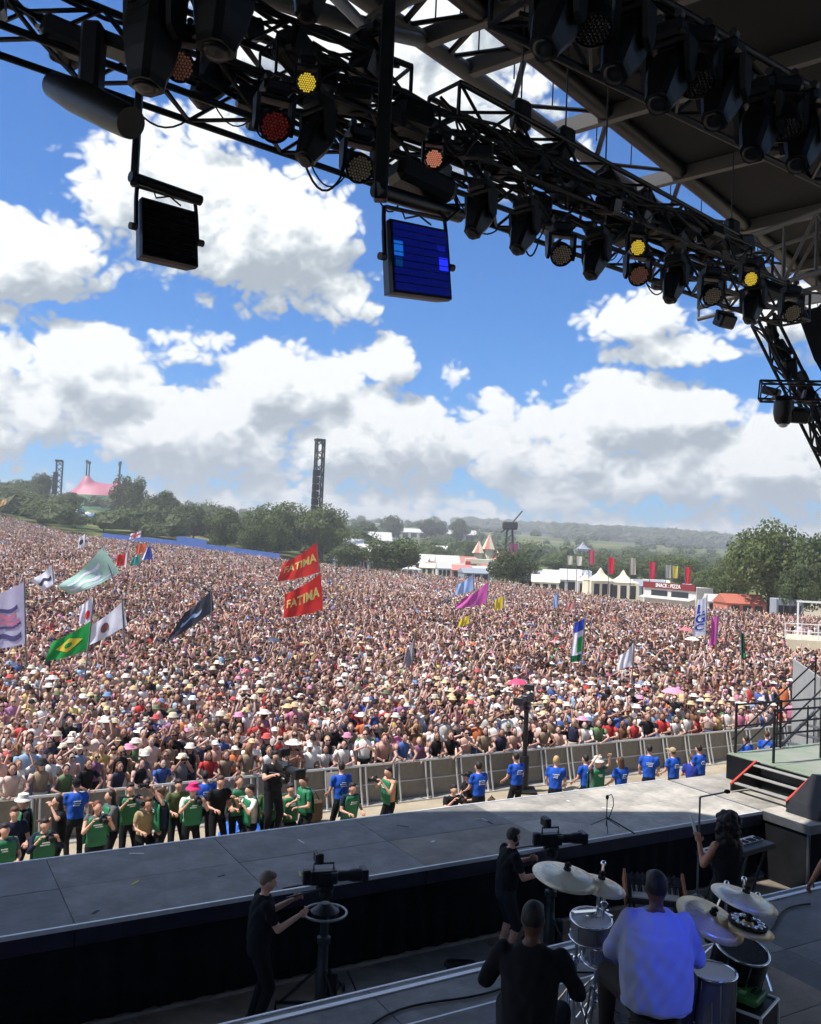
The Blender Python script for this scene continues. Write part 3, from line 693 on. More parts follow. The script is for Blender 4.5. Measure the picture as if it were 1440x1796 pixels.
# front row from left to right
for (px, py, lab) in ((556, 240, 'angular black spot between the red and the white faced lamps'), (843, 375, 'angular black spot just right of the blue faced panel'), (920, 405, 'second angular black spot right of the blue faced panel'),
                      (1046, 452, 'angular black spot right of the white faced wash lamp mid truss'), (1183, 496, 'angular black spot between the pink and the far white wash lamps'), (1321, 534, 'angular black spot second from the right end of the front truss')):
    place_spot(px, py, SS, 140, -62, lab=lab)
for (px, py, col, em, lab) in ((480, 218, REDC, .12, 'wash lamp with a dark red cell face on the front truss'), (628, 292, WARM, 0, 'wash lamp with pale cell face left of the thick post'), (983, 444, WARM, 0, 'wash lamp with pale cell face in the middle of the truss'),
                               (1118, 480, PINK, .05, 'wash lamp with pinkish cell face right of the middle'), (1247, 516, WARM, 0, 'pale faced wash lamp third from the right end'), (1387, 546, WARM, 0, 'pale faced wash lamp at the right end of the front truss')):
    place_wash(px, py, SS, 205 if px < 700 else 190, -38, col, em, lab)
for (px, py, s_, col, em, lab) in ((538, 146, .42, YEL, .45, 'glowing yellow lamp above the red faced wash lamp'), (1116, 434, .5, YEL, .45, 'glowing yellow lamp above the pink faced wash lamp'), (1314, 489, .5, YEL, .45, 'glowing yellow lamp near the right end of the truss'), (760, 279, .45, (230, 150, 120), .4, 'small peach coloured lamp right of the thick post')):
    place_wash(px, py, s_, 190, -20, col, em, lab, TZ + .05, .9)
place_wash(316, 115, .62, 190, -32, PINK, .05, 'wash lamp with pinkish cells half hidden behind big left spot', TZ - .1)
# big near lamps at upper left
place_spot(270, 55, 1.05, 150, -84, lab='large black spot pointing straight down at upper left', long=1.1, dep=7.0)
place_spot(395, -15, 1.15, 150, -82, lab='largest black spot at the top left edge', long=1.1, dep=7.0)
place_spot(378, 135, .85, 140, -60, lab='angular black spot right below the largest spot', dep=8.6)
place_spot(545, -25, .85, 160, -80, lab='black spot cut by the top edge near the centre', dep=8.6)
place_spot(652, 110, .8, 140, 40, lab='black spot turned up above the truss left of the post', dep=9.6)
# the long cylinder lamp at far left
cy = thing('follow_spot', 'long black cylinder lamp on an arm at upper left', 'stage lamp', at_depth(120, 62, 7.4), 0, 'profile spot lamps on the rig')
o_ = np.array(cy.location)
def cyl(p): return at_depth(*p) - o_
a = cyl((92, 148, 7.3)); b = cyl((230, 216, 6.7)); dd = (b - a) / np.linalg.norm(b - a)
mb = MB(); F_ = frame(dd); L_ = np.linalg.norm(b - a); rings = []
t_ = np.arange(20) / 20 * 2 * math.pi
for (s_, r_) in ((0, .07), (.03, .11), (.3, .138), (.75, .135), (.97, .125), (1.0, .12), (1.0, .1)): rings.append(a + dd * L_ * s_ + np.outer(np.cos(t_), F_[:, 0]) * r_ + np.outer(np.sin(t_), F_[:, 2]) * r_)
mb.loft(rings); mb.build('head', M_fix, cy, smooth='auto')
mb = MB(); mb.box(cyl((112, 66, 7.4)), (.36, .3, .2), rotM(0, rad(12), rad(20)), bevel=.04); mb.box(cyl((190, 78, 7.3)), (.36, .26, .12), rotM(0, rad(10), rad(20)), bevel=.03); mb.build('base', M_fix2, cy)
mb = MB(); pA = cyl((165, 75, 7.3)); pB = cyl((158, 165, 7.05)); mb.box((pA + pB) / 2, (.17, .2, np.linalg.norm(pA - pB) + .1), bevel=.03); mb.build('yoke', M_fix, cy)
mb = MB(); mb.box(cyl((85, 50, 7.35)), (.22, .02, .035), rotM(0, rad(8), 0)); mb.build('status_strip', M_white, cy)
# rear row (upper right)
for (px, py, lab) in ((978, 35, 'black spot at left end of the rear truss near top edge'), (1098, 80, 'black spot second along the rear truss'), (1172, 135, 'black spot third along the rear truss, over the wide purlin'),
                      (1268, 165, 'black spot fourth along the rear truss'), (1332, 225, 'black spot fifth along the rear truss'), (1410, 245, 'black spot cut by the right edge of the picture')):
    place_spot(px, py, .76, 140, -60, lab=lab)
for (px, py, lab) in ((1040, 40, 'dark round lamp between the first two rear spots'), (1222, 135, 'dark round lamp between the third and fourth rear spots'), (1375, 215, 'dark round lamp near the right end of the rear truss')):
    place_wash(px, py, .7, 178, -70, (40, 40, 46), 0, lab)
# small box lamps
def box_lamp(px, py, dep, lab, s_=1.0, rz=.5):
    r_ = thing('box_lamp', lab, 'stage lamp', at_depth(px, py, dep), rz, 'small box lamps')
    mb = MB(); mb.box((0, 0, -.12 * s_), (.3 * s_, .2 * s_, .2 * s_), rotM(.5, 0, 0), bevel=.03); mb.build('body', M_fix, r_)
    mb = MB(); mb.box((0, .0, 0), (.34 * s_, .03 * s_, .03 * s_)); mb.box((-.17 * s_, 0, -.06 * s_), (.02 * s_, .03 * s_, .14 * s_)); mb.box((.17 * s_, 0, -.06 * s_), (.02 * s_, .03 * s_, .14 * s_)); mb.build('bracket', M_fix2, r_)
box_lamp(1272, 548, 14.2, 'small black box lamp under the truss near right end', 1.1); box_lamp(1155, 490, 13.4, 'tiny black box lamp beside the pink wash lamp', .7); box_lamp(820, 245, 10.4, 'black box lamp by the hanging cable loop', 1.0)
box_lamp(1400, 715, 16, 'small black box lamp on the low right truss', 1.2, .2)
ml = thing('profile_spot', 'black lamp with round bright lens under the low right truss', 'stage lamp', at_depth(1375, 700, 16), 0, 'profile spot lamps on the rig')
mb = MB(); mb.lathe([(.12, 0), (.17, -.05), (.18, -.25), (.15, -.4), (.1, -.46)], 16); mb.build('head', M_fix, ml, smooth='auto')
mb = MB(); mb.ball((0, 0, -.45), (.09, .09, .07)); mb.build('lens', smat('pale_lens', (190, 200, 205), rough=.1, var=.1, spec=1), ml, smooth=True)
mb = MB(); mb.box((0, 0, .02), (.4, .2, .06), bevel=.02); mb.build('yoke', M_fix, ml)

# ---- hanging posts with flood panels
def flood(name, label, post_px, top_y, bot, dep, bar, panel, face_col, tilt_m, extra=False):
    p0 = at_depth(post_px[0], -60, dep); p1 = at_depth(bot[0], bot[1], dep); p1 = np.array([p0[0] * .0 + p1[0], p1[1], p1[2]])
    root = thing(name, label, 'flood lamp', p1, 0, 'flood panels hanging on posts'); o = p1
    w_ = .075 if extra else .04
    mb = MB(); mb.box(np.array([0, 0, 1.6]), (w_ * 1.6, w_ * 1.6, 3.4), bevel=.01); mb.build('post', M_fix, root)
    ba = np.array([0, 0, -.02]) ; bb = at_depth(bar[0], bar[1], dep + bar[2]) - o
    stick('boom', ba - (bb - ba) * .06, bb, .05 if not extra else .07, M_fix, root, 10)
    c = [at_depth(x, y, d_) - o for (x, y, d_) in panel]; c[2] = c[1] + c[3] - c[0]
    #           # corners tl, tr, br, bl of the front face
    nrm = np.cross(c[1] - c[0], c[3] - c[0]); nrm = nrm / np.linalg.norm(nrm)
    if nrm @ (EYE - (o + c[0])) < 0: nrm = -nrm
    ctr = sum(c) / 4; bkc = [ctr + (q - ctr) * .9 - nrm * .16 for q in c]; mid = [q - nrm * .05 for q in c]
    mb = MB(); mb.loft([np.array(c), np.array(mid), np.array(bkc)]); mb.build('housing', M_fix, root)
    inn = [ctr + (q - ctr) * .93 + nrm * .004 for q in c]; mb = MB(); mb.quad(*inn); fo = mb.build('face', face_col, root)
    for q in (0, 1):
        e = c[q]; up_ = (c[0] - c[3]) / np.linalg.norm(c[0] - c[3]); side = (c[1] - c[0]) / np.linalg.norm(c[1] - c[0]) * (1 if q else -1)
        pv = (c[q] + c[3 - q]) / 2 + side * .035 - nrm * .05; tp = c[q] + up_ * .14 + side * .02 - nrm * .05
        mb = MB(); mb.path([pv, c[q] + side * .03 - nrm * .05, tp], .02, 6); mb.build('bracket_arm', M_fix, root)
        mb = MB(); mb.tube(pv, pv + side * .06, .035, n=8); mb.build('knob', M_fix2, root)
    up_ = (c[0] - c[3]) / np.linalg.norm(c[0] - c[3]); stick('bracket_bar', c[0] + up_ * .14 - nrm * .05, c[1] + up_ * .14 - nrm * .05, .02, M_fix, root)
    mb = MB(); m_ = (c[0] + c[1]) / 2; mb.path([c[0] * .8 + c[1] * .2 + up_ * .12, m_ * .5 + c[0] * .5 + up_ * .03, m_ + up_ * .09, m_ * .6 + c[1] * .4 + up_ * .02], .009, 5); mb.build('cable', M_blk, root)
    return root, c, inn, nrm
M_face = smat('dark_flood_glass', (14, 14, 17), rough=.25, var=.2)
def blue_face():
    m = bpy.data.materials.new('blue_flood_face'); m.use_nodes = True; p = m.node_tree.nodes['Principled BSDF']
    p.inputs['Base Color'].default_value = (.01, .012, .05, 1); p.inputs['Roughness'].default_value = .2
    p.inputs['Emission Color'].default_value = (.004, .012, .26, 1); p.inputs['Emission Strength'].default_value = .28
    return m
fa = flood('flood_lamp', 'black flood panel hanging from a thin post against white cloud', (243, 0), 0, (236, 308), 8.0, (352, 352, .5), [(249, 345, 8.05), (345, 372, 8.5), (346, 470, 8.35), (250, 446, 7.9)], M_face, 0)
fbk = flood('flood_lamp', 'flood panel with deep blue face hanging from the thick post', (685, 0), 0, (668, 332), 7.6, (806, 378, .8), [(684, 383, 7.6), (785, 404, 8.1), (789, 536, 7.95), (690, 512, 7.45)], blue_face(), 0, True)
c = fbk[2]; nrm = fbk[3]
def face_pt(s_, t_): return c[0] * (1 - s_) * (1 - t_) + c[1] * s_ * (1 - t_) + c[2] * s_ * t_ + c[3] * (1 - s_) * t_ + nrm * .004
for (s0, s1, t0, t1, colr, e) in ((.0, .16, .28, .5, (.01, .16, .75), .55), (.02, .14, .53, .66, (.0, .05, .2), .5), (.82, .99, .42, .62, (.015, .03, 1.0), .95), (.8, .95, .24, .34, (.005, .01, .3), .6)):
    mb = MB(); mb.quad(face_pt(s0, t0), face_pt(s1, t0), face_pt(s1, t1), face_pt(s0, t1)); m_ = mat('lit_cell_%d' % (s0 * 100 + t0 * 1000), (.01, .02, .1), rough=.3, emit=colr, estr=e); mb.build('lit_cell', m_, fbk[0])
# hanging black truss box beneath the thick post
ub = thing('lamp_bracket_box', 'black bracket block clamped over the blue faced flood', 'bracket', at_depth(740, 330, 8.0), .5)
mb = MB(); mb.box((0, 0, .05), (.62, .3, .22), rotM(0, rad(9), 0), bevel=.05); mb.build('body', M_fix, ub)
mb = MB(); mb.path([(.3, 0, .1), (.42, .02, -.1), (.3, .03, -.22), (.1, 0, -.12)], .018, 6); mb.build('cable', M_blk, ub)
# cable loop beside the upper truss start
cl_ = thing('hanging_cable', 'black cable loop hanging between the two upper trusses', 'cable', pz(775, 240, TZ + .6)); o_ = np.array(cl_.location)
for k in range(2):
    mb = MB(); mb.path([at_depth(x, y + 5 * k, 9.3) - o_ for (x, y) in ((770, 185), (772, 215), (783, 248), (800, 268), (815, 266), (826, 250), (840, 235))], .016, 6); mb.build('cable', M_blk, cl_, smooth=True)

# louvres on the flood faces, drooping cables and safety wires along the front truss
for F in (fa, fbk):
    rt0, cc, inn_, nn = F
    for k in range(1, 9):
        t = k / 9; stick('louvre', inn_[0] * (1 - t) + inn_[3] * t + nn * .008, inn_[1] * (1 - t) + inn_[2] * t + nn * .008, .004, M_fix, rt0, 4)
rgl = random.Random(8); rootT, aT, dT, LT, rtT, upT = T1
for k in range(22):
    s_ = .8 + (LT - 1.4) * (k + rgl.random()) / 22; w_ = rgl.uniform(.25, .6); dr_ = rgl.uniform(.12, .34); o0 = -upT * .22 + rtT * rgl.choice([-.25, .25])
    mb = MB(); mb.path([dT * (s_ + w_ * t) + o0 - np.array([0, 0, dr_ * 4 * t * (1 - t)]) for t in np.linspace(0, 1, 9)], rgl.uniform(.007, .014), 5); mb.build('drooping_cable', M_blk, rootT, smooth=True)
# ------------------------------------------------------------------ crowd
SKIN, HAIR, TOP, BOT, HAT, DARK = range(6)
class PT(MB):
    def __init__(s): super().__init__(); s.r = []
    def reg(s, k): s.r += [k] * (len(s.f) - len(s.r)); return s
    def tris(s):
        V = np.vstack(s.v); F_ = []; R_ = []
        for f, k in zip(s.f, s.r):
            for i in range(1, len(f) - 1): F_.append((f[0], f[i], f[i + 1])); R_.append(k)
        return V, np.array(F_, np.int32), np.array(R_, np.int32)
def ering(c, rx, ry, n, ph=0.0):
    t = np.arange(n) / n * 2 * math.pi + ph; return np.stack([c[0] + rx * np.cos(t), c[1] + ry * np.sin(t), np.full(n, c[2])], 1)
def person_template(lod, pose, hat, hair, fem, sleeves, rng):
    m = PT(); n = (9, 6, 5)[lod]; w = .93 if fem else 1.05; lean = .10 if pose == 'barrier' else rng.uniform(-.02, .05)
    def L(z): return lean * max(0, z - .95) / .5
    if lod == 0:
        for sx_ in (-1, 1): m.path([(sx_ * .09, 0, .92), (sx_ * .1, .02, .5), (sx_ * .1, 0, .06)], [.088, .062, .045], 7)
        m.reg(BOT if rng.random() < .7 else SKIN)
        for sx_ in (-1, 1): m.box((sx_ * .1, .05, .04), (.09, .25, .08))
        m.reg(DARK)
        m.loft([ering((0, L(z), z), rx * w, ry, n) for z, rx, ry in ((.86, .155, .11), (.98, .165, .115), (1.04, .15, .105))]); m.reg(BOT)
        m.loft([ering((0, L(z), z), rx * w, ry, n) for z, rx, ry in ((1.02, .155, .11), (1.1, .148, .108), (1.22, .165, .118), (1.34, .185, .118), (1.41, .178, .1), (1.45, .12, .085), (1.475, .065, .065))]); m.reg(TOP)
        m.path([(0, L(1.45), 1.44), (0, L(1.5) + .012, 1.55)], [.055, .05], 7); m.reg(SKIN)
    elif lod == 1:
        m.loft([ering((0, L(z), z), rx * w, ry, n) for z, rx, ry in ((.75, .16, .12), (1.0, .16, .115), (1.25, .17, .12), (1.4, .185, .11), (1.47, .06, .06))], caps=False); m.reg(TOP)
    else:
        m.loft([ering((0, L(z), z), rx * w, ry, n) for z, rx, ry in ((.9, .17, .13), (1.36, .19, .12), (1.48, .06, .06))], caps=False); m.reg(TOP)
    hc = np.array([0, L(1.6) + .03, 1.605])
    sh = [np.array([sx_ * .185 * w, L(1.4), 1.40]) for sx_ in (-1, 1)]
    def arm(i, el, wr):
        s0 = sh[i]; k = (6, 4, 3)[lod]
        mid = s0 + (el - s0) * .55
        if lod == 0:
            m.path([s0 + np.array([0, 0, .01]), mid], [.062, .052], k); m.reg(TOP if sleeves else SKIN)
            m.path([s0, el, wr], [.048, .04, .028], k); m.ball(wr + (wr - el) * .22, (.034, .034, .05), 6, 4); m.reg(SKIN)
        else:
            m.path([s0, el, wr + (wr - el) * .3], [.055, .045, .036], k); m.reg(SKIN)
    for i, sx_ in enumerate((-1, 1)):
        j = lambda: rng.uniform(-.04, .04)
        if pose == 'down': arm(i, sh[i] + np.array([sx_ * .06 + j(), -.02, -.29]), sh[i] + np.array([sx_ * .04 + j(), .1, -.52]))
        elif pose == 'barrier': arm(i, sh[i] + np.array([sx_ * .12, .18, -.22]), np.array([sx_ * rng.uniform(.04, .22), .46, 1.1 + j()]))
        elif pose == 'up': arm(i, sh[i] + np.array([sx_ * .14 + j(), .06, .2]), sh[i] + np.array([sx_ * .05 + j(), .08, .5]))
        elif pose == 'oneup':
            if i: arm(i, sh[i] + np.array([.1, .1, .2 + j()]), sh[i] + np.array([.04, .15, .48]))
            else: arm(i, sh[i] + np.array([-.06, 0, -.29]), sh[i] + np.array([-.02, .16, -.46]))
        elif pose == 'clap': arm(i, sh[i] + np.array([sx_ * .07, .16, -.18]), np.array([sx_ * .05, .36, 1.38 + j()]))
        elif pose == 'phone': arm(i, sh[i] + np.array([sx_ * .06, .17, -.1]), np.array([sx_ * .06, .30, 1.62]))
        elif pose == 'shade': 
            if i: arm(i, sh[i] + np.array([.2, .06, .04]), np.array([.1, .14, 1.66]))
            else: arm(i, sh[i] + np.array([-.08, .02, -.28]), sh[i] + np.array([.0, .2, -.34]))
    if pose == 'phone' and lod == 0: m.box((0, .34, 1.66), (.15, .012, .075)); m.reg(DARK)
    if lod == 0:
        m.ball(hc, (.074, .092, .115), 10, 8); m.box(hc + np.array([0, .095, -.015]), (.022, .03, .045)); m.reg(SKIN)
        for sx_ in (-1, 1): m.box(hc + np.array([sx_ * .077, 0, -.01]), (.014, .03, .05))
        m.reg(SKIN)
        if rng.random() < .4: m.box(hc + np.array([0, .082, .018]), (.125, .022, .034)); m.reg(DARK)
        else:
            for sx_ in (-1, 1): m.box(hc + np.array([sx_ * .03, .084, .018]), (.022, .01, .012))
            m.reg(DARK)
        m.ball(hc + np.array([0, -.026, .024]), (.085, .088, .115), 10, 7)
        if hair == 'long':
            m.loft([ering(hc + np.array([0, y, z]), rx, ry, 8) for y, z, rx, ry in ((-.03, .02, .09, .075), (-.05, -.1, .098, .06), (-.075, -.24, .1, .05), (-.08, -.34, .06, .03))])
        m.reg(HAIR)
        if hat == 'bucket': m.lathe([(.155, .03), (.15, .04), (.102, .075), (.092, .135), (.06, .145), (.0, .148)], 10, hc + np.array([0, -.005, 0])); m.reg(HAT)
        elif hat == 'straw': m.lathe([(.215, .05), (.21, .06), (.105, .07), (.098, .14), (.06, .155), (0, .157)], 12, hc + np.array([0, -.005, 0])); m.reg(HAT)
        elif hat == 'cap': m.ball(hc + np.array([0, -.008, .045]), (.09, .104, .09), 10, 6); m.box(hc + np.array([0, .13, .06]), (.13, .12, .012)); m.reg(HAT)
    else:
        k = 6 if lod == 1 else 5
        m.loft([ering(hc + np.array([0, 0, z]), r_, r_ * 1.15, k) for z, r_ in ((-.13, .045), (-.06, .078), (.03, .085))], caps=False); m.reg(SKIN)
        # hair: back half shell and top
        top = [ering(hc + np.array([0, -.012, z]), r_, r_ * 1.12, k) for z, r_ in ((.02, .09), (.09, .075), (.125, .03))]
        m.loft(top); m.reg(HAT if hat else HAIR)
        if hair == 'long': m.loft([ering(hc + np.array([0, -.055, z]), r_, r_ * .55, k) for z, r_ in ((.05, .085), (-.1, .1), (-.26, .085))], caps=False); m.reg(HAIR)
        else: m.loft([ering(hc + np.array([0, -.04, z]), r_, r_ * .8, 4) for z, r_ in ((.05, .08), (-.07, .075))], caps=False); m.reg(HAIR)
        if hat in ('bucket', 'straw'): m.loft([ering(hc + np.array([0, 0, .03]), .165 if hat == 'bucket' else .2, .17 if hat == 'bucket' else .2, 7), ering(hc + np.array([0, 0, .06]), .09, .09, 7)], caps=False); m.reg(HAT)
    return m.tris()
prg = random.Random(11)
POSES = ['down', 'down', 'clap', 'up', 'oneup', 'phone', 'shade']
def rand_tmpl(lod, pose=None):
    pose = pose or prg.choices(['down', 'clap', 'up', 'oneup', 'phone', 'shade'], [5, 1.4, .8, 1.2, .9, .9])[0]
    fem = prg.random() < .6
    hat = prg.choices([None, 'bucket', 'straw', 'cap'], [8, 1.3, .45, 1.2] if lod == 0 else [9, .6, .22, .7])[0]
    return person_template(lod, pose, hat, 'long' if fem and prg.random() < .75 else 'short', fem, prg.random() < (.35 if fem else .75), prg), dict(pose=pose, hat=hat, fem=fem)
PAL_TOP = [((238, 236, 232), 'white', 34), ((24, 24, 28), 'black', 26), ((226, 200, 190), 'pale pink', 10), ((195, 62, 62), 'red', 6), ((214, 130, 160), 'pink', 4), ((70, 100, 170), 'blue', 7), ((150, 180, 215), 'light blue', 6), ((160, 140, 120), 'tan', 9),
           ((120, 120, 125), 'grey', 8), ((45, 50, 75), 'navy', 8), ((215, 190, 120), 'yellow', 3), ((110, 140, 100), 'green', 4), ((150, 105, 140), 'mauve', 4), ((220, 125, 80), 'orange', 4), ((200, 175, 150), 'beige', 9)]
PAL_SKIN = [(218, 178, 164), (208, 164, 150), (192, 148, 132), (226, 192, 180), (178, 134, 118), (140, 98, 78), (96, 66, 52)]
W_SKIN = [5, 5, 4, 4, 2.5, 1, .8]
PAL_HAIR = [(38, 27, 22), (62, 42, 30), (92, 64, 42), (150, 112, 70), (190, 152, 100), (24, 20, 20), (120, 70, 45)]
W_HAIR = [5, 5, 4, 2.4, 1.8, 4, 1]
PAL_HAT = [((236, 230, 218), 'white', 6), ((214, 190, 146), 'straw coloured', 5), ((30, 30, 34), 'black', 3), ((205, 196, 176), 'cream', 4), ((200, 90, 90), 'red', 1), ((120, 150, 190), 'blue', 1), ((225, 150, 180), 'pink', 1), ((110, 120, 90), 'olive', 1)]
PAL_BOT = [(50, 60, 85), (30, 30, 34), (200, 190, 170), (90, 105, 135), (225, 220, 215)]
def pick_colors(n, rng):
    wt_ = np.array([p[2] for p in PAL_TOP], float); ti = rng.choice(len(PAL_TOP), n, p=wt_ / wt_.sum()); wh = np.array([p[2] for p in PAL_HAT], float); hi = rng.choice(len(PAL_HAT), n, p=wh / wh.sum())
    C = np.zeros((n, 6, 3)); lin = lambda L: np.array([s2l(c) for c in L])
    ws = np.array(W_SKIN); wr = np.array(W_HAIR)
    C[:, SKIN] = lin(PAL_SKIN)[rng.choice(len(PAL_SKIN), n, p=ws / ws.sum())]; C[:, HAIR] = lin(PAL_HAIR)[rng.choice(len(PAL_HAIR), n, p=wr / wr.sum())]
    C[:, TOP] = lin([p[0] for p in PAL_TOP])[ti]; C[:, HAT] = lin([p[0] for p in PAL_HAT])[hi]; C[:, BOT] = lin(PAL_BOT)[rng.integers(0, len(PAL_BOT), n)]
    bare = rng.random(n) < .16; C[bare, TOP] = C[bare, SKIN] * .95
    C[:, SKIN] *= .92; C[:, DARK] = .02
    C *= rng.uniform(.82, 1.12, (n, 6, 1)); C = np.clip(C, 0, .85)
    return C, ti, hi, bare
def tri_mesh(name, V, F_, colr):
    me = bpy.data.meshes.new(name); nv, nf = len(V), len(F_)
    me.vertices.add(nv); me.vertices.foreach_set('co', V.astype(np.float32).ravel())
    me.loops.add(nf * 3); me.loops.foreach_set('vertex_index', F_.astype(np.int32).ravel())
    me.polygons.add(nf); me.polygons.foreach_set('loop_start', np.arange(0, nf * 3, 3, dtype=np.int32)); me.polygons.foreach_set('loop_total', np.full(nf, 3, np.int32))
    at = me.attributes.new('col', 'FLOAT_COLOR', 'FACE'); c4 = np.ones((nf, 4), np.float32); c4[:, :3] = colr; at.data.foreach_set('color', c4.ravel())
    me.update(calc_edges=True); me.polygons.foreach_set('use_smooth', np.ones(nf, bool)); return me
def people_material():
    m = bpy.data.materials.new('people_clothes_and_skin'); m.use_nodes = True; t = NT(m.node_tree); p = m.node_tree.nodes['Principled BSDF']
    a = t.n('ShaderNodeAttribute'); a.attribute_name = 'col'; gp = t.n('ShaderNodeNewGeometry').outputs['Position']
    nz = t.noise(gp, 9, 4, .6); f_ = t.m('ADD', t.m('MULTIPLY', nz, .5), .75)
    t.lk(t.mix(1.0, a.outputs['Color'], f_, 'MULTIPLY'), p.inputs['Base Color']); p.inputs['Roughness'].default_value = .75; p.inputs['Specular IOR Level'].default_value = .25
    return m
M_people = people_material()
def yaw_to(d): return math.atan2(-d[0], d[1])       # rotation that turns +Y to direction d
STAGE_C = SV(6.0, 6.0, 0)
def visible(x, y, z, mx=60, my=60):
    q = np.stack([x, y, z], -1) - EYE; wv = q @ FW; px = 720 + FPX * (q @ RT) / wv; py = 898 - FPX * (q @ UP) / wv
    return (wv > 1) & (px > -mx) & (px < 1440 + mx) & (py > -my) & (py < 1796 + my)
BARV = 21.0
# ---- single persons: the nearest rows behind the barrier
crng = np.random.default_rng(5); people = []
ordn = lambda k: '%d%s' % (k, 'th' if 10 <= k % 100 <= 20 else {1: 'st', 2: 'nd', 3: 'rd'}.get(k % 10, 'th'))
ROWN = ['front', 'second', 'third', 'fourth', 'fifth', 'sixth', 'seventh', 'eighth']
near_t = {p: [rand_tmpl(0, p) for _ in range(5 if p in ('down', 'barrier') else 3)] for p in ('barrier', 'down', 'clap', 'up', 'oneup', 'phone', 'shade')}
count = 0; row_end_v = BARV + .4
for row in range(8):
    v_ = BARV + .42 + row * .58; us = np.arange(-3.0 + (row % 2) * .27, 29, .55); cand = []
    for u_ in us:
        p = SV(u_ + crng.uniform(-.1, .1), v_ + (crng.uniform(-.14, .14) if row else crng.uniform(-.04, .04)), 0)
        if visible(p[0], p[1], 1.55, 5, 5): cand.append(p)
    if count + len(cand) > 300: break
    row_end_v = v_ + .35; count += len(cand)
    Cc, ti, hi, bare = pick_colors(len(cand), crng)
    cand.sort(key=lambda p: p[0] / p[1])
    for k, p in enumerate(cand):
        pose = crng.choice(['barrier', 'clap', 'down', 'phone', 'oneup'], p=[.72, .08, .1, .06, .04]) if row == 0 else crng.choice(['down', 'clap', 'up', 'oneup', 'phone', 'shade'], p=[.5, .12, .07, .12, .1, .09])
        tl = near_t[str(pose)]; (V, F_, R_), inf = tl[int(crng.integers(len(tl)))]
        s_ = crng.uniform(.93, 1.07) * (.95 if inf['fem'] else 1.03); w_ = crng.uniform(.95, 1.12)
        me = tri_mesh('person', V * np.array([s_ * w_, s_ * w_, s_]), F_, Cc[k][R_])
        me.materials.append(M_people); o = link('person', me, None, None, tuple(p)); d = STAGE_C - p; o.rotation_euler = (0, 0, yaw_to(d) + crng.uniform(-.25, .25))
        what = 'bare shouldered' if bare[k] else PAL_TOP[ti[k]][1] + ' top'
        desc = ('person ' + ('with ' if bare[k] else 'in ') + ('bare shoulders' if bare[k] else what)) + ((' and %s %s' % (PAL_HAT[hi[k]][1], {'bucket': 'bucket hat', 'straw': 'brimmed hat', 'cap': 'cap'}[inf['hat']])) if inf['hat'] else '')
        tag(o, '%s, %s from left in %s row' % (desc, ordn(k + 1), ROWN[row]), 'person', 'people in the front rows behind the barrier')
# ---- the mass of the crowd
def keep_out(x, y):
    """places inside the arena where nobody stands: walkway and platform at right, stalls and sound desk"""
    uu = x * UD[0] + y * UD[1]; bad = (x > .41 * y + .3) & (y < 31)
    bad |= (x / y > .425) & (y >= 56) & (y < 76)
    lim = interp(x / y, [-.6, -.46, -.38, -.25, -.12, 0, .1, .2, .25, .32, .4, .46], [240, 230, 185, 166, 156, 166, 150, 122, 110, 104, 98, 94])
    return bad | (y > lim)
def crowd_points(y0, y1, s_, rng):
    ys = np.arange(y0, y1, s_); P = []
    for i, y in enumerate(ys):
        xs = np.arange(-.55 * y - 3, .55 * y + 3, s_) + (i % 2) * s_ / 2
        P.append(np.stack([xs + rng.uniform(-.28, .28, len(xs)) * s_, y + rng.uniform(-.28, .28, len(xs)) * s_], 1))
    P = np.vstack(P); vv = P[:, 0] * VD[0] + P[:, 1] * VD[1]
    z = ground_z(P[:, 0], P[:, 1])
    k = (vv > row_end_v + .12) & visible(P[:, 0], P[:, 1], z + 1.5, 25, 25) & ~keep_out(P[:, 0], P[:, 1])
    return np.column_stack([P[k], z[k]])
def crowd_mass(name, label, pts, lod, ntpl, rng):
    tl = [rand_tmpl(lod) for _ in range(ntpl)]; which = rng.integers(0, ntpl, len(pts)); Cc, _, _, _ = pick_colors(len(pts), rng)
    X_, Y_ = pts[:, 0], pts[:, 1]; cl = np.sin(X_ * .31 + 2 * np.sin(Y_ * .17)) + np.sin(Y_ * .43 - X_ * .21 + 1.7) + .7 * np.sin(X_ * .93 + Y_ * .71)
    Cc[:, TOP] *= (1 + .22 * cl)[:, None]; Cc = np.clip(Cc, .008, .8)      # groups of friends dress alike
    AV, AF, AC = [], [], []; off = 0
    for k in range(ntpl):
        idx = np.where(which == k)[0]
        if not len(idx): continue
        V, F_, R_ = tl[k][0]; n = len(idx); s_ = rng.uniform(.86, 1.06, n) * (1.0, .95, .9)[lod]; w_ = rng.uniform(.95, 1.15, n)
        d = STAGE_C[:2] - pts[idx, :2]; ya = np.arctan2(-d[:, 0], d[:, 1]) + rng.normal(0, .3, n); ca, sa = np.cos(ya), np.sin(ya)
        X = V[None, :, 0] * (s_ * w_)[:, None]; Y = V[None, :, 1] * (s_ * w_)[:, None]; Z = V[None, :, 2] * s_[:, None]
        W = np.stack([X * ca[:, None] - Y * sa[:, None] + pts[idx, 0:1], X * sa[:, None] + Y * ca[:, None] + pts[idx, 1:2], Z + pts[idx, 2:3]], -1)
        AV.append(W.reshape(-1, 3)); AF.append((F_[None] + (np.arange(n) * len(V))[:, None, None]).reshape(-1, 3) + off); off += n * len(V)
        AC.append(Cc[idx][:, R_].reshape(-1, 3))
    me = tri_mesh(name, np.vstack(AV), np.vstack(AF), np.vstack(AC)); me.materials.append(M_people); o = link(name, me)
    tag(o, label, 'crowd', None, 'stuff'); print(name, len(pts), 'people', len(me.polygons), 'tris'); return o
r1 = np.random.default_rng(21)
a_ = crowd_points(20, 60, .56, r1); d_ = np.linalg.norm(a_[:, :2], axis=1)
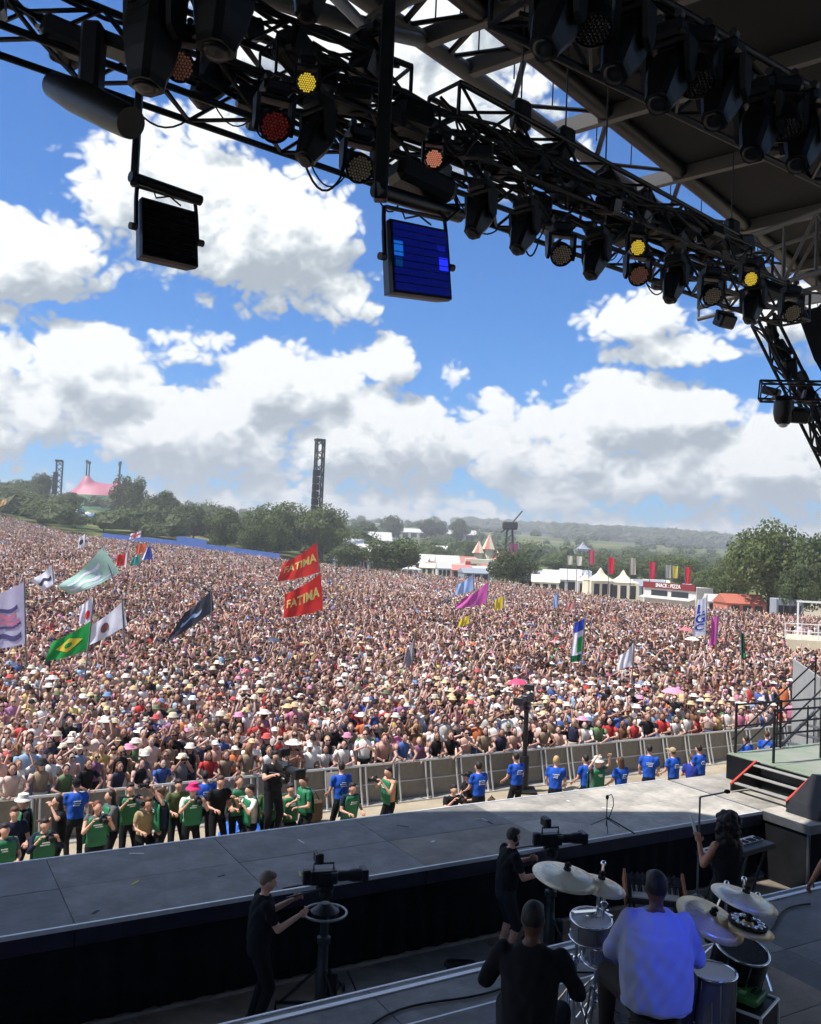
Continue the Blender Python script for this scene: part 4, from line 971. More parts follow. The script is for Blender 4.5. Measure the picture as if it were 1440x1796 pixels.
crowd_mass('crowd_near', 'dense festival crowd standing just behind the front rows', a_[d_ < 38], 0, 40, r1)
crowd_mass('crowd_middle', 'dense festival crowd filling the middle of the field', np.vstack([a_[d_ >= 38], (b_ := crowd_points(60, 88, .62, r1))]), 1, 40, r1)
crowd_mass('crowd_far', 'far festival crowd reaching back to the trees and stalls', np.vstack([crowd_points(88, 125, .78, r1), crowd_points(125, 245, .98, r1)]), 2, 30, r1)
# ------------------------------------------------------------------ barrier along the pit
M_bar = smat('barrier_aluminium', (206, 205, 202), rough=.4, metal=.55, var=.12, scale=3)
M_barp = smat('barrier_perforated_sheet', (128, 124, 116), rough=.6, metal=.25, var=.16, scale=5, dirt=.2)
def barrier_proto():
    r_ = thing('crowd_barrier', '', 'barrier', (0, 0, 0), SROT, 'crowd barrier sections along the pit')
    mb = MB(); mb.box((0, 0, .5), (.98, .03, .94)); mb.build('sheet', M_barp, r_)
    mb = MB(); mb.tube((-.5, 0, 1.0), (.5, 0, 1.0), .035, n=8); mb.build('top_rail', M_bar, r_)
    for k in (-.42, .42):
        mb = MB(); mb.path([(k, -.03, .97), (k, -.12, .55), (k, -.26, .03)], .028, 6); mb.build('brace', M_bar, r_)
    mb = MB(); mb.tube((-.48, -.02, .5), (.48, -.02, .5), .02, n=6); mb.build('mid_rail', M_bar, r_)
    mb = MB(); mb.box((0, -.16, .02), (.98, .34, .03)); mb.build('foot_plate', M_bar, r_)
    return r_
bp = barrier_proto(); first = True; k = 0
for u_ in np.arange(-1.5, 29.5, 1.0):
    p = SV(u_, BARV, 0)
    if not visible(p[0], p[1], .8, 40, 20): continue
    k += 1
    o = bp if first else copy_tree(bp); first = False; o.location = p
    o['label'] = 'aluminium crowd barrier section with slanting braces, %s from left along the pit' % ordn(k)

# ------------------------------------------------------------------ detailed people (skin, clothes and hair grown as smooth surfaces)
def voxel(mb, name, m, parent, size, smooth=6, origin=None, raw=None):
    if origin is not None: mb.v = [v - np.asarray(origin, float) for v in mb.v]
    me = mb.mesh(name)
    bm = bmesh.new(); bm.from_mesh(me); bmesh.ops.recalc_face_normals(bm, faces=bm.faces); bm.to_mesh(me); bm.free()
    o = bpy.data.objects.new('tmp', me); COL.objects.link(o)
    rm = o.modifiers.new('r', 'REMESH'); rm.mode = 'VOXEL'; rm.voxel_size = size; rm.use_smooth_shade = True
    if smooth: sm_ = o.modifiers.new('s', 'SMOOTH'); sm_.factor = .5; sm_.iterations = smooth
    dg = bpy.context.evaluated_depsgraph_get(); me2 = bpy.data.meshes.new_from_object(o.evaluated_get(dg)); bpy.data.objects.remove(o); bpy.data.meshes.remove(me)
    if raw is not None and raw.n:
        rm_ = raw.mesh('raw'); bm = bmesh.new(); bm.from_mesh(rm_); bmesh.ops.recalc_face_normals(bm, faces=bm.faces); bm.from_mesh(me2); bm.to_mesh(me2); bm.free(); bpy.data.meshes.remove(rm_); me2.shade_smooth()
    me2.name = name; me2.materials.clear(); me2.materials.append(m); return link(name, me2, None, parent)
from mathutils import noise as mnoise
def wrinkle(me, amp):
    n = len(me.vertices); co = np.empty(n * 3, np.float32); me.vertices.foreach_get('co', co); co = co.reshape(-1, 3); nr = np.empty(n * 3, np.float32); me.vertices.foreach_get('normal', nr); nr = nr.reshape(-1, 3)
    x, y, z = co.T; w_ = np.sin(x * 31 + 6 * np.sin(z * 7) + y * 9) * .5 + np.sin(z * 26 + 5 * np.sin(x * 11 + 1) - y * 12) * .5 + .6 * np.sin(x * 57 - z * 33 + 4 * np.sin(y * 13))
    co += nr * (w_ * amp * .6)[:, None]; me.vertices.foreach_set('co', co.ravel()); me.update()
def cap(mb, p, q, r0, r1, n=10):
    """capsule-like limb"""
    p = np.asarray(p, float); q = np.asarray(q, float); d = q - p
    if np.linalg.norm(d) < 1e-6: return
    mb.tube(p, q, r0, r1, n); mb.ball(p, r0 * .995, n, 6); mb.ball(q, r1 * .995, n, 6)
SK_LIGHT = smat('skin_light', (214, 164, 140), rough=.55, var=.08, scale=8); SK_DARK = smat('skin_dark_brown', (92, 60, 46), rough=.5, var=.1, scale=8); SK_MID = smat('skin_mid', (188, 132, 104), rough=.55, var=.08, scale=8)
CL = {}
def cloth(rgb, name=None):
    k = name or 'cloth_%d_%d_%d' % rgb
    return smat(k, rgb, rough=.85, var=.16, scale=7, bump=.35, bscale=18, spec=.2)
def hair_m(rgb): return smat('hair_%d_%d_%d' % rgb, rgb, rough=.6, var=.35, scale=30, bump=.7, bscale=60)
def hand(mb, wr, d, palm_n, curl=.5, s_=1.0):
    """palm with five bent fingers; d = direction of the forearm, palm_n = normal of the palm"""
    d = np.asarray(d, float); d /= np.linalg.norm(d); n_ = np.asarray(palm_n, float); n_ = n_ - d * (n_ @ d); n_ /= (np.linalg.norm(n_) + 1e-9); sd = np.cross(d, n_)
    M_ = np.stack([sd, d, n_], 1)
    mb.ball(wr + d * .045 * s_, (.042 * s_, .05 * s_, .018 * s_), 10, 6, M_)
    for k, (off, ln) in enumerate(((-.031, .068), (-.01, .08), (.011, .075), (.03, .06))):
        a = wr + d * .085 * s_ + sd * off * s_; b = a + (d * math.cos(curl * .7) + n_ * math.sin(curl * .7)) * ln * .55 * s_; c = b + (d * math.cos(curl * 1.9) + n_ * math.sin(curl * 1.9)) * ln * .5 * s_
        cap(mb, a, b, .0105 * s_, .0098 * s_, 6); cap(mb, b, c, .0098 * s_, .0085 * s_, 6)
    a = wr + d * .03 * s_ - sd * .036 * s_; b = a + (d * .6 - sd * .55 + n_ * .35) * .045 * s_; c = b + (d * .75 - sd * .1 + n_ * .5) * .035 * s_
    cap(mb, a, b, .0135 * s_, .0115 * s_, 6); cap(mb, b, c, .0115 * s_, .0095 * s_, 6)
def figure(name, label, loc, yaw, J, skin, cols, voxel_size=.012, build=1.0, cat='person', group=None, shorts=False, sleeves=.5, hair='short', hat=None, hatcol=None, fingers=True, beard=False, dress=False, tabard=None, headdir=(0, 1, 0), glasses=False, baggy=0.0):
    """J: joints in local space facing +Y: hip, chest, neck, head, l/r shoulder elbow wrist hipj knee ankle"""
    root = thing(name, label, cat, loc, yaw, group); A = lambda k: np.asarray(J[k], float)
    b_ = build; hd = A('head'); nk = A('neck'); ch = A('chest'); hp = A('hip'); hdir = np.asarray(headdir, float); hdir /= np.linalg.norm(hdir); hu = np.array([0, 0, 1.]); hr = np.cross(hdir, hu); hr /= np.linalg.norm(hr); hu = np.cross(hr, hdir); HM = np.stack([hr, hdir, hu], 1)
    H = lambda x, y, z: hd + HM @ np.array([x, y, z])
    tw = np.asarray(A('rs') - A('ls')); tw /= np.linalg.norm(tw)
    def torso(mb, inflate, z0=None, hem=0.0, bw=1.0):
        ax = nk - hp; rings = []
        prof = [(-.06, .150, .115), (.05, .165, .125), (.22, .158 + .02 * (b_ - 1) * 3, .122 + .05 * (b_ - 1) * 2), (.45, .168, .128), (.68, .188, .13), (.86, .185, .112), (.95, .13, .09), (1.03, .06, .06)]
        for t, rx, ry in prof:
            if z0 is not None and t < z0: continue
            c = hp + ax * t if t < .45 else hp + ax * .45 + (nk - (hp + ax * .45)) * ((t - .45) / .55)
            if t > .3: c = c + (ch - (hp + ax * .66)) * max(0, 1 - abs(t - .66) / .4)
            fw = np.cross([0, 0, 1.], tw); fw = -fw if fw[1] < 0 else fw; fw /= np.linalg.norm(fw)
            tt = np.arange(14) / 14 * 2 * math.pi
            rings.append(c + np.outer(np.cos(tt), tw) * (rx * b_ * bw + inflate) + np.outer(np.sin(tt), fw) * (ry * b_ * bw + inflate))
        mb.loft(rings)
    mb = MB(); rawf = MB(); torso(mb, -.004)
    cap(mb, nk - np.array([0, 0, .06]), hd - HM[:, 2] * .08, .058, .052)
    mb.ball(hd, (.076, .094, .116), 14, 10, HM); mb.ball(H(0, .035, -.055), (.052, .055, .062), 10, 7, HM)
    mb.ball(H(0, .098, -.012), (.014, .022, .026), 8, 5, HM); mb.ball(H(0, .088, .028), (.05, .018, .014), 8, 5, HM); mb.ball(H(0, .085, -.062), (.026, .014, .009), 8, 5, HM)
    for sx_ in (-1, 1): mb.ball(H(sx_ * .079, -.005, -.005), (.012, .022, .033), 8, 5, HM); mb.ball(H(sx_ * .045, .06, -.02), (.025, .025, .025), 8, 5, HM)
    for s_ in 'lr':
        S_, E_, W_ = A(s_ + 's'), A(s_ + 'e'), A(s_ + 'w')
        cap(mb, S_, E_, .053 * b_, .041 * b_); cap(mb, E_, W_, .042 * b_, .028 * b_)
        hand(rawf, W_, W_ - E_, J.get(s_ + 'palm', (0, 0, -1)), J.get(s_ + 'curl', .6))
        cap(mb, A(s_ + 'h'), A(s_ + 'k'), .085 * b_, .058 * b_); cap(mb, A(s_ + 'k'), A(s_ + 'a'), .056 * b_, .038)
    body = voxel(mb, 'body', skin, root, voxel_size, raw=rawf)
    # top
    mb = MB(); torso(mb, .014 + baggy * .35, -.06 if baggy else (.05 if not dress else None))
    if baggy: mb.loft([ering(hp + (nk - hp) * t + np.array([0, -.01, 0]), (rx + baggy) * b_, (ry + baggy) * b_, 14) for t, rx, ry in ((-.1, .155, .13), (.1, .165, .14), (.35, .17, .14), (.6, .165, .13), (.8, .15, .11))])
    if sleeves > 0:
        for s_ in 'lr':
            S_, E_, W_ = A(s_ + 's'), A(s_ + 'e'), A(s_ + 'w')
            if sleeves <= 1: cap(mb, S_, S_ + (E_ - S_) * sleeves, .068 * b_, .062 * b_)
            else: cap(mb, S_, E_, .064 * b_, .058 * b_); cap(mb, E_, E_ + (W_ - E_) * min(1, sleeves - 1), .06 * b_, .044 * b_)
    if dress:
        rings = [ering(hp + np.array([0, 0, z]), rx, ry, 14) for z, rx, ry in ((.1, .16, .13), (-.1, .2, .17), (-.5, .24, .2), (-.62, .25, .21))]; mb.loft(rings)
    topo = voxel(mb, 'shirt' if not dress else 'dress', cols['top'], root, voxel_size * 1.1, 8)
    wrinkle(topo.data, .007 if voxel_size > .015 else .009)
    # trousers
    if not dress:
        mb = MB(); fwv = np.array([0, 1., 0]); mb.loft([ering(hp + np.array([0, 0, z]), rx * b_, ry * b_, 14) for z, rx, ry in ((-.12, .15, .12), (-.04, .172, .13), (.07, .168, .128), (.1, .162, .125))])
        for s_ in 'lr':
            Hh, Kk, Aa = A(s_ + 'h'), A(s_ + 'k'), A(s_ + 'a')
            cap(mb, Hh, Kk, .1 * b_, .074 * b_)
            if not shorts: cap(mb, Kk, Kk + (Aa - Kk) * .94, .072 * b_, .058)
        voxel(mb, 'shorts' if shorts else 'trousers', cols['bottom'], root, voxel_size * 1.1, 8)
    mb = MB()
    for s_ in 'lr':
        Aa = A(s_ + 'a'); f = np.asarray(J.get(s_ + 'foot', (0, 1, 0)), float)
        cap(mb, Aa + np.array([0, 0, -.01]) - f * .03, Aa + f * .14 + np.array([0, 0, -.045]), .05, .04); cap(mb, Aa - f * .05 + np.array([0, 0, -.045]), Aa + f * .14 + np.array([0, 0, -.05]), .04, .036)
    voxel(mb, 'shoes', cols.get('shoes', M_blk), root, voxel_size * 1.3, 4)
    # hair
    mb = MB()
    if hair == 'short': mb.ball(H(0, -.022, .03), (.084, .09, .105), 14, 10, HM); mb.ball(H(0, .03, .085), (.07, .06, .045), 10, 6, HM)
    elif hair == 'curly':
        rg = random.Random(4); mb.ball(H(0, -.04, .03), (.13, .13, .13), 12, 8, HM)
        for _ in range(70):
            a1 = rg.uniform(0, 6.28); e1 = rg.uniform(-.9, 1.4); v_ = np.array([math.cos(a1) * math.cos(e1), math.sin(a1) * math.cos(e1), math.sin(e1)])
            if v_[1] > .35 and v_[2] < .45: continue
            mb.ball(H(*(v_ * np.array([.135, .125, .145]) + np.array([0, -.045, .02]))), rg.uniform(.025, .045), 7, 5)
        for _ in range(34):
            a1 = rg.uniform(2.6, 6.8); mb.ball(H(.11 * math.cos(a1), -.05 + .08 * math.sin(a1), rg.uniform(-.24, -.05)), rg.uniform(.03, .05), 7, 5)
    elif hair == 'long':
        mb.ball(H(0, -.022, .03), (.086, .092, .108), 14, 10, HM)
        mb.loft([ering(H(0, y, z), rx, ry, 10) for y, z, rx, ry in ((-.03, .02, .09, .075), (-.06, -.1, .1, .06), (-.09, -.24, .1, .05), (-.09, -.34, .06, .03))])
    if beard: mb.ball(H(0, .05, -.085), (.055, .055, .05), 10, 6, HM)
    voxel(mb, 'hair', cols['hair'], root, voxel_size * .9, 2)
    if hat == 'cap':
        mb = MB(); mb.ball(H(0, -.01, .05), (.092, .106, .085), 12, 8, HM); mb.box(H(0, .13, .055), (.14, .13, .016), HM); mb.build('cap', hatcol, root, smooth='auto')
    elif hat == 'bucket':
        mb = MB(); mb.lathe([(.16, .02), (.155, .035), (.105, .07), (.095, .14), (.06, .152), (0, .155)], 16, hd, HM); mb.build('sun_hat', hatcol, root, smooth='auto')
    elif hat == 'phones':
        mb = MB(); mb.path([H(.095 * math.cos(t), -.01, .115 * math.sin(t) + .01) for t in np.linspace(0, math.pi, 12)], .012, 6)
        for sx_ in (-1, 1): mb.ball(H(sx_ * .09, -.005, 0), (.022, .042, .048), 10, 6, HM)
        mb.build('headset', M_blk, root, smooth=True)
    if glasses: mb = MB(); mb.box(H(0, .096, .02), (.13, .018, .035), HM); mb.build('sunglasses', M_blk, root)
    if tabard is not None:
        mb = MB(); fw = np.cross([0, 0, 1.], tw); fw = -fw if fw[1] < 0 else fw
        for sgn in (1, -1):
            tt = np.linspace(-1, 1, 9); rows = []
            for t in np.linspace(-.02, .98, 8):
                c = hp + (nk - hp) * t + (ch - (hp + (nk - hp) * .66)) * max(0, 1 - abs(t - .66) / .4)
                ww = .2 * b_ if t < .85 else .16; dep = (.145 - .03 * max(0, t - .7) / .3) * b_ + .012
                rows.append([c + tw * ww * q + fw * sgn * dep * (1 - .28 * q * q) for q in tt])
            mb.add(np.array(rows).reshape(-1, 3), [(i * 9 + j, i * 9 + j + 1, (i + 1) * 9 + j + 1, (i + 1) * 9 + j) for i in range(7) for j in range(8)])
        tb = mb.build('tabard', tabard, root, smooth=True); so = tb.modifiers.new('t', 'SOLIDIFY'); so.thickness = .012
    return root
def joints(h=1.74, hip_y=0.0, lean=0.0, crouch=0.0, twist=0.0, la=None, ra=None, w=1.0, sit=False):
    s_ = h / 1.74; hz = (.93 - crouch) * s_; J = {}
    up_ = np.array([0, math.sin(lean), math.cos(lean)]); J['hip'] = np.array([0, hip_y, hz]); J['chest'] = J['hip'] + up_ * .37 * s_; J['neck'] = J['hip'] + up_ * .54 * s_ + np.array([0, .005, 0]); J['head'] = J['neck'] + np.array([0, .03 + math.sin(lean) * .1, .155]) * s_
    for k, sx_ in (('l', -1), ('r', 1)):
        J[k + 's'] = J['hip'] + up_ * .49 * s_ + np.array([sx_ * .185 * w * s_ * math.cos(twist), sx_ * .185 * w * s_ * math.sin(twist), 0])
        J[k + 'h'] = J['hip'] + np.array([sx_ * .09, 0, -.04]); kn = crouch * .9
        J[k + 'a'] = np.array([sx_ * .12, hip_y * 0 - .02 - (.0 if not crouch else .06), .075])
        mid = (J[k + 'h'] + J[k + 'a']) / 2; ll = .86 * s_; dist = np.linalg.norm(J[k + 'h'] - J[k + 'a']); bow = math.sqrt(max(0, (ll / 2) ** 2 - (dist / 2) ** 2))
        J[k + 'k'] = mid + np.array([sx_ * .03, bow, 0])
    def arm(k, spec):
        S_ = J[k + 's']; sx_ = -1 if k == 'l' else 1
        if spec is None: J[k + 'e'] = S_ + np.array([sx_ * .07, -.03, -.29]) * s_; J[k + 'w'] = J[k + 'e'] + np.array([-sx_ * .02, .1, -.23]) * s_; return
        J[k + 'e'] = S_ + np.asarray(spec[0]) * s_; J[k + 'w'] = J[k + 'e'] + np.asarray(spec[1]) * s_
    arm('l', la); arm('r', ra); return J
M_cam = smat('camera_black', (24, 25, 28), rough=.45, var=.25, scale=14); M_camg = smat('camera_grey', (70, 72, 78), rough=.4, var=.2, scale=14)
def photo_camera(label, loc, yaw, group='cameras held by photographers', lens=.16, white=False):
    r_ = thing('photo_camera', label, 'camera', loc, yaw, group)
    mb = MB(); mb.box((0, 0, 0), (.15, .08, .11), bevel=.015); mb.box((0, 0, .07), (.07, .07, .05), bevel=.015); mb.build('camera_body', M_cam, r_)
    mb = MB(); mb.lathe([(.04, 0), (.042, .03), (.038, .04), (.045, lens * .6), (.05, lens)], 12, (0, .04, 0), rotM(rad(-90), 0, 0)); mb.build('lens_barrel', M_white if white else M_cam, r_, smooth='auto')
# ------------------------------------------------------------------ people in the photo pit
TAB = smat('green_tabard', (30, 122, 80), rough=.6, var=.2, scale=6, bump=.3, bscale=14); BLUE = cloth((38, 88, 190), 'blue_tshirt'); BLK = cloth((26, 27, 31), 'black_cloth'); NAVY = cloth((34, 40, 62), 'navy_cloth'); GREYC = cloth((96, 98, 102), 'grey_cloth'); OLIVE = cloth((92, 100, 66), 'olive_cloth'); WHT = cloth((226, 226, 222), 'white_cloth'); KHA = cloth((180, 160, 126), 'khaki_cloth')
HB = hair_m((34, 26, 22)); HBR = hair_m((84, 58, 40)); HRED = hair_m((110, 58, 38)); HBL = hair_m((190, 160, 110)); HGR = hair_m((150, 146, 140))
TO_STAGE = -VD[:2]; CAMUP = ([(-.06), .2, -.17], [.1, .12, .22])
def arms_cam(): return dict(la=((-.1, .16, -.2), (.12, .14, .22)), ra=((.1, .16, -.2), (-.12, .14, .22)))
def arms_low(): return dict(la=((-.08, .04, -.27), (.08, .2, -.02)), ra=((.08, .04, -.27), (-.08, .2, -.02)))
def arms_up(): return dict(la=((-.14, .1, .12), (.1, .12, .24)), ra=((.14, .1, .12), (-.1, .12, .24)))
def arms_bar(): return dict(la=((-.05, .05, -.27), (.03, .2, -.12)), ra=((.05, .05, -.27), (-.03, .2, -.12)))
def pit(px, py, label, face, top, hair, arms=None, tab=None, hat=None, hatc=None, crouch=0.0, hz=1.76, skin=None, bottom=None, h=1.74, hairkind='short', cam_kind=None, lean=.05, build=.96, shorts=False, camlab=None, white=False, sleeves=.55):
    z = hz - crouch; p = on_plane(px, py, z); p[2] = 0
    J = joints(h, lean=lean, crouch=crouch, **(arms or {}))
    yaw = yaw_to(face); f = np.array([math.sin(-yaw), math.cos(-yaw)])
    r_ = figure('person', label, p, yaw, J, skin or SK_LIGHT, dict(top=top, bottom=bottom or BLK, hair=hair), .02, build, group='people working in the photo pit', hat=hat, hatcol=hatc, tabard=tab, hair=hairkind, shorts=shorts, sleeves=sleeves)
    if top is BLUE or tab is not None:
        rgp = random.Random(px); bk_ = -1 if tab is None else 1; mb = MB(); hp_, nk_ = np.asarray(J['hip']), np.asarray(J['neck'])
        for q in range(3 if tab is None else 2):
            zz = .74 - q * .07; c_ = hp_ + (nk_ - hp_) * zz; w_ = rgp.uniform(.06, .12); dep_ = (.135 if tab is None else .162) * build + .012
            mb.box(c_ + np.array([rgp.uniform(-.02, .02), bk_ * dep_, 0]), (w_ * 1.5, .012, .016))
        mb.build('printed_mark', M_white, r_)
    if cam_kind:
        c = (np.asarray(J['lw']) + np.asarray(J['rw'])) / 2 + np.array([0, .08, .05]); cy_, sy_ = math.cos(yaw), math.sin(yaw)
        photo_camera(camlab, (p[0] + c[0] * cy_ - c[1] * sy_, p[1] + c[0] * sy_ + c[1] * cy_, c[2]), yaw, lens=.34 if cam_kind == 'long' else .14, white=white)
    return r_
S_ = (TO_STAGE[0], TO_STAGE[1]); SL = (-.75, -.5); SR = (.6, -.8); AW = (VD[0], VD[1]); AR = (.2, 1.0)
PINKH = cloth((226, 60, 120), 'pink_cloth'); WHTH = cloth((232, 230, 222), 'white_hat_cloth'); BLKH = cloth((24, 24, 26), 'black_cap_cloth'); PEACH = cloth((216, 160, 130), 'peach_cloth')
pit(8, 1440, 'person in green tabard cut by the left edge of the pit', SR, GREYC, HB, arms_low(), TAB)
pit(48, 1392, 'person in white sun hat and dark jacket in left corner of pit', SL, BLK, HB, arms_low(), TAB, 'bucket', WHTH)
pit(78, 1432, 'crouching photographer with dark sleeves and green tabard at far left', SR, NAVY, HB, arms_cam(), TAB, crouch=.22, cam_kind='short', camlab='black camera held by the crouching photographer at far left', sleeves=1.6)
pit(108, 1393, 'person in black raising a hand to the eyes beside blue shirted guard', SL, BLK, HB, dict(la=((-.2, .12, -.02), (.16, .08, .2)), ra=((.1, .1, -.24), (-.05, .22, .05))), None, hairkind='long')
pit(136, 1366, 'guard in blue shirt and cap with back turned at left', AW, BLUE, HB, arms_bar(), None, 'cap', BLKH)
pit(170, 1402, 'photographer with long red brown hair and green tabard looking up', SR, GREYC, HRED, arms_cam(), TAB, hairkind='long', cam_kind='short', camlab='black camera held by the red haired photographer', sleeves=0.1)
pit(228, 1370, 'photographer in dark trousers aiming a long lens to the right', SR, BLK, HB, arms_cam(), TAB, cam_kind='long', camlab='black camera with long lens aimed right in the pit')
pit(287, 1380, 'photographer in navy with green tabard holding camera overhead', SL, NAVY, HBR, arms_up(), TAB, cam_kind='short', camlab='black camera lifted overhead in the pit', shorts=True)
pit(338, 1372, 'photographer in bright pink hat and green tabard', S_, WHT, HB, arms_cam(), TAB, 'bucket', PINKH, cam_kind='short', camlab='black camera held by the pink hatted photographer')
pit(362, 1352, 'guard in blue shirt behind the pink hatted photographer', AW, BLUE, HB, arms_bar())
pit(384, 1362, 'person in black t-shirt looking down beside pink hatted photographer', SR, BLK, HBR, arms_low(), h=1.8, lean=.1)
pit(418, 1358, 'photographer in green tabard and black trousers right of black t-shirt', SR, GREYC, HBR, arms_low(), TAB, hairkind='long', cam_kind='long', camlab='grey white telephoto camera hanging low in the pit', white=True)
pit(472, 1368, 'grey haired photographer in olive with green tabard bending over bag', SR, OLIVE, HGR, arms_low(), TAB, crouch=.12, cam_kind='short', camlab='black camera held low by the grey haired photographer')
pit(541, 1358, 'short haired photographer in green tabard holding brown bag', SL, TAB, HBR, arms_low(), TAB, lean=.12)
pit(601, 1342, 'guard in blue shirt with back turned beside paper sign', AW, BLUE, HB, arms_bar(), h=1.82)
pit(612, 1368, 'person in navy t-shirt seated writing on a pad', SR, NAVY, HB, arms_low(), TAB, crouch=.3, lean=.2)
pit(686, 1343, 'photographer in green tabard with arms up, alone mid pit', SL, PEACH, HB, arms_cam(), TAB, cam_kind='short', camlab='black camera held up by the lone photographer mid pit', sleeves=0.1)
pit(790, 1371, 'photographer crouched in black aiming over the runway edge', S_, BLK, HB, arms_cam(), crouch=.45, cam_kind='short', camlab='black camera of the photographer crouched in black', lean=.2)
pit(826, 1352, 'person in black with black cap crouched mid pit', SL, BLK, HB, arms_low(), None, 'cap', BLKH, crouch=.28)
pit(842, 1336, 'guard in blue shirt behind the crouched person in black cap', AW, BLUE, HB, arms_bar())
pit(908, 1320, 'guard in blue shirt half hidden by the tall camera post', AW, BLUE, HB, arms_bar(), shorts=True)
pit(976, 1326, 'blond guard in blue shirt right of the camera post', AR, BLUE, HBL, arms_bar())
pit(1046, 1326, 'person in green tabard wrapped in white head cloth', S_, GREYC, HB, arms_up(), TAB, 'bucket', WHTH)
pit(1030, 1334, 'guard in blue shirt beside the white head cloth', AW, BLUE, HB, arms_bar(), hz=1.6, crouch=.1)
pit(1091, 1327, 'dark haired guard in blue shirt facing the crowd', AW, BLUE, HBR, arms_bar(), hairkind='long')
pit(1140, 1306, 'tall guard in blue shirt, largest right of centre', AR, BLUE, HB, arms_bar(), h=1.86, hz=1.88)
pit(1183, 1311, 'guard in blue shirt and brown cap right of the tall guard', AW, BLUE, HBR, arms_bar(), None, 'cap', KHA)
pit(1215, 1322, 'guard in blue shirt sitting low near the right platform', AR, cloth((44, 60, 150), 'deep_blue_tshirt'), HBR, arms_low(), crouch=.25)
pit(1229, 1306, 'guard in blue shirt standing next to the right platform', AW, BLUE, HB, arms_bar())
pit(1312, 1290, 'guard in blue shirt behind the left rail of the platform', AW, BLUE, HB, arms_bar())
pit(1346, 1282, 'guard in blue shirt behind the middle rail of the platform', AR, BLUE, HBR, arms_bar())
for (px, py, lab, fc, tp_, hr, ar, tb, kw) in ((25, 1412, 'person in navy behind the white hatted one at far left', SR, NAVY, HBR, arms_low(), None, {}), (200, 1384, 'photographer in grey and green tabard behind the red haired one', SL, GREYC, HB, arms_cam(), TAB, dict(hairkind='long')), (256, 1392, 'photographer in khaki bending between two green tabards', SR, KHA, HBR, arms_low(), None, dict(crouch=.18, lean=.22)),
    (312, 1364, 'person in olive shirt behind the pink hatted photographer', SR, OLIVE, HB, arms_low(), None, {}), (444, 1374, 'photographer in white and green tabard left of the grey haired one', SL, WHT, HB, arms_cam(), TAB, dict(crouch=.1)), (508, 1372, 'person in khaki kneeling between bags mid pit', SR, KHA, HB, arms_low(), TAB, dict(crouch=.3))):
    pit(px, py, lab, fc, tp_, hr, ar, tb, **kw)
# small things in the pit
pp = on_plane(440, 1455, .2); tp = thing('blue_tarpaulin', 'crumpled blue tarpaulin on the ground behind the runway edge', 'tarpaulin', (pp[0], pp[1], 0))
mb = MB(); n = 16; rg = np.random.default_rng(3); X, Y = np.meshgrid(np.linspace(-.7, .7, n), np.linspace(-.5, .5, n)); Zt = np.maximum(0, .95 - (X / .75) ** 2 * .9 - (Y / .55) ** 2 * .6) * (.75 + rg.uniform(-.1, .1, X.shape)) + .01
mb.add(np.stack([X + rg.uniform(-.03, .03, X.shape), Y, Zt], -1).reshape(-1, 3), [(i * n + j, i * n + j + 1, (i + 1) * n + j + 1, (i + 1) * n + j) for i in range(n - 1) for j in range(n - 1)]); mb.build('sheet', smat('blue_tarp', (50, 110, 215), rough=.35, var=.2, scale=5), tp)
pp = on_plane(632, 1388, .85); sg = thing('paper_sign', 'white paper notice fixed to the barrier beside blue shirted guard', 'notice', SV(*(pp @ UD, BARV - .08, 0)), SROT)
mb = MB(); mb.box((0, 0, .72), (.32, .01, .42)); mb.build('sheet', M_white, sg)
mb = MB(); mb.box((0, -.008, .72), (.04, .006, .14)); mb.build('printed_mark', M_blk, sg)
for (px, py, w_, lab) in ((552, 1420, .32, 'brown camera bag carried in the middle of the pit'), (478, 1440, .35, 'grey camera bag on the ground beside olive photographer'), (862, 1402, .2, 'small heap of bottles at the barrier foot')):
    pp = on_plane(px, py, .3 if w_ > .3 else .1); bg_ = thing('equipment_bag', lab, 'bag', (pp[0], pp[1], .0 if w_ < .33 else .0), .6)
    mb = MB(); mb.box((0, 0, .28 if w_ > .3 else .08), (w_ * 1.2, w_ * .7, .5 if w_ > .3 else .14), bevel=.05); mb.build('bag_body', cloth((92, 74, 58), 'brown_bag'), bg_)
    mb = MB(); mb.path([(-w_ * .4, 0, .5), (0, 0, .72), (w_ * .4, 0, .5)] if w_ > .3 else [(-.05, 0, .14), (0, 0, .2), (.05, 0, .14)], .015, 6); mb.build('strap', M_blk, bg_)
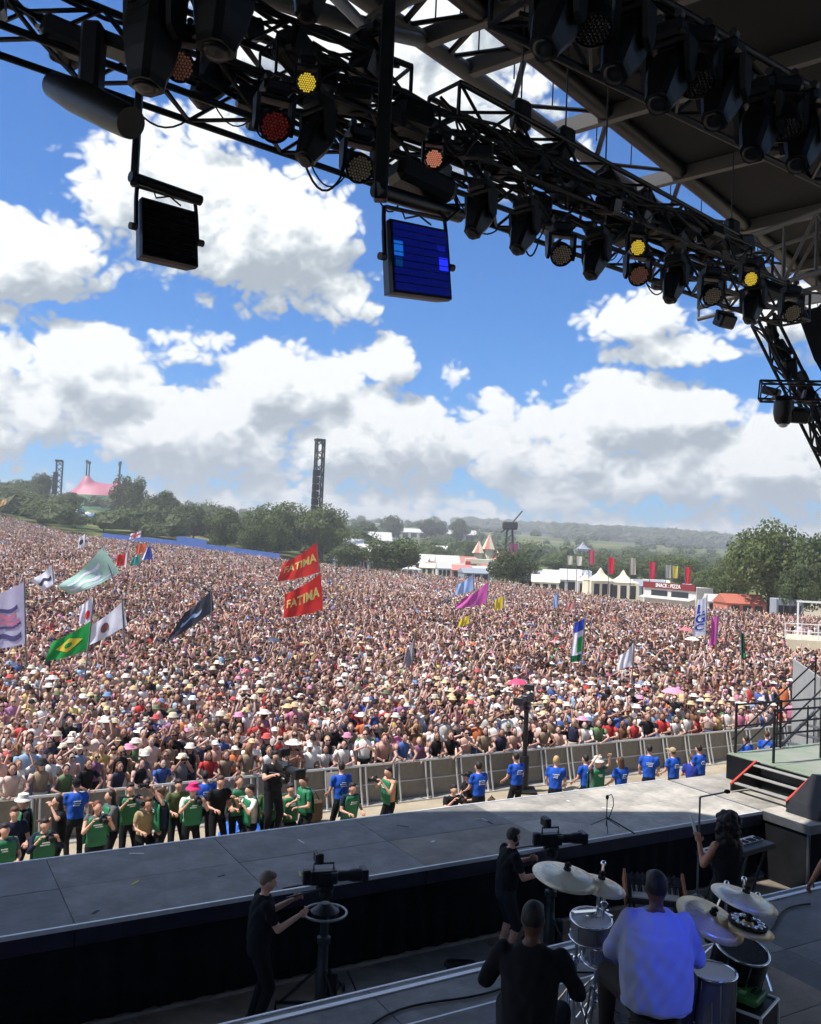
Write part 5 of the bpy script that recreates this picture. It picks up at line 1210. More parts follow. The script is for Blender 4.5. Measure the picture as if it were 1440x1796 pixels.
# broadcast camera operator on a riser at the barrier
pp = on_plane(482, 1312, 2.45); pp[2] = .6; rs = thing('camera_riser', 'small black riser box under the barrier camera operator', 'riser', (pp[0], pp[1], 0), SROT)
mb = MB(); mb.box((0, 0, .29), (1.2, .9, .58), bevel=.02); mb.build('box', M_black, rs)
J = joints(1.8, la=((-.1, .14, -.18), (.1, .2, .1)), ra=((.1, .14, -.18), (-.1, .2, .1)))
figure('person', 'camera operator dressed in black standing on riser at the barrier', pp, yaw_to(SR), J, SK_LIGHT, dict(top=BLK, bottom=BLK, hair=HB), .02, 1.15, group='people working in the photo pit', hat='phones')
def video_camera(label, loc, yaw, s_=1.0, group='broadcast cameras', pitch=0.0, post=None):
    r_ = thing('broadcast_camera', label, 'camera', loc, yaw, group)
    P = lambda x, y, z: (x * s_, y * s_, z * s_)
    mb = MB(); mb.box(P(0, -.05, 0), P(.16, .42, .2), bevel=.02 * s_); mb.box(P(0, -.3, .01), P(.12, .12, .22), bevel=.02 * s_); mb.box(P(.09, -.02, .02), P(.03, .2, .12), bevel=.008); mb.build('camera_body', M_cam, r_)
    mb = MB(); mb.lathe([(.07 * s_, 0), (.08 * s_, .04 * s_), (.075 * s_, .16 * s_), (.095 * s_, .24 * s_), (.1 * s_, .38 * s_), (.085 * s_, .385 * s_)], 16, P(0, .16, .0), rotM(rad(-90), 0, 0)); mb.build('lens_barrel', M_cam, r_, smooth='auto')
    mb = MB(); mb.box(P(0, .57, .0), P(.24, .1, .2), bevel=.01); mb.build('lens_hood', M_cam, r_)
    mb = MB(); mb.path([P(0, -.2, .1), P(0, -.2, .2), P(0, .1, .2), P(0, .1, .1)], .018 * s_, 6); mb.build('carry_handle', M_camg, r_)
    mb = MB(); mb.box(P(-.02, -.12, .29), P(.24, .1, .16), bevel=.015); mb.box(P(-.02, -.18, .29), P(.2, .02, .12)); mb.build('viewfinder', M_cam, r_)
    for sx_ in (-1, 1): mb = MB(); mb.path([P(sx_ * .08, -.1, -.14), P(sx_ * .16, -.35, -.16), P(sx_ * .18, -.62, -.2)], .014 * s_, 6); mb.build('pan_bar', M_camg, r_)
    mb = MB(); mb.box(P(0, -.02, -.15), P(.14, .26, .09), bevel=.02); mb.lathe([(.07 * s_, 0), (.1 * s_, -.03 * s_), (.1 * s_, -.1 * s_), (.05 * s_, -.14 * s_)], 14, P(0, 0, -.18)); mb.build('pan_head', M_cam, r_)
    mb = MB(); mb.box(P(.1, .1, .06), P(.04, .1, .05)); mb.ball(P(-.09, -.2, -.02), .02 * s_, 6, 4); mb.build('side_control', M_camg, r_)
    return r_
f_ = np.array(SR); f_ = f_ / np.linalg.norm(f_)
video_camera('big black broadcast camera on the operator riser at the barrier', (pp[0] + f_[0] * .5, pp[1] + f_[1] * .5, 2.15), yaw_to(SR))
# tall camera post in the pit
b0 = on_plane(918, 1388, 0); cp = thing('camera_post', 'slim black post holding a remote camera above the barrier', 'camera post', b0)
stick('post', (0, 0, 0), (0, 0, 2.4), .07, M_black, cp, 10); stick('post', (0, 0, 0), (0, 0, 1.0), .13, M_black, cp, 10)
mb = MB(); mb.box((0, 0, .04), (.7, .7, .08), bevel=.02); mb.build('base_plate', M_black, cp)
video_camera('black remote camera on top of the slim post', b0 + np.array([0, 0, 2.62]), yaw_to((-.5, -.85)), 1.1)

# ------------------------------------------------------------------ camera crew in the trench
pA = on_plane(446, 1802, 1.0)
J = joints(1.83, lean=.06, la=((-.05, .17, -.22), (.0, .24, .10)), ra=((.06, .13, -.25), (-.04, .25, .12))); J['lpalm'] = (1, 0, 0); J['rpalm'] = (-1, 0, 0); J['lcurl'] = J['rcurl'] = .9
figure('person', 'camera operator in black t-shirt and trousers at left of the trench', pA, yaw_to((.93, .36)), J, SK_LIGHT, dict(top=BLK, bottom=BLK, hair=hair_m((120, 100, 82))), .011, 1.08, group='camera crew in the trench', sleeves=.62, headdir=(.1, 1, -.25))
def pedestal(px, py, label, camlabel, yaw, camz, ring=True):
    p = on_plane(px, py, 1.0); r_ = thing('camera_pedestal', label, 'pedestal', p, yaw, 'camera pedestals in the trench')
    mb = MB(); mb.lathe([(.085, .06), (.085, .5), (.07, .52), (.065, .8), (.085, .82), (.085, .9), (.055, .92), (.05, camz - .42)], 16); mb.build('column', smat('pedestal_grey', (58, 60, 62), rough=.4, var=.2), r_, smooth='auto')
    for k in range(3):
        a = k * 2.094 + .3; c_, s_ = math.cos(a), math.sin(a)
        mb = MB(); mb.path([(c_ * .07, s_ * .07, .5), (c_ * .5, s_ * .5, .1)], .018, 6); mb.build('strut', M_black, r_)
        mb = MB(); mb.path([(c_ * .06, s_ * .06, .09), (c_ * .56, s_ * .56, .09), (c_ * .56, s_ * .56, .0)], .022, 6); mb.build('leg', M_black, r_)
    mb = MB(); mb.box((.02, .14, .28), (.12, .1, .42), bevel=.02); mb.build('weight_box', M_fix2, r_)
    mb = MB(); mb.path([(.1, .3, .5), (.16, .42, .25), (.2, .45, .02), (.12, .5, .01)], .01, 6); mb.build('cable', M_blk, r_)
    if ring:
        mb = MB(); mb.path([(.27 * math.cos(t), .27 * math.sin(t), camz - .42) for t in np.linspace(0, 2 * math.pi, 33)], .016, 6); mb.build('steering_ring', smat('ring_grey', (150, 152, 152), rough=.35, metal=.4), r_, smooth=True)
        for k in range(3): stick('spoke', (0, 0, camz - .42), (.27 * math.cos(k * 2.094), .27 * math.sin(k * 2.094), camz - .42), .012, M_fix2, r_)
        mb = MB(); mb.lathe([(.17, camz - .45), (.18, camz - .4), (.12, camz - .36), (.06, camz - .3)], 18); mb.build('ring_hub', M_fix2, r_, smooth='auto')
    return p
yA = yaw_to((.96, .28)); p1 = pedestal(562, 1772, 'camera pedestal with grey steering ring in the trench', '', yA, 1.62)
video_camera('black broadcast camera on the pedestal at left of the trench', p1 + np.array([0, 0, 1.64]), yA, .84)
pB = on_plane(882, 1684, 1.0)
J = joints(1.85, lean=.08, la=((-.06, .14, -.23), (.02, .26, .04)), ra=((.06, .1, -.26), (-.02, .27, .03))); J['lpalm'] = (1, 0, 0); J['rpalm'] = (-1, 0, 0); J['lcurl'] = J['rcurl'] = .9
figure('person', 'bearded camera operator in black shirt and shorts behind the cymbals', pB, yaw_to((.95, .3)), J, SK_LIGHT, dict(top=BLK, bottom=cloth((40, 42, 46), 'charcoal_cloth'), hair=hair_m((62, 54, 48))), .011, 1.1, group='camera crew in the trench', sleeves=.6, shorts=True, hat='phones', beard=True, headdir=(.1, 1, -.15))
yB = yaw_to((.97, .24)); p2 = pedestal(962, 1672, 'plain camera pedestal behind the left cymbals', '', yB, 1.6, False)
video_camera('black broadcast camera in front of the bearded operator', p2 + np.array([0, 0, 1.64]), yB, .84)
mb = MB(); ck = thing('cable_heap', 'small black cable heap on the trench floor', 'cable', on_plane(808, 1702, 1.0))
for q in range(4): mb.path([((.16 + .02 * q) * math.cos(t), (.1 + .015 * q) * math.sin(t), .02 + .02 * q + .01 * math.sin(3 * t)) for t in np.linspace(0, 6.28, 20)], .018, 5)
mb.build('coil', M_blk, ck, smooth=True)

# ------------------------------------------------------------------ drum riser, drummer and kit
RZ = 3.0
riser = deck('drum_riser', 'grey drum riser deck at lower right under the drum kit', 1.9, 7.4, 1.2, 6.2, RZ, 2.44, 1.22, [M_deck, M_deck2], rr, drop=.2)
mb = MB(); mb.box((2.75, 2.5, -.3), (5.4, 4.9, .58)); mb.build('skirt', M_drape, riser)
mb = MB(); mb.box((2.75, 5.012, .17), (5.5, .02, .05)); mb.build('edge_trim', M_alu, riser)
pD = on_plane(1150, 1757, RZ + .55); pD[2] = RZ
J = joints(1.82, lean=.16, w=1.0); fac = (.12, 1.0)
for k, sx_ in (('l', -1), ('r', 1)):
    J[k + 'h'] = np.array([sx_ * .12, .02, .56]); J[k + 'k'] = np.array([sx_ * .3, .42, .54]); J[k + 'a'] = np.array([sx_ * .3, .46, .09])
dz = np.array([0, 0, .6]) - J['hip']
for k in ('hip', 'chest', 'neck', 'head', 'ls', 'rs'): J[k] = J[k] + dz
J['le'] = J['ls'] + np.array([-.12, .05, -.27]); J['lw'] = J['le'] + np.array([.06, .26, .0]); J['re'] = J['rs'] + np.array([.12, .05, -.27]); J['rw'] = J['re'] + np.array([-.04, .27, .02])
SHIRT = smat('pale_blue_white_shirt', (168, 172, 202), rough=.8, var=.03, scale=5, bump=.3, bscale=9, spec=.2)
dr = figure('person', 'drummer in pale blue shirt seated with back turned at the kit', pD, yaw_to(fac), J, SK_DARK, dict(top=SHIRT, bottom=cloth((58, 52, 48), 'dark_brown_trousers'), hair=hair_m((16, 14, 14))), .013, 1.24, sleeves=1.95, headdir=(-.15, 1, -.2), baggy=.05)
cen = np.array(pD)
nk_ = np.asarray(J['neck']); mb = MB(); mb.path([nk_ + np.array([.088 * math.cos(t), .082 * math.sin(t) + .005, -.012 + .012 * math.sin(t)]) for t in np.linspace(0, 2 * math.pi, 21)], .022, 8); mb.build('collar', SHIRT, dr, smooth=True)
hp_ = np.asarray(J['hip']); mb = MB(); mb.path([hp_ + np.array([.245 * math.cos(t), .205 * math.sin(t) - .01, -.05 + .006 * math.sin(9 * t)]) for t in np.linspace(0, 2 * math.pi, 41)], .012, 6); mb.build('hem', SHIRT, dr, smooth=True)
th = thing('drum_throne', 'round black drum stool under the drummer', 'stool', cen)
mb = MB(); mb.lathe([(.15, .4), (.18, .42), (.18, .49), (.14, .5)], 20); mb.build('seat', M_blk, th, smooth='auto'); stick('pole', (0, 0, .05), (0, 0, .42), .02, M_chrome, th)
for k in range(3): stick('leg', (0, 0, .2), (.25 * math.cos(k * 2.09), .25 * math.sin(k * 2.09), .01), .012, M_chrome, th)
# blue stage lamp high behind at right that lights the drummer's back
bl_t = np.array([4.6, 3.3, 9.2]); bw = wash_lamp('wash_lamp', 'blue wash lamp on a side bar above the drummer', bl_t, rad(115), rad(-55), .8, (40, 70, 255), 1.5)
bl = bpy.data.lights.new('blue_lamp', 'SPOT'); bl.energy = 2700; bl.color = (.04, .10, 1.0); bl.spot_size = rad(12); bl.spot_blend = .7; bl.shadow_soft_size = .15
blo = bpy.data.objects.new('lamp_beam', bl); COL.objects.link(blo); blo.parent = bw
tgt = Vector(pD + np.array([.2, -.1, .95])) - (Vector(bl_t) + Vector((0, 0, -.5))); blo.location = (0, 0, -.5)
qrot = Matrix.Rotation(-rad(115), 4, 'Z') @ tgt.to_track_quat('-Z', 'Y').to_matrix().to_4x4(); blo.rotation_euler = qrot.to_euler()
sidebar = thing('side_bar', 'black side lighting bar holding the blue wash lamp', 'bar', bl_t + np.array([0, 0, .05])); stick('tube', (-1.5, -.8, 0), (6, 3, 0), .04, M_truss, sidebar)
stick('hanger', (0, 0, 0), (0, 0, 5.2), .02, M_truss, sidebar)

M_cym = smat('cymbal_sky_sheen_bronze', (242, 236, 216), rough=.28, metal=.15, var=.18, scale=4); M_cymd = smat('cymbal_tan_bronze', (222, 200, 152), rough=.3, metal=.2, var=.2, scale=4)  # sky reflection put into lighter, barely metallic base colours
def cymbal(px, py, z, r, tx, ty, lab, m=M_cym, base=None, jingles=False):
    c = on_plane(px, py, z); r_ = thing('cymbal', lab, 'cymbal', c, 0, 'cymbals of the drum kit'); M_ = rotM(rad(tx), rad(ty), 0)
    mb = MB(); mb.lathe([(r, 0), (r * .7, .022), (r * .25, .035), (r * .2, .05), (r * .1, .062), (.012, .064)], 40, (0, 0, 0), M_); mb.build('disc', m, r_, smooth=True)
    mb = MB(); mb.tube(M_ @ np.array([0, 0, .06]), M_ @ np.array([0, 0, .12]), .012, n=8); mb.box(M_ @ np.array([0, 0, .10]), (.05, .018, .018), M_); mb.lathe([(.03, .06), (.03, .075), (.0, .08)], 10, (0, 0, 0), M_); mb.build('wing_nut', M_blk, r_)
    if jingles:
        mb = MB(); mb.lathe([(r * .72, .03), (r * .74, .05), (r * .66, .055), (r * .66, .04)], 28, (0, 0, 0), M_); mb.build('jingle_ring', M_blk, r_)
        for k in range(12):
            a = k * math.pi / 6; mb = MB(); mb.lathe([(.03, .05), (.03, .056), (.005, .062)], 8, M_ @ np.array([r * .5 * math.cos(a), r * .5 * math.sin(a), 0]), M_); mb.build('jingle', M_chrome, r_)
    s_ = thing('cymbal_stand', 'chrome stand under the ' + lab.split(' cymbal')[0] + ' cymbal', 'stand', (c[0] if base is None else base[0], c[1] if base is None else base[1], RZ), 0, 'chrome stands of the drum kit')
    off = np.array([c[0], c[1], c[2]]) - np.array(s_.location); knee = np.array([0, 0, off[2] * .75])
    stick('tube', (0, 0, .05), knee, .014, M_chrome, s_, 8); stick('boom_arm', knee, off + np.array([0, 0, -.03]), .010, M_chrome, s_, 8)
    mb = MB(); mb.ball(knee, .028, 8, 6); mb.box(knee * .55, (.05, .05, .05), bevel=.01); mb.build('joint', M_chrome, s_, smooth='auto')
    for k in range(3):
        a = k * 2.094 + .7; stick('leg', (0, 0, .32), (.26 * math.cos(a), .26 * math.sin(a), .012), .010, M_chrome, s_); stick('leg_brace', (0, 0, .12), (.13 * math.cos(a), .13 * math.sin(a), .16), .006, M_chrome, s_)
    return r_
b1 = on_plane(1042, 1780, RZ)
cymbal(992, 1539, 4.35, .255, 6, 8, 'large pale cymbal at far left of the kit', base=b1)
cymbal(1052, 1554, 4.28, .2, 5, 10, 'smaller pale cymbal overlapping behind the left one', base=on_plane(1052, 1700, RZ))
cymbal(1305, 1578, 4.22, .25, 4, 12, 'pale cymbal highest at the right of the kit', base=on_plane(1300, 1722, RZ))
cymbal(1245, 1614, 4.05, .265, 16, 16, 'tan cymbal right beside the drummer', M_cymd, base=on_plane(1270, 1700, RZ))
cymbal(1310, 1628, 4.0, .2, 3, 8, 'ring jingle cymbal at far right of the kit', M_cymd, base=on_plane(1325, 1716, RZ), jingles=True)
M_head = smat('drum_head_white', (205, 205, 208), rough=.5, var=.08, scale=8, dirt=.15); M_shell = smat('drum_shell_grey', (112, 112, 118), rough=.35, var=.12); M_shellb = smat('drum_shell_black', (18, 18, 20), rough=.3, var=.2)
def drum(name, lab, c, r, h, M_=np.eye(3), shell=M_shell, lugs=8, legs=False, head=M_head):
    r_ = thing(name, lab, 'drum', c, 0, 'drums of the kit')
    mb = MB(); mb.lathe([(r, 0), (r, h)], 28, (0, 0, 0), M_); mb.build('shell', shell, r_, smooth='auto')
    mb = MB(); mb.lathe([(r * .97, h + .002), (r * .96, h + .006), (.001, h + .007)], 28, (0, 0, 0), M_); mb.build('drum_head', head, r_, smooth='auto')
    for z in (0, h): mb = MB(); mb.path([M_ @ np.array([(r + .008) * math.cos(t), (r + .008) * math.sin(t), z + (.006 if z else 0)]) for t in np.linspace(0, 2 * math.pi, 29)], .011, 6); mb.build('hoop', M_chrome, r_, smooth=True)
    for k in range(lugs):
        a = k * 2 * math.pi / lugs; q = lambda z: M_ @ np.array([(r + .016) * math.cos(a), (r + .016) * math.sin(a), z])
        stick('lug', q(.02), q(h - .01), .006, M_chrome, r_, 5)
    if legs:
        for k in range(3):
            a = k * 2.094 + .2; stick('leg', ((r + .02) * math.cos(a), (r + .02) * math.sin(a), h * .6), ((r + .05) * math.cos(a), (r + .05) * math.sin(a), -c[2] + RZ), .009, M_chrome, r_)
    return r_
c = on_plane(1250, 1705, 3.56); drum('floor_tom', 'grey floor tom right of the drummer', (c[0], c[1], 3.2), .175, .36, legs=True)
c = on_plane(1036, 1612, 3.8); drum('rack_tom', 'small drum with pale head left of the drummer', (c[0], c[1], 3.66), .16, .15, rotM(rad(8), 0, 0), M_shell)
c = on_plane(1060, 1650, 3.6); drum('snare_drum', 'chrome snare drum left of the drummer', (c[0], c[1], 3.45), .18, .15, rotM(rad(5), 0, 0), smat('snare_steel', (170, 172, 176), rough=.25, metal=.8))
c = np.array(pD) + np.array([.12, .75, 0]); drum('kick_drum', 'black kick drum in front of the drummer', (c[0], c[1] + .45, RZ + .29), .28, .42, rotM(rad(90), 0, rad(-6)), M_shellb)
c = on_plane(1288, 1660, 3.6); drum('rack_tom', 'black drum between the right cymbals', (c[0], c[1], 3.32), .21, .3, rotM(rad(12), rad(8), 0), M_shellb, head=M_shellb)
# stands and rack at the left of the drummer
rk = thing('drum_rack', 'chrome rack of stands and clamps between the dark seated figure and drummer', 'rack', on_plane(1035, 1796, RZ)); o_ = np.array(rk.location)
for (x, y, z0, z1, dx) in ((0, 0, 0, 1.05, .1), (.1, .05, 0, .9, -.05), (-.12, .1, 0, .75, .02), (.18, .25, 0, .8, .0), (-.2, -.05, 0, .55, .03)):
    stick('tube', (x, y, z0), (x + dx, y + .05, z1), .013, M_chrome, rk, 8)
    for k in range(3): stick('leg', (x, y, .3), (x + .2 * math.cos(k * 2.1 + x * 9), y + .2 * math.sin(k * 2.1 + x * 9), .01), .009, M_chrome, rk)
    mb = MB(); mb.box((x + dx * .6, y + .03, z1 * .6), (.05, .05, .06), bevel=.01); mb.build('clamp', M_chrome, rk); mb = MB(); mb.box((x + dx * .9, y + .04, z1 * .9), (.06, .04, .04), bevel=.01); mb.build('clamp', M_chrome, rk)
for (x, y, z) in ((-.05, .1, .85), (.08, .15, .8)): mb = MB(); mb.box((x, y, z), (.26, .05, .02), rotM(0, .1, .5)); mb.build('cross_arm', M_chrome, rk)
pdl = thing('bass_pedal', 'chrome pedals on the floor left of the drummer', 'pedal', on_plane(1085, 1785, RZ))
for q in (0, .16):
    mb = MB(); mb.box((q, 0, .06), (.09, .3, .012), rotM(.25, 0, .1)); mb.build('footboard', M_chrome, pdl); mb = MB(); mb.path([(q - .05, .14, .01), (q - .05, .14, .2), (q + .05, .14, .2), (q + .05, .14, .01)], .009, 6); mb.build('frame', M_chrome, pdl)
# electronics at right of the floor tom
c = on_plane(1312, 1756, RZ + .3); ec = thing('equipment_case', 'black equipment case with silver edges right of the floor tom', 'case', (c[0], c[1], RZ), SROT + .35)
mb = MB(); mb.box((0, 0, .15), (.42, .34, .3), bevel=.01); mb.build('case_body', M_black, ec)
for (x, y) in ((-.21, -.17), (.21, -.17), (-.21, .17), (.21, .17)): stick('corner_edge', (x, y, 0), (x, y, .305), .012, M_alu, ec)
for (a, b) in (((-.21, -.17), (.21, -.17)), ((.21, -.17), (.21, .17)), ((-.21, .17), (.21, .17)), ((-.21, -.17), (-.21, .17))): stick('edge', (a[0], a[1], .303), (b[0], b[1], .303), .012, M_alu, ec)
gp_ = thing('drum_module', 'green electronic drum box on top of the black case', 'drum module', np.array(ec.location) + np.array([0, .0, .318]), SROT + .35)
mb = MB(); mb.box((0, 0, .03), (.26, .22, .055), bevel=.01); mb.build('box', smat('module_green', (64, 124, 62), rough=.5, var=.2, scale=12), gp_)
mb = MB(); mb.box((-.05, .03, .061), (.06, .05, .006)); mb.build('display', smat('lcd', (150, 190, 140), rough=.3), gp_)
for k in range(6): mb = MB(); mb.lathe([(.012, 0), (.012, .012), (.001, .013)], 8, (.0 + .035 * (k % 3), -.03 - .04 * (k // 3), .058)); mb.build('knob', M_blk, gp_)
stick('rail', np.array(on_plane(1372, 1720, RZ + .03)) - np.array(ec.location), np.array(on_plane(1420, 1796, RZ + .03)) - np.array(ec.location), .02, M_alu, ec)
# the dark figure in the foreground
pF = on_plane(932, 1602, RZ + 1.33); pF[2] = RZ
J = joints(1.74, lean=.2, w=1.1)
for k, sx_ in (('l', -1), ('r', 1)): J[k + 'h'] = np.array([sx_ * .11, .02, .5]); J[k + 'k'] = np.array([sx_ * .2, .42, .5]); J[k + 'a'] = np.array([sx_ * .2, .44, .08])
dz = np.array([0, 0, .54]) - J['hip']
for k in ('hip', 'chest', 'neck', 'head', 'ls', 'rs'): J[k] = J[k] + dz
J['le'] = J['ls'] + np.array([-.12, .08, -.26]); J['lw'] = J['le'] + np.array([.08, .24, .02]); J['re'] = J['rs'] + np.array([.12, .08, -.26]); J['rw'] = J['re'] + np.array([-.08, .24, .02])
figure('person', 'dark figure in black hooded top seated with back turned left of drummer', pF, yaw_to((.25, 1)), J, SK_DARK, dict(top=BLK, bottom=BLK, hair=hair_m((15, 14, 15))), .014, 1.08, sleeves=1.95, hair='short', headdir=(.1, 1, -.3))
stl = thing('stool', 'black stool under the dark seated figure', 'stool', pF)
mb = MB(); mb.box((0, 0, .22), (.5, .42, .42), bevel=.03); mb.build('seat_box', M_black, stl)
# player at the keyboards
pW = on_plane(1280, 1428, 3.92); pW[2] = 2.2
J = joints(1.68, lean=.06, w=.92, la=((-.1, .08, -.24), (.06, .16, .2)), ra=((.06, .06, -.27), (.0, .2, -.12)))
figure('person', 'musician with big dark curly hair in black sleeveless dress at the keyboard', pW, yaw_to((-.35, .94)), J, SK_MID, dict(top=BLK, bottom=BLK, hair=hair_m((30, 20, 18))), .011, .98, sleeves=0, hair='curly', dress=True)
def keyboard(label, c, yaw, w, d, pitch=0.0, keys=True, wood=False, h=.8):
    r_ = thing('keyboard', label, 'keyboard', c, yaw, 'keyboards on stage'); M_ = rotM(pitch, 0, 0)
    mb = MB(); mb.box((0, 0, 0), (w, d, .07), M_, bevel=.01); mb.build('case', M_black if not wood else smat('synth_panel', (54, 58, 68), rough=.4, var=.15), r_)
    if wood:
        for sx_ in (-1, 1): mb = MB(); mb.box(M_ @ np.array([sx_ * (w / 2 + .012), 0, .02]), (.024, d * 1.02, .14), M_, bevel=.006); mb.build('wood_cheek', smat('walnut', (150, 92, 52), rough=.45, var=.25, scale=12), r_)
        for i in range(9):
            for j in range(3): mb = MB(); mb.lathe([(.011, 0), (.010, .02), (.001, .021)], 8, M_ @ np.array([-w / 2 + .06 + i * (w - .12) / 8, .02 + j * .06, .036]), M_); mb.build('knob', M_camg, r_)
    nk_ = 28
    if keys:
        for i in range(nk_): mb = MB(); mb.box(M_ @ np.array([-w / 2 + .04 + (i + .5) * (w - .08) / nk_, -d * .22, .042]), ((w - .08) / nk_ * .9, d * .45, .02), M_); mb.build('white_key', M_white, r_)
        for i in range(nk_ - 1):
            if i % 7 in (0, 1, 3, 4, 5): mb = MB(); mb.box(M_ @ np.array([-w / 2 + .04 + (i + 1) * (w - .08) / nk_, -d * .12, .056]), ((w - .08) / nk_ * .5, d * .27, .02), M_); mb.build('black_key', M_blk, r_)
    for sx_ in (-1, 1):
        stick('stand_leg', (sx_ * w * .4, -d * .4, -.05), (-sx_ * w * .15, d * .2, -h), .016, M_black, r_)
        stick('stand_leg', (sx_ * w * .4, d * .3, -.05), (sx_ * w * .45, -d * .5, -h), .016, M_black, r_)
    return r_
cK = on_plane(1292, 1490, 3.05); keyboard('long keyboard with white keys beyond the curly haired musician', cK, SROT + math.pi + .1, 1.25, .34, 0, True, False, .85)
cS = on_plane(1147, 1562, 3.75); keyboard('small synthesizer with wooden cheeks beyond the drummer', cS, rad(-8), .5, .3, rad(28), True, True, 1.5)
ms2 = tripod_stand('mic_stand', 'steel microphone stand left of the curly haired musician', on_plane(1222, 1592, 2.2), 1.45, None, M_steel, .014); stick('boom', (0, 0, 1.45), (.36, .1, 1.5), .011, M_steel, ms2); stick('tray_tube', (-.02, 0, .9), (-.1, .05, 1.2), .02, M_white, ms2)
mb = MB(); mb.ball((.4, .11, 1.51), (.045, .03, .03)); mb.build('microphone', M_blk, ms2)
bgc = on_plane(1338, 1528, 1.0); bh = thing('bag_heap', 'crumpled blue grey plastic sheet on the trench floor at right', 'sheet', bgc)
mb = MB(); n = 14; X, Y = np.meshgrid(np.linspace(-.55, .55, n), np.linspace(-.35, .35, n)); Zt = np.maximum(0, .95 - (X / .6) ** 2 - (Y / .4) ** 2) * (.3 + rg.uniform(-.07, .07, X.shape)) + .01
mb.add(np.stack([X, Y + rg.uniform(-.02, .02, X.shape), Zt], -1).reshape(-1, 3), [(i * n + j, i * n + j + 1, (i + 1) * n + j + 1, (i + 1) * n + j) for i in range(n - 1) for j in range(n - 1)]); mb.build('sheet', smat('grey_blue_plastic', (92, 104, 130), rough=.3, var=.4, scale=6), bh)
pE = on_plane(1492, 1440, 3.88); pE[2] = 2.2
J = joints(1.72, la=((-.12, .08, -.24), (-.05, .1, -.22)), ra=None)
figure('person', 'musician in patterned top cut by the right edge of the picture', pE, yaw_to((-.2, 1)), J, SK_MID, dict(top=cloth((130, 128, 134), 'patterned_top'), bottom=BLK, hair=HB), .013, 1.0, shorts=True, sleeves=.2)
# ------------------------------------------------------------------ trees
def leaf_material(name, c1, c2):
    m = bpy.data.materials.new(name); m.use_nodes = True; t = NT(m.node_tree); p = m.node_tree.nodes['Principled BSDF']
    oi = t.n('ShaderNodeObjectInfo'); gp = t.n('ShaderNodeNewGeometry').outputs['Position']
    nz = t.noise(gp, .35, 3, .6); n2 = t.noise(gp, 2.5, 2, .5)
    base = t.ramp(t.m('ADD', t.m('MULTIPLY', nz, .6), t.m('MULTIPLY', n2, .4)), [(.35, c1), (.65, c2)])
    base = t.mix(t.m('MULTIPLY', oi.outputs['Random'], .45), base, (.11, .13, .035, 1))
    t.lk(base, p.inputs['Base Color']); p.inputs['Roughness'].default_value = .6; p.inputs['Specular IOR Level'].default_value = .3
    tr = t.n('ShaderNodeBsdfTranslucent'); t.lk(base, tr.inputs[0]); ms_ = t.n('ShaderNodeMixShader'); ms_.inputs[0].default_value = .28
    out = [n for n in m.node_tree.nodes if n.type == 'OUTPUT_MATERIAL'][0]; t.lk(p.outputs[0], ms_.inputs[1]); t.lk(tr.outputs[0], ms_.inputs[2]); t.lk(ms_.outputs[0], out.inputs[0])
    return m
M_leaf = leaf_material('oak_leaves', (.07, .10, .03), (.16, .20, .065)); M_leafd = leaf_material('dark_leaves', (.055, .078, .03), (.12, .15, .055)); M_bark = smat('bark', (88, 74, 60), rough=.9, var=.3, scale=4, bump=.8, bscale=10)
def crown_mesh(seed, nb, nl, leaf, squash=.85):
    """crown of unit radius: leaf-sized faces spread over many uneven clumps"""
    rg = np.random.default_rng(seed); blobs_ = []
    for _ in range(nb):
        v = rg.normal(size=3); v /= np.linalg.norm(v); v[2] = v[2] * .8 + .1; rr_ = rg.uniform(.35, .82); blobs_.append((v * rr_ * np.array([1, 1, squash]), rg.uniform(.2, .38)))
    blobs_.append((np.zeros(3), .6))
    V = []; F_ = []; n = 0
    per = nl // len(blobs_)
    for c, r in blobs_:
        k = int(per * (r / .3) ** 1.5) + 8; d = rg.normal(size=(k, 3)); d /= np.linalg.norm(d, axis=1)[:, None]; rad_ = r * rg.uniform(.72, 1.12, k)[:, None]
        P = c + d * rad_ * np.array([1, 1, .85]); a = rg.normal(size=(k, 3)); a -= d * (a * d).sum(1)[:, None] * .6; a /= np.linalg.norm(a, axis=1)[:, None]; b = np.cross(a, d + rg.normal(size=(k, 3)) * .4); b /= np.linalg.norm(b, axis=1)[:, None]
        s_ = leaf * rg.uniform(.6, 1.35, k)[:, None]
        Q = np.stack([P - a * s_, P + b * s_ * .7, P + a * s_, P - b * s_ * .7], 1); V.append(Q.reshape(-1, 3)); F_ += [(n + 4 * i, n + 4 * i + 1, n + 4 * i + 2, n + 4 * i + 3) for i in range(k)]; n += 4 * k
    V = np.vstack(V); V[:, 2] -= V[:, 2].min(); V[:, 2] /= V[:, 2].max() * .5; V[:, :2] /= np.abs(V[:, :2]).max()
    me = bpy.data.meshes.new('crown'); me.from_pydata(V.tolist(), [], F_); return me
crowns = [crown_mesh(31 + k, 34, 12000, .032) for k in range(4)]; crownd = [crown_mesh(51 + k, 28, 9000, .036) for k in range(3)]
for c in crowns: c.materials.append(M_leaf)
for c in crownd: c.materials.append(M_leafd)
def trunk_mesh(seed):
    rg = random.Random(seed); mb = MB(); mb.path([(0, 0, -.05), (.01, .01, .3), (0, .02, .7), (.02, 0, 1.2)], [.075, .055, .045, .02], 8)
    for k in range(7):
        a = rg.uniform(0, 6.28); z = rg.uniform(.3, .8); l = rg.uniform(.4, .75); mb.path([(0, 0, z), (math.cos(a) * l * .5, math.sin(a) * l * .5, z + .22), (math.cos(a) * l, math.sin(a) * l, z + .5)], [.03, .02, .008], 5)
    me = mb.mesh('trunk'); me.materials.append(M_bark); me.shade_smooth(); return me
trunks = [trunk_mesh(k) for k in range(3)]
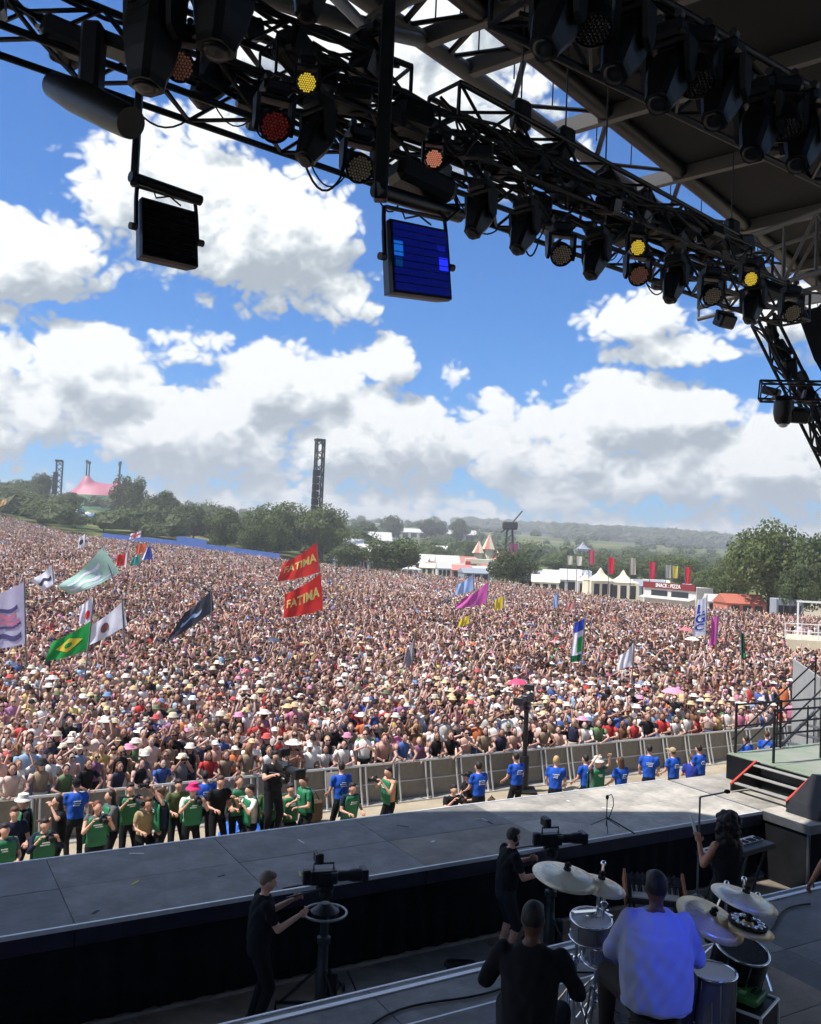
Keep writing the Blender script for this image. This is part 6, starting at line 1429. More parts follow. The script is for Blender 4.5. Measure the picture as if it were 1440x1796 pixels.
def ground_pt(px, dep):
    p = at_depth(px, 960, dep); p[2] = float(ground_z(p[0], p[1])); return p
tk = 0
def tree(px, topy, wpx, dep, label, kind='o', group='trees beyond the crowd', low=.12):
    global tk; tk += 1
    g_ = ground_pt(px, dep); top = at_depth(px, topy, dep)[2]; H_ = max(3., top - g_[2]); R_ = wpx / FPX * dep / 2
    r_ = thing('tree', label, 'tree', g_, tk * 1.7, group)
    cz = H_ * low; c = link('crown', (crowns if kind == 'o' else crownd)[tk % (4 if kind == 'o' else 3)], None, r_, (0, 0, cz)); c.scale = (R_, R_, (H_ - cz) / 2)
    t_ = link('trunk', trunks[tk % 3], None, r_); t_.scale = (H_ * .38, H_ * .38, H_ * .55)
for a in [
    (1352, 908, 190, 112, 'largest leafy tree at the right edge behind the stalls', 'o'), (1450, 930, 150, 104, 'leafy tree cut by the right edge of the picture', 'd'), (1292, 962, 90, 122, 'smaller tree leaning left of the largest right tree', 'o'),
    (1400, 985, 90, 100, 'dark low tree under the two large right trees', 'd'), (1248, 992, 80, 138, 'round tree right of the red banners', 'o'), (1196, 972, 95, 190, 'bright round tree behind the rightmost red banner', 'o'), (1152, 972, 85, 200, 'bright round tree behind the middle red banner', 'o'),
    (1105, 985, 80, 205, 'grey green tree behind the pale banners', 'd'), (1050, 975, 90, 230, 'tree behind the first red banner', 'd'), (985, 970, 95, 240, 'tree right of the dark bush behind the crowd', 'o'),
    (903, 962, 100, 152, 'dark round bush standing at the crowd edge right of centre', 'd'), (690, 938, 110, 165, 'dark round tree at the crowd edge just left of centre', 'd'), (615, 950, 90, 178, 'tree right of the red flags', 'd'),
    (565, 880, 125, 205, 'tall tree in front of the tall sound tower', 'o'), (487, 876, 135, 205, 'broad pale green tree left of the tall sound tower', 'o'), (395, 888, 100, 195, 'greyish tree left of the broad pale tree', 'd'), (445, 920, 80, 185, 'low tree between the broad pale and greyish trees', 'd'),
    (338, 878, 80, 230, 'tree left of the greyish tree', 'd'), (285, 858, 95, 255, 'dark round tree right of the pink tent', 'd'), (224, 832, 75, 285, 'tall dark tree touching the right side of pink tent', 'd'), (250, 905, 70, 215, 'small tree below the pink tent, right', 'o'), (180, 895, 70, 225, 'small tree below the pink tent, left', 'd'),
    (68, 828, 55, 330, 'tree top left of the small dark tower', 'd'), (25, 838, 90, 320, 'dark tree at left edge on the hill', 'd'), (118, 862, 80, 300, 'tree under the left end of the pink tent', 'd'), (-10, 868, 100, 260, 'tree cut by the left edge', 'd'), (60, 880, 90, 250, 'broad low tree at left behind crowd', 'd'), (130, 900, 80, 230, 'low tree behind the crowd below the dark tower', 'd'),
    (760, 955, 70, 260, 'tree behind white stalls, left', 'o'), (820, 945, 80, 320, 'tree behind white stalls, right', 'o'), (640, 912, 70, 420, 'hill tree left of the far white sheds', 'd'), (685, 902, 45, 560, 'single dark hill tree above the centre', 'd'), (760, 905, 60, 620, 'dark clump tree on the skyline, left of pair', 'd'), (805, 908, 55, 620, 'dark clump tree on the skyline, right of pair', 'd')]:
    tree(*a)
# far woodland and hedges: masses of crowns
def wood(name, label, pts, seed, m, smin, smax, q=26, lf=.22, core=1.0):
    rg = np.random.default_rng(seed); V = []; F_ = []; n = 0
    for (x, y) in pts:
        R_ = rg.uniform(smin, smax); h = R_ * rg.uniform(1.2, 1.9); z = float(ground_z(x, y)); k, mm = 7, 4
        rings = []
        for j in range(mm + 1):
            ph = -.35 + (math.pi / 2 + .3) * j / mm; rr_ = max(.05, math.cos(ph)) * R_ * core * rg.uniform(.75, 1.25, k); t_ = np.arange(k) / k * 2 * math.pi + j * .4
            rings.append(np.stack([x + rr_ * np.cos(t_), y + rr_ * np.sin(t_), z + h * .45 + h * .55 * core * math.sin(ph) * rg.uniform(.85, 1.1, k)], 1))
        V.append(np.vstack(rings)); F_ += [(n + j * k + i, n + j * k + (i + 1) % k, n + (j + 1) * k + (i + 1) % k, n + (j + 1) * k + i) for j in range(mm) for i in range(k)]; n += k * (mm + 1)
        d = rg.normal(size=(q, 3)); d /= np.linalg.norm(d, axis=1)[:, None]; d[:, 2] = abs(d[:, 2]); P = np.array([x, y, z + h * .45]) + d * np.array([R_, R_, h * .55]) * rg.uniform(.85, 1.15, q)[:, None]; a = rg.normal(size=(q, 3)); a /= np.linalg.norm(a, axis=1)[:, None]; b = np.cross(a, d); s_ = R_ * lf * rg.uniform(.6, 1.4, q)[:, None]
        V.append(np.stack([P - a * s_, P + b * s_, P + a * s_], 1).reshape(-1, 3)); F_ += [(n + 3 * i, n + 3 * i + 1, n + 3 * i + 2) for i in range(q)]; n += 3 * q
    me = bpy.data.meshes.new(name); me.from_pydata(np.vstack(V).tolist(), [], F_); me.materials.append(m); o = link(name, me); tag(o, label, 'woodland', None, 'stuff')
rgw = np.random.default_rng(8); pts = []
for _ in range(2400):
    r = rgw.uniform(.05, .46); d = rgw.uniform(1250, 2060)
    if d < 1500 and r < .16: continue
    y = d / math.sqrt(1 + r * r); pts.append((r * y, y))
wood('distant_woodland', 'dark wooded hill on the right horizon', pts, 1, M_leafd, 7, 13)
pts = []
for k in range(26):
    r0 = rgw.uniform(-.55, .45); d0 = rgw.uniform(320, 1100); ln = rgw.uniform(40, 160); an = rgw.uniform(-.5, .5)
    for _ in range(int(ln / 6)):
        t = rgw.uniform(-1, 1); x0 = r0 * d0 + math.cos(an) * ln * t; y0 = d0 + math.sin(an) * ln * t; pts.append((x0 + rgw.normal(0, 3), y0 + rgw.normal(0, 3)))
for _ in range(420):
    r = rgw.uniform(-.55, .12); d = rgw.uniform(600, 2000); pts.append((r * d, d))
wood('hedgerow_trees', 'hedges and scattered trees over the far fields', pts, 2, M_leafd, 2.6, 5.5, 60, .16, .85)
pts = []
for _ in range(520):
    r = rgw.uniform(-.56, -.05); d = rgw.uniform(205, 470)
    if -.42 < r < -.29 and d < 425 and not (d < 250): continue
    pts.append((r * d, d))
for _ in range(190):
    r = rgw.uniform(.02, .46); d = rgw.uniform(230, 620); pts.append((r * d, d))
wood('field_edge_trees', 'uneven belt of trees and bushes behind the crowd', pts, 3, M_leafd, 2.6, 5.2, 300, .085, .78)

# ------------------------------------------------------------------ things behind the crowd
M_tw = smat('tent_white', (204, 202, 196), rough=.6, var=.06); M_tc = smat('tent_cream', (222, 212, 186), rough=.65, var=.08); M_tp = smat('tent_pink', (176, 98, 116), rough=.55, var=.12); M_tg = smat('tent_green', (128, 180, 140), rough=.55, var=.12); M_tr = smat('tent_orange', (186, 108, 88), rough=.6, var=.12); M_tb = smat('tent_blue', (70, 110, 170), rough=.6, var=.12); M_tgr = smat('tent_grey', (150, 156, 164), rough=.6, var=.1)
def big_tent():
    c = at_depth(170, 905, 430); c[2] = float(ground_z(c[0], c[1])); r_ = thing('big_top_tent', 'pink and green big top tent with four masts on the left hill', 'tent', c)
    zt = at_depth(170, 822, 430)[2] - c[2]; W = 110 / FPX * 430 / 2; n, m_ = 36, 14
    pk = [(-.42, .25), (-.34, -.2), (.55, .25), (.72, -.2)]
    def h(x, y, rr_):
        e = .62 * (1 - rr_ ** 2) + .05; s_ = sum(.55 * math.exp(-((x - a) ** 2 + (y - b) ** 2) / .035) for a, b in pk); return min(1.0, e * .75 + s_ * .62)
    rings = []
    for j in range(m_ + 1):
        rr_ = 1 - j / m_ * .985; t_ = np.arange(n) / n * 2 * math.pi; rings.append(np.array([(W * rr_ * math.cos(t), W * .7 * rr_ * math.sin(t), zt * (.36 + .64 * h(rr_ * math.cos(t), .7 * rr_ * math.sin(t), rr_))) for t in t_]))
    for q in range(6):
        mb = MB(); sl_ = [rg_[q * 6:(q + 1) * 6 + 1] if q < 5 else np.vstack([rg_[30:], rg_[:1]]) for rg_ in rings]; k = 7
        mb.add(np.vstack(sl_), [(j * k + i, j * k + i + 1, (j + 1) * k + i + 1, (j + 1) * k + i) for j in range(m_) for i in range(k - 1)]); mb.build('roof_panel', M_tp, r_, smooth=True)
    mb = MB(); mb.loft([rings[0] * np.array([1, 1, .0]), rings[0] * np.array([1.02, 1.02, 1])], caps=False); mb.build('side_wall', M_tg, r_)
    for a, b in pk:
        stick('mast', (a * W, b * W, 0), (a * W, b * W, zt * 1.12), .35, M_black, r_); mb = MB(); mb.box((a * W, b * W, zt * 1.14), (1.2, 1.2, 1.7), bevel=.3); mb.build('mast_flag', M_fix2, r_)
big_tent()
def lattice_tower(label, px, topy, dep, wpx, array=True):
    g_ = ground_pt(px, dep); g_[2] -= .2; H_ = at_depth(px, topy, dep)[2] - g_[2]; w = wpx / FPX * dep / 2
    r_ = thing('sound_tower', label, 'tower', g_, .4, 'sound towers behind the crowd'); lean = np.array([0, 0, 0])
    for (x, y) in ((-1, -1), (1, -1), (1, 1), (-1, 1)): stick('leg', (x * w, y * w, 0), (x * w, y * w, H_), w * .26, M_fix2, r_)
    n = int(H_ / (2 * w)); C_ = [(-1, -1), (1, -1), (1, 1), (-1, 1)]
    for k in range(n):
        for i in range(4):
            a, b = C_[i], C_[(i + 1) % 4]; z0, z1 = H_ * k / n, H_ * (k + 1) / n
            if k % 2: a, b = b, a
            stick('brace', (a[0] * w, a[1] * w, z0), (b[0] * w, b[1] * w, z1), w * .15, M_fix2, r_, 5)
    mb = MB(); mb.box((-w * .3, -w * .5, H_), (w * 2.6, w * 2.2, w * .6)); mb.build('head_block', M_fix2, r_)
    if array:
        for k in range(8): mb = MB(); mb.box((-w * 1.1 - .02 * k, -w * 1.4, H_ * .72 - k * H_ * .06), (w * 1.7, w * 1.3, H_ * .055), rotM(.02 * k, 0, 0), bevel=.05); mb.build('speaker', M_black, r_)
        stick('cable', (-w, -w * 1.4, H_), (-w, -w * 1.4, H_ * .74), w * .06, M_fix2, r_)
lattice_tower('tall dark sound tower rising above the central trees', 553, 772, 222, 13)
lattice_tower('small dark sound tower left of the pink tent', 96, 808, 330, 10)
# blue fence
A_ = ground_pt(178, 176); B_ = ground_pt(492, 158); nP = 18; fen = thing('blue_fence', 'long blue panelled fence at back of the crowd on left', 'fence', A_)
M_blue = smat('blue_fence_panel', (72, 104, 172), rough=.55, var=.16)
for i in range(nP):
    p = A_ + (B_ - A_) * i / nP; q = A_ + (B_ - A_) * (i + .985) / nP; p = p.copy(); q = q.copy(); p[2] = float(ground_z(p[0], p[1])); q[2] = float(ground_z(q[0], q[1])); h_ = 2.3 + (.8 if 7 < i < 11 else 0); o_ = np.array([0.05, .08, 0])
    v8 = [p, q, q + [0, 0, h_], p + [0, 0, h_], p + o_, q + o_, q + o_ + [0, 0, h_], p + o_ + [0, 0, h_]]
    mb = MB(); mb.add([x - A_ for x in v8], [(0, 1, 2, 3), (7, 6, 5, 4), (0, 4, 5, 1), (1, 5, 6, 2), (2, 6, 7, 3), (3, 7, 4, 0)]); mb.build('panel', M_blue, fen)
def marquee(px, by, wpx, hpx, dep, label, m, name='marquee', peak='gable', lift=0.0, group='white tents and stalls behind the crowd', cat='tent'):
    g_ = ground_pt(px, dep); b_ = at_depth(px, by, dep)[2]; w = wpx / FPX * dep; H_ = hpx / FPX * dep; g_ = np.array([g_[0], g_[1], g_[2]]); base = max(0.0, b_ - g_[2]); Ht = base + H_
    r_ = thing(name, label, cat, g_, random.uniform(-.25, .25), group); d = min(w * .8, 8)
    mb = MB(); mb.box((0, 0, Ht * .3), (w, d, Ht * .6)); mb.build('wall', m, r_)
    for k in (-1, 0, 1):
        mb = MB(); mb.box((k * w * .3, -d / 2 - .01, Ht * .3), (w * .2, .06, Ht * .42)); mb.build('opening', M_fix2, r_)
    mb = MB(); e = .15
    if peak == 'gable': mb.add([(-w / 2 - e, -d / 2 - e, Ht * .6), (w / 2 + e, -d / 2 - e, Ht * .6), (w / 2 + e, d / 2 + e, Ht * .6), (-w / 2 - e, d / 2 + e, Ht * .6), (-w / 2 - e, 0, Ht), (w / 2 + e, 0, Ht)], [(0, 1, 5, 4), (2, 3, 4, 5), (0, 4, 3), (1, 2, 5), (0, 3, 2, 1)]); mb.build('roof', m, r_)
    else:
        n = 12; rings = [np.array([(w / 2 * s_ * math.copysign(min(1, abs(math.cos(t)) * 1.3), math.cos(t)), d / 2 * s_ * math.copysign(min(1, abs(math.sin(t)) * 1.3), math.sin(t)), z) for t in np.arange(n) / n * 2 * math.pi]) for s_, z in ((1.05, Ht * .6), (.6, Ht * .68), (.25, Ht * .82), (.03, Ht))]; mb.loft(rings); mb.build('roof', m, r_)
random.seed(5)
for a in [(645, 985, 76, 30, 215, 'long white marquee right of the central trees', M_tw), (620, 975, 34, 30, 225, 'small white tent left of the long marquee', M_tw), (665, 955, 40, 22, 300, 'white shed roof on slope above the long marquee', M_tw),
          (745, 992, 36, 20, 215, 'white stall tent behind the crowd centre, left', M_tw), (785, 996, 40, 22, 210, 'white stall tent behind the crowd centre, middle', M_tw), (815, 1000, 38, 24, 215, 'pinkish stall tent behind the crowd centre, right', smat('tent_faded_red', (196, 128, 120), rough=.6)),
          (770, 975, 30, 18, 260, 'small white box tent above centre stalls', M_tw), (725, 935, 50, 8, 640, 'far white shed row on the hill above centre', M_tw), (800, 936, 70, 7, 640, 'far white greenhouse strip on the hill', M_tw), (690, 922, 22, 8, 600, 'far white shed beside the single hill tree', M_tw),
          (1055, 1028, 50, 32, 135, 'cream peaked tent left of the first red banner', M_tc, 'marquee', 'peak'), (1095, 1030, 52, 30, 135, 'cream peaked tent right of the first red banner', M_tc, 'marquee', 'peak'), (1030, 1030, 32, 30, 140, 'white peaked tent at left of the cream tents', M_tw, 'marquee', 'peak'), (985, 1022, 60, 22, 150, 'low white awning right of the dark bush', M_tw),
          (1255, 1066, 30, 24, 118, 'small white kiosk right of the red sign stall', M_tw), (1022, 962, 26, 12, 500, 'far pale pyramid tent on right hill', M_tgr, 'marquee', 'peak')]:
    marquee(*a)
rs_ = random.Random(23); cl_l = []
for (x0, x1, d0, d1, n) in ((588, 700, 185, 240, 9), (720, 870, 175, 240, 16), (930, 1060, 140, 190, 10), (1110, 1260, 138, 160, 9)):
    for k in range(n): cl_l.append((x0 + (x1 - x0) * (k + rs_.random()) / n, rs_.uniform(d0, d1)))
for k, (px, d) in enumerate(sorted(cl_l)):
    g_ = ground_pt(px, d); hh = rs_.uniform(2.2, 3.4); yb = 960 - (g_[2] + .1 - 6.8) / d * FPX + (px - 720) * .0437; kind = k % 5
    marquee(px, yb, rs_.uniform(2.5, 6) / d * FPX, hh / d * FPX, d, '%s market stall, %s small stall from left behind the crowd' % (('white', 'pale grey', 'cream', 'faded pink', 'white peaked')[kind], ordn(k + 1)), (M_tw, M_tgr, M_tc, MATS['tent_faded_red'], M_tw)[kind], 'market_stall', 'peak' if kind == 4 else 'gable', group='small stalls behind the crowd', cat='stall')
# scattered camping tents on the left slope
cts = []
for (x0, x1, y0, y1, n, dep) in ((122, 175, 888, 918, 9, 300), (190, 235, 900, 920, 8, 270), (70, 110, 880, 888, 3, 320), (585, 612, 968, 985, 3, 200)):
    for k in range(n): cts.append((random.uniform(x0, x1), random.uniform(y0, y1), dep + random.uniform(-25, 25), random.uniform(1.2, 2.2)))
for ct, (px, py, d, R_) in enumerate(sorted(cts)):
    g_ = ground_pt(px, d); zc = at_depth(px, py, d)[2]; ci = ct % 4
    r_ = thing('camping_tent', 'small %s camping tent, %s tent from left among the far trees' % (('white', 'blue', 'pale green', 'grey')[ci], ordn(ct + 1)), 'tent', (g_[0], g_[1], g_[2]), random.uniform(0, 3), 'camping tents on the slope')
    mb = MB(); hgt = max(R_ * .9, zc - g_[2]); mb.lathe([(R_, 0), (R_ * .95, hgt * .4), (R_ * .65, hgt * .8), (.05, hgt)], 10); mb.build('canopy', (M_tw, M_tb, M_tg, M_tgr)[ci], r_, smooth=True)
    mb = MB(); mb.box((0, -R_ * .93, hgt * .25), (R_ * .5, .1, hgt * .45)); mb.build('door', M_fix2, r_)
# stall with the red sign
sp = ground_pt(1175, 124); fdir = at_depth(1235, 1050, 118) - at_depth(1115, 1030, 130); st_ = thing('food_stall', 'white food stall with a dark red lettered sign behind the crowd', 'stall', sp, math.atan2(fdir[1], fdir[0]))
zt = at_depth(1175, 1024, 124)[2] - sp[2]; W = 10.4
mb = MB(); mb.box((0, 1.6, zt * .46), (W, 3, zt * .92)); mb.build('body', M_tw, st_)
mb = MB(); mb.box((0, -.02, zt * .9), (W * .98, .2, zt * .26)); sgb = mb.build('sign_board', smat('sign_dark_red', (126, 34, 40), rough=.5, var=.1), st_)
for x in (-1.9, 2.1): mb = MB(); mb.box((x, .08, zt * .56), (3.2, .1, zt * .26)); mb.build('serving_hatch', M_fix2, st_)
mb = MB(); mb.box((0, -.5, zt * .40), (W * .96, 1.1, .08), rotM(.25, 0, 0)); mb.build('awning', M_tw, st_)
me = text_mesh('SNACK : PIZZA', .72, .02); o = link('sign_lettering', me, M_white, sgb); me.materials.clear(); me.materials.append(M_white); o.rotation_euler = (rad(90), 0, 0); o.location = (0, -.15, zt * .9)
marquee(1300, 1072, 70, 30, 112, 'orange red stall under the large right tree', M_tr, 'marquee', 'gable')
gb_ = ground_pt(1382, 100); bt = thing('grey_cabin', 'grey cabin with ladder racks below the right trees', 'cabin', gb_, -.1)
zt2 = at_depth(1382, 1050, 100)[2] - gb_[2]; mb = MB(); mb.box((0, 0, zt2 / 2), (3.0, 2.2, zt2), bevel=.05); mb.build('body', M_tgr, bt)
mb = MB(); mb.box((0, -1.12, zt2 * .55), (2.4, .06, zt2 * .4)); mb.build('window', M_lens, bt)
for k in range(5): stick('rack_bar', (-1.3 + .65 * k, -1.2, zt2 * .2), (-1.3 + .65 * k, -1.2, zt2 * .95), .04, M_steel, bt)
# viewing platform at right
vp = ground_pt(1420, 66); vpt = thing('viewing_platform', 'pale viewing platform with white rails at the right edge', 'platform', vp, -.25)
zp = at_depth(1420, 1118, 66)[2] - vp[2]; mb = MB(); mb.box((1.5, 0, zp / 2), (7, 5, max(.3, zp)), bevel=.03); mb.build('deck', smat('pale_decking', (206, 194, 168), rough=.7, var=.1), vpt)
for k in range(7): stick('post', (-1.9 + k * 1.1, -2.4, zp), (-1.9 + k * 1.1, -2.4, zp + 1.1), .04, M_white, vpt)
for z in (.55, 1.1): stick('rail', (-1.9, -2.4, zp + z), (4.8, -2.4, zp + z), .035, M_white, vpt)
mb = MB(); mb.box((-.6, .5, zp + 1.3), (.12, .12, 2.6)); mb.box((1.6, .5, zp + 1.3), (.12, .12, 2.6)); mb.box((.5, .5, zp + 2.6), (2.4, .14, .14)); mb.build('gate_frame', M_white, vpt)
# green container, blue cover, vans
gc_ = ground_pt(592, 138); gcz = at_depth(592, 1036, 138)[2] - gc_[2]; cn = thing('green_container', 'dark green container roof in the crowd right of the red flags', 'container', gc_, .1)
mb = MB(); mb.box((0, 0, (gcz + 1.6) / 2), (5.8, 2.4, gcz + 1.6), bevel=.04); mb.build('box', smat('container_green', (44, 112, 84), rough=.5, var=.12), cn)
for k in range(12): mb = MB(); mb.box((-2.7 + .49 * k, -1.22, (gcz + 1.6) / 2), (.12, .06, gcz + 1.4)); mb.build('rib', smat('container_green', (44, 112, 84)), cn)
bc = ground_pt(640, 132); bcz = at_depth(640, 1028, 132)[2] - bc[2]; bcv = thing('blue_cover', 'bright blue sheeted stack right of the green container', 'cover', bc)
mb = MB(); mb.lathe([(.9, 0), (.95, bcz * .5), (.85, bcz + .6), (.5, bcz + 1.0), (.05, bcz + 1.1)], 9); mb.build('sheet', smat('blue_sheet', (40, 88, 200), rough=.5), bcv)
for k, px in enumerate((668, 692, 716, 742, 800)):
    g_ = ground_pt(px, 142); zt3 = at_depth(px, 1022, 142)[2] - g_[2]; vn = thing('white_van', ['white van roof nearest the blue sheeted stack', 'white van roof second from blue sheeted stack', 'white van roof third from blue sheeted stack', 'white van roof fourth from blue sheeted stack', 'white van roof near the light blue flag'][k], 'van', g_, .15, 'vans parked behind the crowd')
    mb = MB(); mb.box((0, 0, zt3 * .55), (2.1, 4.2, zt3 * .8), bevel=.2); mb.build('body', M_tw, vn); mb = MB(); mb.box((0, -2.11, zt3 * .72), (1.7, .05, zt3 * .25)); mb.build('windscreen', M_lens, vn)
    for x in (-.95, .95):
        for y in (-1.3, 1.3): mb = MB(); mb.tube((x - .1, y, .33), (x + .1, y, .33), .33, n=10); mb.build('wheel', M_blk, vn)
# fairground structures
def fair():
    g_ = ground_pt(893, 255); H_ = at_depth(893, 922, 255)[2] - g_[2]; r_ = thing('fairground_mast', 'dark fairground mast with slanted arm against the hills', 'mast', g_)
    for (x, y) in ((-.7, -.7), (.7, -.7), (.7, .7), (-.7, .7)): stick('leg', (x * 2, y * 2, 0), (x, y, H_), .2, M_fix2, r_)
    for k in range(6): stick('brace', (-1.2, -1.2, H_ * k / 6), (1.2, 1.2, H_ * (k + 1) / 6), .12, M_fix2, r_)
    mb = MB(); mb.box((0, 0, H_), (4.2, 3, 2.2), bevel=.3); mb.build('hub', M_fix2, r_); stick('arm', (0, 0, H_), (3.4, 0, H_ + 4.4), .22, M_fix2, r_); stick('arm', (0, 0, H_), (-2.6, 0, H_ - 2), .3, M_fix2, r_)
    mb = MB(); mb.box((1.2, -1, H_ * .45), (2.2, .3, H_ * .3)); mb.build('magenta_banner', smat('magenta', (160, 60, 110), rough=.6), r_)
    for i, (px, ty, w, lab) in enumerate(((858, 936, 22, 'orange striped fairground spire, tallest of the group'), (840, 948, 20, 'orange fairground spire left of the tallest'), (872, 965, 24, 'low orange fairground tent right of the tallest spire'))):
        g_ = ground_pt(px, 240); H_ = at_depth(px, ty, 240)[2] - g_[2]; R_ = w / FPX * 240 / 2; t_ = thing('fairground_tower', lab, 'fairground ride', g_, 0, 'orange fairground spires')
        mb = MB(); mb.lathe([(R_ * .8, 0), (R_ * .75, H_ * .6)], 12); mb.build('drum', M_tc, t_)
        for s_ in range(8):
            mb = MB(); a0, a1 = s_ * math.pi / 4, (s_ + 1) * math.pi / 4; mb.add([(R_ * 1.2 * math.cos(a0), R_ * 1.2 * math.sin(a0), H_ * .58), (R_ * 1.2 * math.cos(a1), R_ * 1.2 * math.sin(a1), H_ * .58), (0, 0, H_)], [(0, 1, 2)]); mb.build('roof_panel', M_tr if s_ % 2 else M_tc, t_, flip=False)
    g_ = ground_pt(842, 200); t_ = thing('fairground_arch', 'red and blue fairground gate below the orange spires', 'gate', g_); zt4 = at_depth(842, 985, 200)[2] - g_[2]
    for x, m_ in ((-2.6, M_red), (2.6, smat('navy_paint', (50, 60, 110), rough=.5))): mb = MB(); mb.box((x, 0, zt4 / 2), (1.2, 1, zt4), bevel=.1); mb.build('pillar', m_, t_)
    mb = MB(); mb.box((0, 0, zt4), (6.6, .8, 1.2), bevel=.1); mb.build('beam', M_tc, t_)
fair()

# ------------------------------------------------------------------ flags and banners
def pole_clear(q, dep):
    p = at_depth(q[0], q[1], dep); return p[2] - float(ground_z(p[0], p[1]))
def flag(label, ht, hb, fb_, ft, dep, m, marks=(), fly=0.0, pole=True, wave=.12, seed=0, bottom=None, group='flags held above the crowd', cat='flag', texts=(), polew=.03):
    while pole_clear(max((hb, fb_), key=lambda q: q[1]), dep) < 2.0 and dep > 24: dep -= 1.0
    P = [at_depth(ht[0], ht[1], dep), at_depth(hb[0], hb[1], dep), at_depth(fb_[0], fb_[1], dep + fly), at_depth(ft[0], ft[1], dep + fly)]
    gz = float(ground_z(P[1][0], P[1][1])) + 1.0; org = np.array([P[1][0], P[1][1], gz]); r_ = thing('flag', label, cat, org, 0, group)
    P = [p - org for p in P]; nrm = np.cross(P[3] - P[0], P[1] - P[0]); nrm /= np.linalg.norm(nrm)
    if nrm @ (EYE - org) < 0: nrm = -nrm
    L_ = np.linalg.norm(P[3] - P[0])
    def S(s_, t_, o=0.0):
        q = P[0] * (1 - s_) * (1 - t_) + P[1] * (1 - s_) * t_ + P[2] * s_ * t_ + P[3] * s_ * (1 - t_)
        return q + nrm * (wave * L_ * s_ ** .6 * math.sin(s_ * 7 + t_ * 2.4 + seed) + wave * .4 * L_ * s_ * math.sin(s_ * 15 - t_ * 3 + seed * 2) + o) + np.array([0, 0, -.05 * L_ * math.sin(math.pi * s_) * (1 - .3 * t_)])
    def patch(name, s0, s1, t0, t1, mm, o, par, ns=16, nt=10, f=None):
        mb = MB(); vs_ = []
        for j in range(nt + 1):
            for i in range(ns + 1):
                a, b = (i / ns, j / nt) if f is None else f(i / ns, j / nt)
                vs_.append(S(s0 + (s1 - s0) * a, t0 + (t1 - t0) * b, o))
        mb.add(vs_, [(j * (ns + 1) + i, j * (ns + 1) + i + 1, (j + 1) * (ns + 1) + i + 1, (j + 1) * (ns + 1) + i) for j in range(nt) for i in range(ns)]); return mb.build(name, mm, par, smooth=True)
    cl = patch('cloth', 0, 1, 0, 1, m, 0, r_, 22, 14)
    for k_ in marks:
        kind, s0, s1, t0, t1, mm = k_
        if kind == 'band': patch('coloured_band', s0, s1, t0, t1, mm, .012, cl)
        elif kind == 'lozenge': patch('emblem', s0, s1, t0, t1, mm, .014, cl, f=lambda a, b: (.5 + (a - .5) * (1 - abs(b - .5) * 2), b))
        elif kind == 'disc': patch('emblem', s0, s1, t0, t1, mm, .018, cl, f=lambda a, b: (.5 + (a - .5) * math.sqrt(max(0, 1 - (2 * b - 1) ** 2)), b))
        elif kind == 'stroke': patch('printed_stroke', s0, s1, t0, t1, mm, .016, cl, 10, 2, f=lambda a, b: (a, b * .5 + .25 + .25 * math.sin(a * 9)))
    for (txt, s0, s1, t0, t1, mm, mir) in texts:
        me = text_mesh(txt, 1.0); co = np.array([v.co[:] for v in me.vertices]); w0, w1 = co[:, 0].min(), co[:, 0].max(); h0, h1 = co[:, 1].min(), co[:, 1].max()
        for v in me.vertices:
            a = (v.co.x - w0) / (w1 - w0); b = (h1 - v.co.y) / (h1 - h0); a = 1 - a if mir else a
            v.co = S(s0 + (s1 - s0) * a, t0 + (t1 - t0) * b, .02)
        me.materials.clear(); me.materials.append(mm); link('lettering', me, None, cl)
    if pole:
        pt = P[0] + (P[0] - P[1]) / np.linalg.norm(P[0] - P[1]) * .15; pb = np.array([P[1][0] - (P[0][0] - P[1][0]) * .3, P[1][1], 0]) if bottom is None else np.asarray(bottom)
        stick('pole', pb, pt, polew, M_steel, r_)
    return r_
def fm(rgb): return smat('flagcloth_%d_%d_%d' % rgb, rgb, rough=.8, var=.08, scale=3, spec=.2)
LIL = fm((190, 184, 214)); PG = fm((170, 206, 190)); WF = fm((226, 226, 236)); GRN = fm((30, 150, 70)); YF = fm((226, 200, 60)); RF = fm((206, 44, 38)); BKF = fm((62, 64, 76)); LB = fm((160, 186, 226)); MG = fm((206, 92, 168)); BF = fm((46, 70, 180)); DP = fm((84, 80, 128)); PK = fm((190, 120, 150)); TXT = fm((214, 192, 110)); OR = fm((224, 104, 60)); TQ = fm((60, 150, 140))
flag('lilac flag with dark printed marks at the left edge', (43, 1020), (47, 1128), (-38, 1140), (-40, 1052), 46, LIL, [('stroke', .15, .95, .28, .42, DP), ('stroke', .12, .9, .5, .66, PK), ('stroke', .2, .9, .36, .56, PK), ('stroke', .15, .95, .6, .7, DP), ('band', .1, .22, .62, .66, DP), ('stroke', .1, .9, .74, .92, DP)], wave=.05)
flag('pale green flag with white lettering strokes at left', (181, 960), (210, 1004), (124, 1044), (102, 1028), 68, PG, [('stroke', .2, .85, .2, .45, WF), ('stroke', .3, .9, .5, .8, WF), ('band', .1, .9, .86, .9, WF)], wave=.07, seed=1, bottom=np.array([.5, 0, 0]))
flag('small white flag with grey marks left of pale green flag', (92, 990), (98, 1020), (72, 1038), (54, 1018), 72, WF, [('stroke', .2, .8, .3, .7, BKF)], seed=2)
flag('white flag with brown emblem above the green and yellow flag', (215, 1054), (223, 1096), (150, 1134), (156, 1100), 54, WF, [('disc', .42, .62, .3, .75, fm((140, 90, 86)))], seed=3, wave=.06)
flag('green flag with yellow lozenge at left', (160, 1088), (152, 1140), (80, 1160), (90, 1126), 51, GRN, [('lozenge', .15, .85, .2, .8, YF), ('disc', .4, .6, .38, .62, GRN)], seed=4, wave=.05)
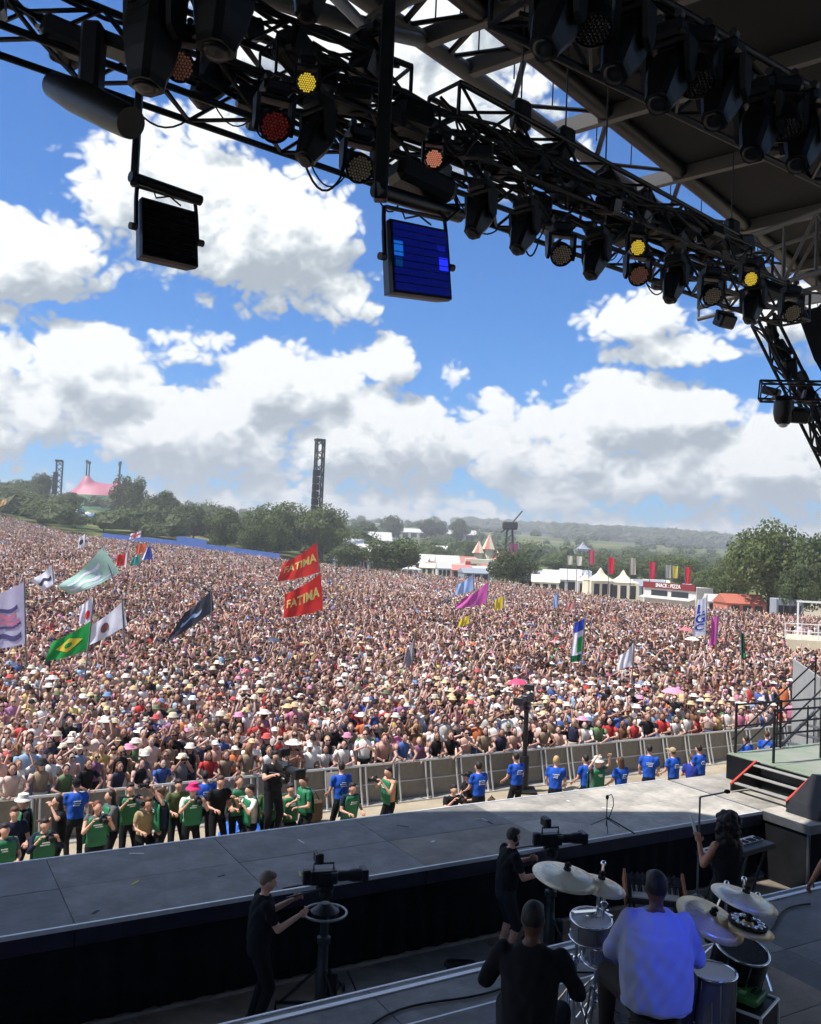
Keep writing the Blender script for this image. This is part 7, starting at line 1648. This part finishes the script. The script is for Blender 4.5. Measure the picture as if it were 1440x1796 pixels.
flag('small white and red flag between lilac and white flags', (164, 1046), (160, 1090), (140, 1094), (140, 1062), 60, WF, [('disc', .15, .6, .45, .85, RF)], seed=5)
flag('dark charcoal flag with pale print left of centre', (371, 1034), (376, 1070), (290, 1128), (325, 1074), 60, BKF, [('stroke', .3, .8, .4, .7, LB)], seed=6, wave=.05)
flag('upper red flag with yellow lettering on the tall double pole', (556, 951), (562, 1003), (486, 1020), (498, 987), 74, RF, texts=[('FATIMA', .06, .9, .28, .6, TXT, True)], seed=.7, wave=.06, bottom=np.array([.25, 0, 0]))
flag('lower red flag with yellow lettering on the tall double pole', (563, 1005), (566, 1068), (496, 1084), (500, 1042), 74.2, RF, texts=[('FATIMA', .06, .92, .3, .62, TXT, True)], seed=1.6, wave=.06, pole=False)
flag('light blue flag above the pink flag in the centre', (830, 1007), (832, 1034), (799, 1044), (801, 1026), 96, LB, seed=8)
flag('magenta pink flag in the centre of the crowd', (857, 1021), (852, 1058), (796, 1067), (815, 1048), 90, MG, seed=9, wave=.08)
flag('small yellow flag right of the magenta flag', (884, 1044), (882, 1066), (868, 1072), (868, 1052), 92, YF, seed=1)
flag('small yellow flag below the magenta flag', (824, 1078), (822, 1094), (804, 1100), (806, 1086), 80, YF, seed=2)
flag('white and green flag with blue top right of centre', (1026, 1084), (1018, 1158), (1000, 1162), (1008, 1092), 61, WF, [('band', 0, 1, 0, .26, BF), ('band', 0, .5, .42, .78, GRN), ('band', 0, 1, .84, 1, fm((20, 96, 60)))], seed=3, wave=.1)
flag('white feather banner with blue letters at right', (1240, 1047), (1238, 1114), (1214, 1118), (1224, 1052), 68, WF, texts=[('L', .9, .2, .14, .38, BF, False), ('G', .95, .12, .4, .64, BF, False), ('C', .9, .18, .66, .84, BF, False)], seed=4, wave=.04)
flag('white flag waving right of centre', (1112, 1127), (1109, 1166), (1082, 1176), (1086, 1152), 55, WF, seed=5)
flag('tall magenta pennant at right', (1261, 1078), (1256, 1130), (1243, 1132), (1248, 1084), 70, MG, seed=6)
flag('narrow dark green pennant near right edge of the crowd', (1299, 1108), (1302, 1156), (1309, 1156), (1305, 1112), 60, fm((30, 70, 46)), [('disc', .2, .8, .75, .95, GRN)], seed=7)
flag('red and white crossed flag above the blue fence', (248, 930), (246, 942), (226, 946), (229, 936), 150, WF, [('band', 0, 1, .4, .6, RF), ('band', .4, .6, 0, 1, RF)], seed=8)
flag('red and white flag right of the pale green flag', (225, 968), (222, 990), (204, 992), (206, 974), 88, RF, [('band', 0, .2, 0, 1, WF)], seed=1)
flag('blue and white triangular flag near the blue fence', (264, 955), (268, 980), (248, 982), (258, 962), 86, BF, [('band', .8, 1, 0, 1, WF)], seed=2)
flag('orange flag above the blue triangular flag', (256, 952), (254, 968), (238, 972), (240, 956), 87, OR, seed=3); flag('turquoise flag left of the blue triangular flag', (246, 974), (244, 990), (228, 992), (232, 978), 85, TQ, seed=4)
flag('small pale blue flag right of centre', (980, 1040), (978, 1064), (970, 1068), (971, 1046), 88, LB, seed=5); flag('small salmon flag right of the pale blue flag', (1010, 1054), (1009, 1068), (990, 1070), (992, 1058), 86, fm((222, 150, 140)), seed=6)
flag('faint grey flag in the middle of the crowd', (727, 1120), (722, 1166), (706, 1172), (712, 1140), 56, fm((170, 160, 166)), seed=7); flag('tan flag at the left edge near the trees', (14, 872), (10, 884), (-6, 892), (-6, 880), 160, fm((200, 170, 120)), seed=8)
flag('white flag with dark emblem in the far left crowd', (150, 935), (148, 958), (136, 962), (138, 944), 130, WF, [('disc', .25, .8, .3, .75, BKF)], seed=2)
for i, (x, y0, y1, m_, lab) in enumerate(((1072, 977, 1006, fm((218, 40, 60)), 'first red feather banner from the left behind crowd'), (1144, 985, 1016, fm((214, 40, 78)), 'second red feather banner behind the lettered stall'), (1206, 994, 1024, fm((222, 48, 56)), 'third red feather banner nearest the big right tree'), (1038, 964, 990, fm((200, 90, 110)), 'red and pale feather banner left of the cream tents'), (1110, 978, 1008, fm((190, 176, 160)), 'beige feather banner between the first two red ones'), (1172, 990, 1014, fm((176, 170, 160)), 'grey feather banner left of the third red one'), (1184, 992, 1014, fm((214, 190, 90)), 'yellow feather banner beside the third red one'), (1016, 975, 992, fm((220, 214, 196)), 'pale feather banner far left of the cream tents'), (1000, 974, 990, fm((214, 206, 190)), 'palest feather banner at left end of row'))):
    flag(lab, (x - 5, y0), (x - 4, y1), (x + 5, y1), (x + 5, y0 + 1), 132, m_, seed=i, wave=.05, group='feather banners behind the crowd', cat='banner', polew=.05)
# umbrellas in the crowd
def umbrella(px, py, wpx, dep, rgb, label):
    while pole_clear((px, py), dep) < 2.1 and dep > 22: dep -= .5
    c = at_depth(px, py, dep); R_ = wpx / FPX * dep / 2; r_ = thing('umbrella', label, 'umbrella', c, 0, 'umbrellas in the crowd')
    for k in range(8):
        a0, a1 = k * math.pi / 4, (k + 1) * math.pi / 4; mb = MB(); vs_ = []
        for s_ in (0.02, .35, .7, 1):
            for q in range(4):
                a = a0 + (a1 - a0) * q / 3; e = 1 - .06 * math.sin(q / 3 * math.pi) * s_; vs_.append((R_ * s_ * e * math.cos(a), R_ * s_ * e * math.sin(a), R_ * .42 * (1 - s_ ** 2)))
        mb.add(vs_, [(j * 4 + i, j * 4 + i + 1, (j + 1) * 4 + i + 1, (j + 1) * 4 + i) for j in range(3) for i in range(3)]); mb.build('canopy_panel', smat('umb_%d_%d_%d' % rgb, rgb, rough=.6), r_, smooth=True)
    stick('shaft', (0, 0, R_ * .5), (0, 0, -.9), .012, M_steel, r_)
umbrella(1180, 1214, 40, 40, (236, 150, 176), 'pink frilled umbrella in the right part of the crowd'); umbrella(908, 1198, 36, 44, (232, 70, 110), 'bright pink umbrella right of centre'); umbrella(1203, 1105, 22, 66, (232, 110, 120), 'coral umbrella left of the white feather banner'); umbrella(1214, 1122, 26, 62, (232, 226, 216), 'white umbrella below the coral umbrella'); umbrella(480, 1124, 26, 58, (60, 70, 90), 'dark blue umbrella left of centre')

# ------------------------------------------------------------------ air
hz = bpy.data.materials.new('haze_air'); hz.use_nodes = True; hn = hz.node_tree; hn.nodes.clear(); ho = hn.nodes.new('ShaderNodeOutputMaterial'); pv = hn.nodes.new('ShaderNodeVolumePrincipled')
pv.inputs['Color'].default_value = (.985, .99, 1.0, 1); pv.inputs['Density'].default_value = HAZE; pv.inputs['Anisotropy'].default_value = .2; hn.links.new(pv.outputs[0], ho.inputs['Volume'])
mb = MB(); mb.box((0, 0, 45), (6400, 6400, 93)); hb_ = mb.build('haze', hz); tag(hb_, kind='stuff')
